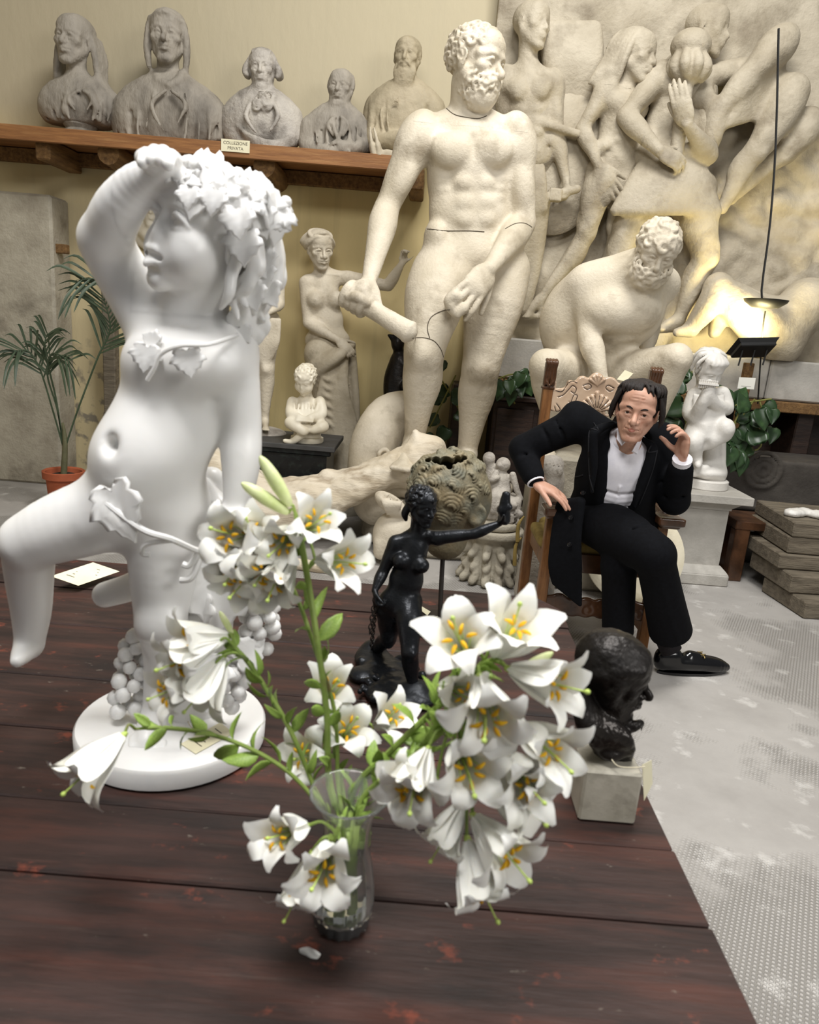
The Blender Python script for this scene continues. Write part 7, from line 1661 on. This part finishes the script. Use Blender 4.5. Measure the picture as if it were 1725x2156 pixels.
piper()

# ------------------------------------------------------------------ lamp on a post lighting the relief
def lamp():
    A = lambda u, v, d=0: at(u, v, 5.45+d); c = A(1586, 735, 0); b = A(1570, 860, .1)
    t = thing('floodlight', (b[0], b[1], .8), 'black floodlight on a wooden post aimed up at the relief', 'lamp')
    R = fru((0, .8, -.6), nrm((-.12, .55, .83)))
    MB().box(c, (.13, .085, .022), R, bev=.006).obj('housing', M['black'], t)
    rim = MB().add([c+R@np.array((x*.15, y*.105, .03)) for x, y in ((-1,-1),(1,-1),(1,1),(-1,1))]+[c+R@np.array((x*.12, y*.075, -.01)) for x, y in ((-1,-1),(1,-1),(1,1),(-1,1))], [(0,1,5,4),(1,2,6,5),(2,3,7,6),(3,0,4,7)]); rim.obj('reflector', M['black'], t)
    MB().box(c+R[:, 2]*.0245, (.115, .07, .0015), R).obj('lens', M['lampglass'], t)
    for x in (-.09, 0, .09): MB().tube([c+R@np.array((x, -.02, -.02)), c+R@np.array((x, -.02, -.02))+np.array((-.01, 0, -.11))], .006, 8).obj('bracket', M['black'], t)
    MB().box(((c+b)[0]/2-.0, b[1], (c[2]-.1+.80)/2), (.035, .02, (c[2]-.1-.80)/2), rotm((0, 1, 0), .0), bev=.004).obj('post', M['wood_beam'], t)
    l = bpy.data.lights.new('floodlight_beam', 'AREA'); l.shape = 'RECTANGLE'; l.size, l.size_y = .22, .13; l.energy = 13; l.color = (1.0, .84, .42); l.spread = math.radians(150)
    o = bpy.data.objects.new('floodlight_beam', l); COL.objects.link(o); o.location = c+R[:, 2]*.034; o.rotation_euler = Vector(R[:, 2]).to_track_quat('-Z', 'Y').to_euler(); o.parent = None
    tag(card('paper_sign', [at(1553, 818, 5.40), at(1588, 820, 5.40), at(1592, 796, 5.40), at(1557, 794, 5.40)], None, None, None, 1, 'paper_white'), 'small white notice fixed to the floodlight post', 'sign')
    tag(MB().tube([at(1612, 655, 5.44), at(1606, 700, 5.5), at(1596, 850, 5.7)], .006, 6, sub=4).obj('cable', M['black']), 'thin black cable hanging in front of the relief at the right', 'cable')
    d = at(1612, 640, 5.45); dd = MB(); dd.lathe([(.0001, -.03), (.09, -.025), (.14, .01), (.15, .03), (.13, .02), (.0001, -.01)], d, 28, cap=False)
    u = thing('hanging_dish', d, 'shallow dark dish hanging before the lower right of the relief', 'dish'); dd.obj('bowl', M['black'], u, smooth=True); MB().tube([d+np.array((0, 0, 0)), at(1604, 612, 5.45), at(1622, 470, 5.47), at(1634, 300, 5.5), at(1640, 60, 5.5)], .008, 6, sub=3).obj('rod', M['black'], u)
lamp()
# ------------------------------------------------------------------ things between the statues
def trunk():
    A = lambda u, v, d=0: at(u, v, 4.88+d); s = mpp(4.88); S = Sc()
    S.ch([A(905, 950, -.02), A(850, 978, -.02), A(770, 1012, 0), A(690, 1040, 0), (A(610, 1062, 0)), A(530, 1088, 0), A(440, 1118, 0)], [x*s for x in (34, 38, 38, 46, 58, 62, 58)], .03, n=4)
    S.ch([A(570, 1050, .02), A(505, 1015, .05), A(450, 985, .08), A(415, 945, .1)], [x*s for x in (44, 46, 42, 36)], .05, n=4)
    S.ch([A(880, 990, -.02), A(882, 950, -.03), A(874, 912, -.03)], [42*s, 28*s, 8*s], .07, n=3); S.ch([A(890, 965, -.05), A(905, 940, -.05)], [26*s, 14*s], .05)
    S.sp(A(690, 1002, -.02), 16*s, .03); S.ch([A(640, 1085, -.08), A(760, 1040, -.1), A(840, 1005, -.1)], [14*s, 12*s, 8*s], .05, n=3)
    V, Q = S.mesh(.014); V = rough(V, Q, .016, 7); V[:, 2] = np.maximum(V[:, 2], .002)
    tag(put('plaster_log', V, Q, M['plaster_dirty']), 'stained plaster tree trunk lying on the floor before the colossus', 'trunk')
    S = Sc(); S.ch([onz(575, 1180, .03), onz(640, 1190, .03), onz(700, 1200, .025)], [.035, .04, .03], .01, n=3); V, Q = S.mesh(.010); V = rough(V, Q, .008, 14); V[:, 2] = np.maximum(V[:, 2], .001)
    tag(put('broken_branch', V, Q, M['plaster_dirty']), 'short broken plaster branch on the floor behind the table', 'branch')
    B = lambda u, v, d=0: at(u, v, 4.62+d); S = Sc(); S.el(B(824, 1062), (.13, .07, .06), rotm((0, 1, 0), .55), .02); S.el(B(826, 1054, -.06), (.10, .05, .035), rotm((0, 1, 0), .55), .01, -1)
    for i in range(7): S.ch([B(800+i*8, 1040+i*2, -.03), B(808+i*6, 1062, -.075), B(815+i*4, 1085, -.03)], [.006, .010, .006], .008, n=3)
    S.el(B(832, 1125, .06), (.15, .13, .16), None, .03); S.bx(B(832, 1150, .06), (.14, .12, .08), None, .05, .03); V, Q = S.mesh(.010); V[:, 2] = np.maximum(V[:, 2], .001)
    tag(put('shell_fragment', V, Q, M['plaster']), 'white plaster shell on a rounded block at the foot of the colossus', 'sculpture')
trunk()
def capital():
    b = onz(1040, 1238, 0); c = np.array((b[0]-.02, b[1]+.16, 0)); S = Sc(); rnd = random.Random(3)
    S.ch([c+np.array((0, 0, .04)), c+np.array((0, 0, .2)), c+np.array((0, 0, .30))], [.16, .125, .14], .02, n=3)
    for row, (z, r, n) in enumerate(((.06, .175, 14), (.14, .150, 12), (.22, .15, 10))):
        for i in range(n):
            a = 2*math.pi*(i+.5*(row % 2))/n; d = np.array((math.cos(a), math.sin(a), 0)); S.ch([c+d*(r-.035)+np.array((0, 0, z+.05)), c+d*(r-.01)+np.array((0, 0, z)), c+d*(r+.022)+np.array((0, 0, z-.03)), c+d*(r+.03)+np.array((0, 0, z-.018))], [.022, .03, .024, .012], .006, n=3)
            for s in (-1, 1): S.sp(c+np.array((math.cos(a+s*.1), math.sin(a+s*.1), 0))*(r+.012)+np.array((0, 0, z+.01)), .010, .004, -1)
    S.cy(c+np.array((0, 0, .33)), (0, 0, 1), .19, .025, .008, .01); S.cy(c+np.array((0, 0, .385)), (0, 0, 1), .165, .022, .008, .01)
    V, Q = S.mesh(.0085, sm=1); V[:, 2] = np.maximum(V[:, 2], .001)
    tag(put('carved_capital', V, Q, M['stone_warm']), 'carved leafy stone capital standing on the floor left of the armchair', 'capital')
    zt = .408; A = lambda u, v, d=0: at(u, v, c[1]+d); p = A(1082, 1080); S = Sc(); S.bx((c[0]+.035, c[1]+.0, zt+.08), (.11, .09, .08), None, .03, .02)
    for i in range(26):
        x = rnd.uniform(-.02, .14); z = rnd.uniform(.03, .15); S.ch([(c[0]+x, c[1]-.09, zt+z), (c[0]+x+.012, c[1]-.105, zt+z-.02), (c[0]+x-.008, c[1]-.10, zt+z-.045)], [.006, .010, .005], .004, n=3)
    z = zt+.16; q = A(1055, 1042); q[2] = z
    S.el(q+np.array((-.01, 0, .07)), (.06, .05, .085), None, .03); S.el(q+np.array((-.01, 0, .03)), (.065, .06, .045), None, .03); S.el(A(1060, 978, 0), (.046, .046, .046), None, .012); S.el(A(1052, 980, -.03), (.018, .018, .016), None, .01)
    S.el(A(1030, 965, .02), (.040, .04, .042), None, .012); S.ch([A(1033, 985, .02), A(1036, 1015, .03), q+np.array((-.05, .03, .02))], [.03, .05, .06], .025, n=3)
    S.ch([A(1080, 1000, -.02), A(1088, 1030, -.04), A(1097, 1050, -.04)], [.022, .02, .016], .012, n=3); S.ch([A(1045, 995, -.03), A(1036, 1010, -.05), A(1050, 1005, -.06)], [.02, .018, .014], .01, n=3)
    S.ch([q+np.array((-.03, -.02, .02)), q+np.array((-.05, -.08, .0)), q+np.array((-.05, -.09, -.09))], [.035, .03, .022], .015, n=3); S.ch([q+np.array((.02, -.02, .02)), q+np.array((.0, -.08, .0)), q+np.array((-.01, -.09, -.09))], [.035, .03, .022], .015, n=3)
    V, Q = S.mesh(.0068, sm=1); V[:, 2] = np.maximum(V[:, 2], zt+.0005)
    tag(put('embracing_children', V, Q, M['grey_cast_light']), 'small worn stone group of two embracing children on the carved capital', 'statuette')
capital()
def disc_and_timber():
    c = at(1338, 1158, 4.32); R = fru(nrm((.0, .28, 1)), nrm((-.05, -1, .28))); r = c[2]*1.0/nrm((0, .28, 1))[2]*.985
    r = min(r, .30); c[2] = r*.965+.002
    tag(MB().lathe([(.0001, .03), (r*.3, .028), (r*.75, .022), (r*.82, .03), (r*.9, .026), (r, .012), (r, -.02), (r*.97, -.03), (.0001, -.03)], c, 56, axis=R, cap=False).obj('plaster_disc', M['ivory_disc'], smooth=True), 'large cream plaster disc leaning behind the armchair', 'disc')
    # bench
    a = at(1572, 1090, 5.0); zt = a[2]; t = thing('wooden_bench', (a[0]+.3, a[1]+.3, 0), 'dark wooden bench at the right edge behind the timber stack', 'bench')
    MB().box((a[0]+.28, a[1]+.05, zt-.03), (.40, .18, .03), bev=.006).obj('seat', M['wood_carved'], t)
    for x, y in ((-.06, -.08), (.60, -.08), (-.06, .16), (.60, .16)): MB().box((a[0]+x, a[1]+y, (zt-.06)/2), (.05, .045, (zt-.06)/2), bev=.006).obj('leg', M['wood_carved'], t)
    # squared timbers stacked at the right edge
    rows = [((1632, 1300), .115, .0), ((1625, 1240), .12, .05), ((1612, 1215), .12, .0)]
    base = onz(1618, 1285, 0); k = 0
    lab = ['lowest weathered timber of the stack at the right edge', 'second weathered timber from the bottom of the right stack', 'third weathered timber of the right stack', 'fourth weathered timber of the right stack', 'topmost weathered timber of the right stack under plaster scraps']
    for i, (dx, dy, h) in enumerate(((.0, -.25, .11), (-.03, -.10, .12), (-.06, .02, .10), (.0, .05, .11), (.02, .05, .10))):
        z0 = sum((.11, .12, .10, .11, .10)[:i]); x = base[0]+dx+.54; y = base[1]+dy+.42
        o = MB().box((x, y, z0+h/2), (.40, .24+.02*i, h/2-.002), rotm((0, 0, 1), .10-.04*i), bev=.008).obj('timber', M['wood_old']); tag(o, lab[i], 'timber', 'timbers stacked at the right edge')
    S = Sc(); z0 = .54
    for i in range(6): S.el((base[0]+.2+.06*i, base[1]+.35+.03*(i % 3), z0+.02), (.05, .06, .03), None, .02)
    V, Q = S.mesh(.010); V = rough(V, Q, .008, 20); V[:, 2] = np.maximum(V[:, 2], z0+.001); tag(put('plaster_scrap', V, Q, M['marble2']), 'white plaster scraps lying on the timber stack', 'plaster')
M['ivory_disc'] = mat('old_cream_plaster', hexc('#ded6bf'), hexc('#cfc5aa'), .7, 5, bump=.2, c3=hexc('#b3a788'), c3pos=(.55, .75), c3scale=4)
disc_and_timber()
# ------------------------------------------------------------------ plants
def frond(parent, pts, n, L, w, rnd, droop=.4, t0=.25):
    Q, R = crv(pts, [.007]*(len(pts)-1)+[.002], 8); MB().tube(Q, R, 6).obj('stalk', M['palm'], parent, smooth=True)
    for i in range(n):
        q = t0+(1-t0)*i/n; k = min(len(Q)-2, int(q*(len(Q)-1))); d = nrm(Q[k+1]-Q[k]); s = (-1)**i
        sd = nrm(np.cross(d, (0, -1, .2)))*s; out = nrm(sd*.8+d*.9+np.array((0, rnd.uniform(-.4, .2), 0))); l = L*(1-.5*abs(q-.6))*rnd.uniform(.8, 1.1)
        p0 = Q[k]; p1 = p0+out*l*.6; p2 = p0+out*l*.95+np.array((0, 0, -l*droop)); pts2 = [p0, p1, p2]
        C, _ = crv(pts2, None, 4); m = len(C); nn = nrm(np.cross(out, d)); wd = nrm(np.cross(out, nn)); V = []; F = []
        for j, p in enumerate(C):
            ww = w*math.sin(math.pi*(.08+.90*j/(m-1)))**.7; V += [p-wd*ww, p+nn*ww*.3, p+wd*ww]
        for j in range(m-1): F += [(j*3, j*3+1, j*3+4, j*3+3), (j*3+1, j*3+2, j*3+5, j*3+4)]
        put('leaflet', np.array(V), F, M['palm'], parent)
def palm():
    rnd = random.Random(8); A = lambda u, v, d=0: at(u, v, 5.35+d); c = onz(132, 1058, 0); c = np.array((A(134, 990)[0], 5.35, 0)); zr = A(134, 990)[2]
    t = thing('potted_palm', c, 'slender palm in a terracotta pot at the left wall', 'potted plant')
    MB().lathe([(.10, 0), (.105, .01), (.125, zr-.06), (.148, zr-.055), (.150, zr-.005), (.142, zr), (.128, zr-.01), (.12, zr-.05), (.0001, zr-.05)], c, 40, cap=False).obj('pot', M['terracotta'], t, smooth=True)
    MB().lathe([(.124, zr-.045), (.08, zr-.03), (.0001, zr-.028)], c, 24, cap=False).obj('soil', M['soil'], t, smooth=True)
    b = c+np.array((0, 0, zr-.03)); MB().tube([b, A(137, 930), A(132, 890)], [.024, .018, .008], 10, sub=4).obj('trunk', M['beam_palm'], t, smooth=True)
    frond(t, [A(138, 940), A(165, 860), A(205, 755), A(232, 690), A(215, 620, -.1)], 26, .42, .010, rnd, .25, .55)
    frond(t, [A(236, 700), A(252, 640), A(225, 590, -.1), A(160, 590, -.2)], 18, .36, .010, rnd, .3, .2)
    frond(t, [A(135, 940), A(120, 860), A(100, 790), A(110, 745, -.05), A(150, 760, -.1)], 22, .30, .009, rnd, .3, .5)
    frond(t, [A(133, 940), A(110, 860), A(85, 780), A(60, 740), A(30, 740, -.1)], 22, .32, .009, rnd, .3, .45)
    frond(t, [A(133, 940), A(118, 840), A(95, 740), A(100, 700)], 16, .26, .009, rnd, .3, .5)
M['beam_palm'] = mat('palm_stalk', hexc('#6b6a4d'), hexc('#54523a'), .7, 10)
palm()
o = MB().box((at(232, 760, 6.1)[0], 6.12, .85), (.05, .05, .85), bev=.008).obj('old_post', M['wood_old'], base=(at(232, 760, 6.1)[0], 6.12, 0)); tag(o, 'weathered grey post against the wall behind the palm', 'post')
def creeper(name, label, vines, leaves, Y, size, seed):
    rnd = random.Random(seed); A = lambda u, v, d=0: at(u, v, Y+d); p = A(*vines[0][0]); t = thing(name, p, label, 'plant')
    for v in vines: MB().tube([A(a, b, rnd.uniform(-.06, .06)) for a, b in v], .006, 6, sub=4).obj('vine', M['vine'], t, smooth=True)
    for (u, v, ang) in leaves:
        a = math.radians(ang); L = size*rnd.uniform(.75, 1.25); c = A(u, v, rnd.uniform(-.12, .06)); d = nrm((math.cos(a), rnd.uniform(-.5, .1), math.sin(a))); n = nrm((rnd.uniform(-.5, .5), -1, rnd.uniform(.1, .8)))
        V, F = leaf_mesh(c, c+d*L, n, 1.0, 'heart', th=.002, curl=.25, fold=.22, vein=.004); put('leaf', V, F, M['ivy'], t)
creeper('pothos_plant', 'trailing green pothos behind the piping child', [[(1440, 860), (1500, 870), (1560, 850), (1625, 840)], [(1600, 845), (1608, 880), (1602, 940), (1575, 950)], [(1560, 860), (1540, 900), (1500, 930)], [(1440, 870), (1450, 930), (1440, 960)], [(1590, 840), (1560, 880), (1530, 910)]],
        [(1435, 810, 120), (1440, 850, 200), (1425, 830, 90), (1420, 880, 250), (1440, 905, 180), (1450, 935, 260), (1430, 945, 220), (1545, 860, 60), (1550, 880, 20), (1555, 900, 330), (1540, 905, 280), (1530, 920, 300), (1545, 930, 270), (1555, 945, 250), (1565, 870, 100), (1570, 890, 350), (1580, 885, 10), (1600, 860, 290), (1610, 850, 320), (1625, 860, 270), (1585, 940, 190), (1600, 935, 120), (1530, 870, 140), (1520, 890, 200), (1548, 955, 290), (1560, 960, 275), (1515, 950, 240), (1628, 900, 260), (1535, 850, 110), (1555, 915, 300), (1540, 940, 250), (1440, 790, 60), (1525, 945, 300), (1450, 880, 40)], 5.25, .155, 1)
creeper('hanging_ivy', 'ivy hanging from the dark cabinet behind the colossus', [[(1125, 795), (1080, 788), (1035, 800), (1000, 790)], [(1060, 792), (1072, 830), (1085, 850)], [(930, 800), (960, 850), (985, 900)], [(905, 900), (940, 830), (960, 790)]],
        [(1115, 790, 200), (1100, 785, 240), (1085, 795, 260), (1072, 800, 280), (1062, 805, 250), (1050, 795, 200), (1040, 800, 240), (1075, 820, 270), (1025, 800, 220), (1105, 800, 300), (945, 820, 200), (950, 835, 0), (930, 850, 120), (925, 880, 200), (940, 900, 250), (915, 920, 220), (1090, 805, 290), (1045, 780, 160), (935, 780, 140), (960, 870, 330)], 5.6, .13, 2)
def dark_figure():
    A = lambda u, v, d=0: at(u, v, 6.02+d); s = mpp(6.02); S = Sc(); S.ch([A(848, 985), A(842, 900), A(836, 845), A(835, 800), A(842, 760)], [.16, .12, 27*s, 26*s, 20*s], .03, n=4)
    S.el(A(838, 722, -.02), (.055, .06, .075), None, .02); S.ch([A(842, 760), A(840, 740)], [.05, .04], .02); S.ch([A(850, 765, -.03), A(868, 790, -.08), A(850, 815, -.12)], [.05, .04, .03], .02, n=3); S.ch([A(828, 712, -.03), A(818, 705, -.05)], [.03, .012], .01)
    for i in range(7): S.ch([A(820+i*6, 800, -.08), A(818+i*6, 850, -.10), A(822+i*6, 960, -.12)], [.010, .016, .02], .012, n=3)
    V, Q = S.mesh(.011, sm=1); b = A(845, 1000); t = thing('dark_bronze_figure', (b[0], b[1], 0), 'dark bronze draped figure in the gap left of the colossus leg', 'statue'); put('figure', V, Q, M['bronze_brown'], t)
    MB().lathe([(.17, 0), (.17, V[:, 2].min()+.03)], (b[0], b[1], 0), 24).obj('base', M['wood_dark'], t, smooth=True)
dark_figure()
S_ = Sc(); A_ = lambda u, v, d=0: at(u, v, 4.18+d)
for (u, v, r) in ((1150, 985, .07), (1168, 978, .055), (1142, 1005, .07), (1160, 1010, .07)): S_.sp(A_(u, v), r, .03)
for i in range(14): S_.ch([A_(1140+i*3, 970+(i*7) % 20, -.07), A_(1146+i*3, 985+(i*5) % 14, -.085), A_(1140+i*3, 1000, -.07)], [.006, .010, .006], .005, n=3)
S_.ch([A_(1155, 1010), A_(1155, 1010)*np.array((1, 1, 0))+np.array((0, 0, .06))], [.09, .12], .03)
V_, Q_ = S_.mesh(.009, sm=1); V_[:, 2] = np.maximum(V_[:, 2], .001); tag(put('carved_fragment', V_, Q_, M['grey_cast_light']), 'pale carved stone fragment seen under the man\'s arm behind the chair', 'fragment')

for k, (pts, lab) in enumerate(([[(1525, 1110), (1545, 1150), (1562, 1172)], 'thin black cable running down beside the bench to the floor'], [[(1515, 1150), (1545, 1160), (1590, 1172)], 'thin black cable lying across the floor under the bench'])):
    p = [onz(a, b, .006) for a, b in pts]; tag(MB().tube(p, .004, 6, sub=4).obj('floor_cable', M['black']), lab, 'cable')
# ------------------------------------------------------------------ bring the whole place to true size
GS = .9
for o in list(COL.objects):
    if o.parent is None:
        o.location = o.location*GS
        if o.type != 'CAMERA': o.scale = o.scale*GS
for l in bpy.data.lights:
    l.energy *= GS*GS; l.size *= 1.0
cam.dof.focus_distance *= GS
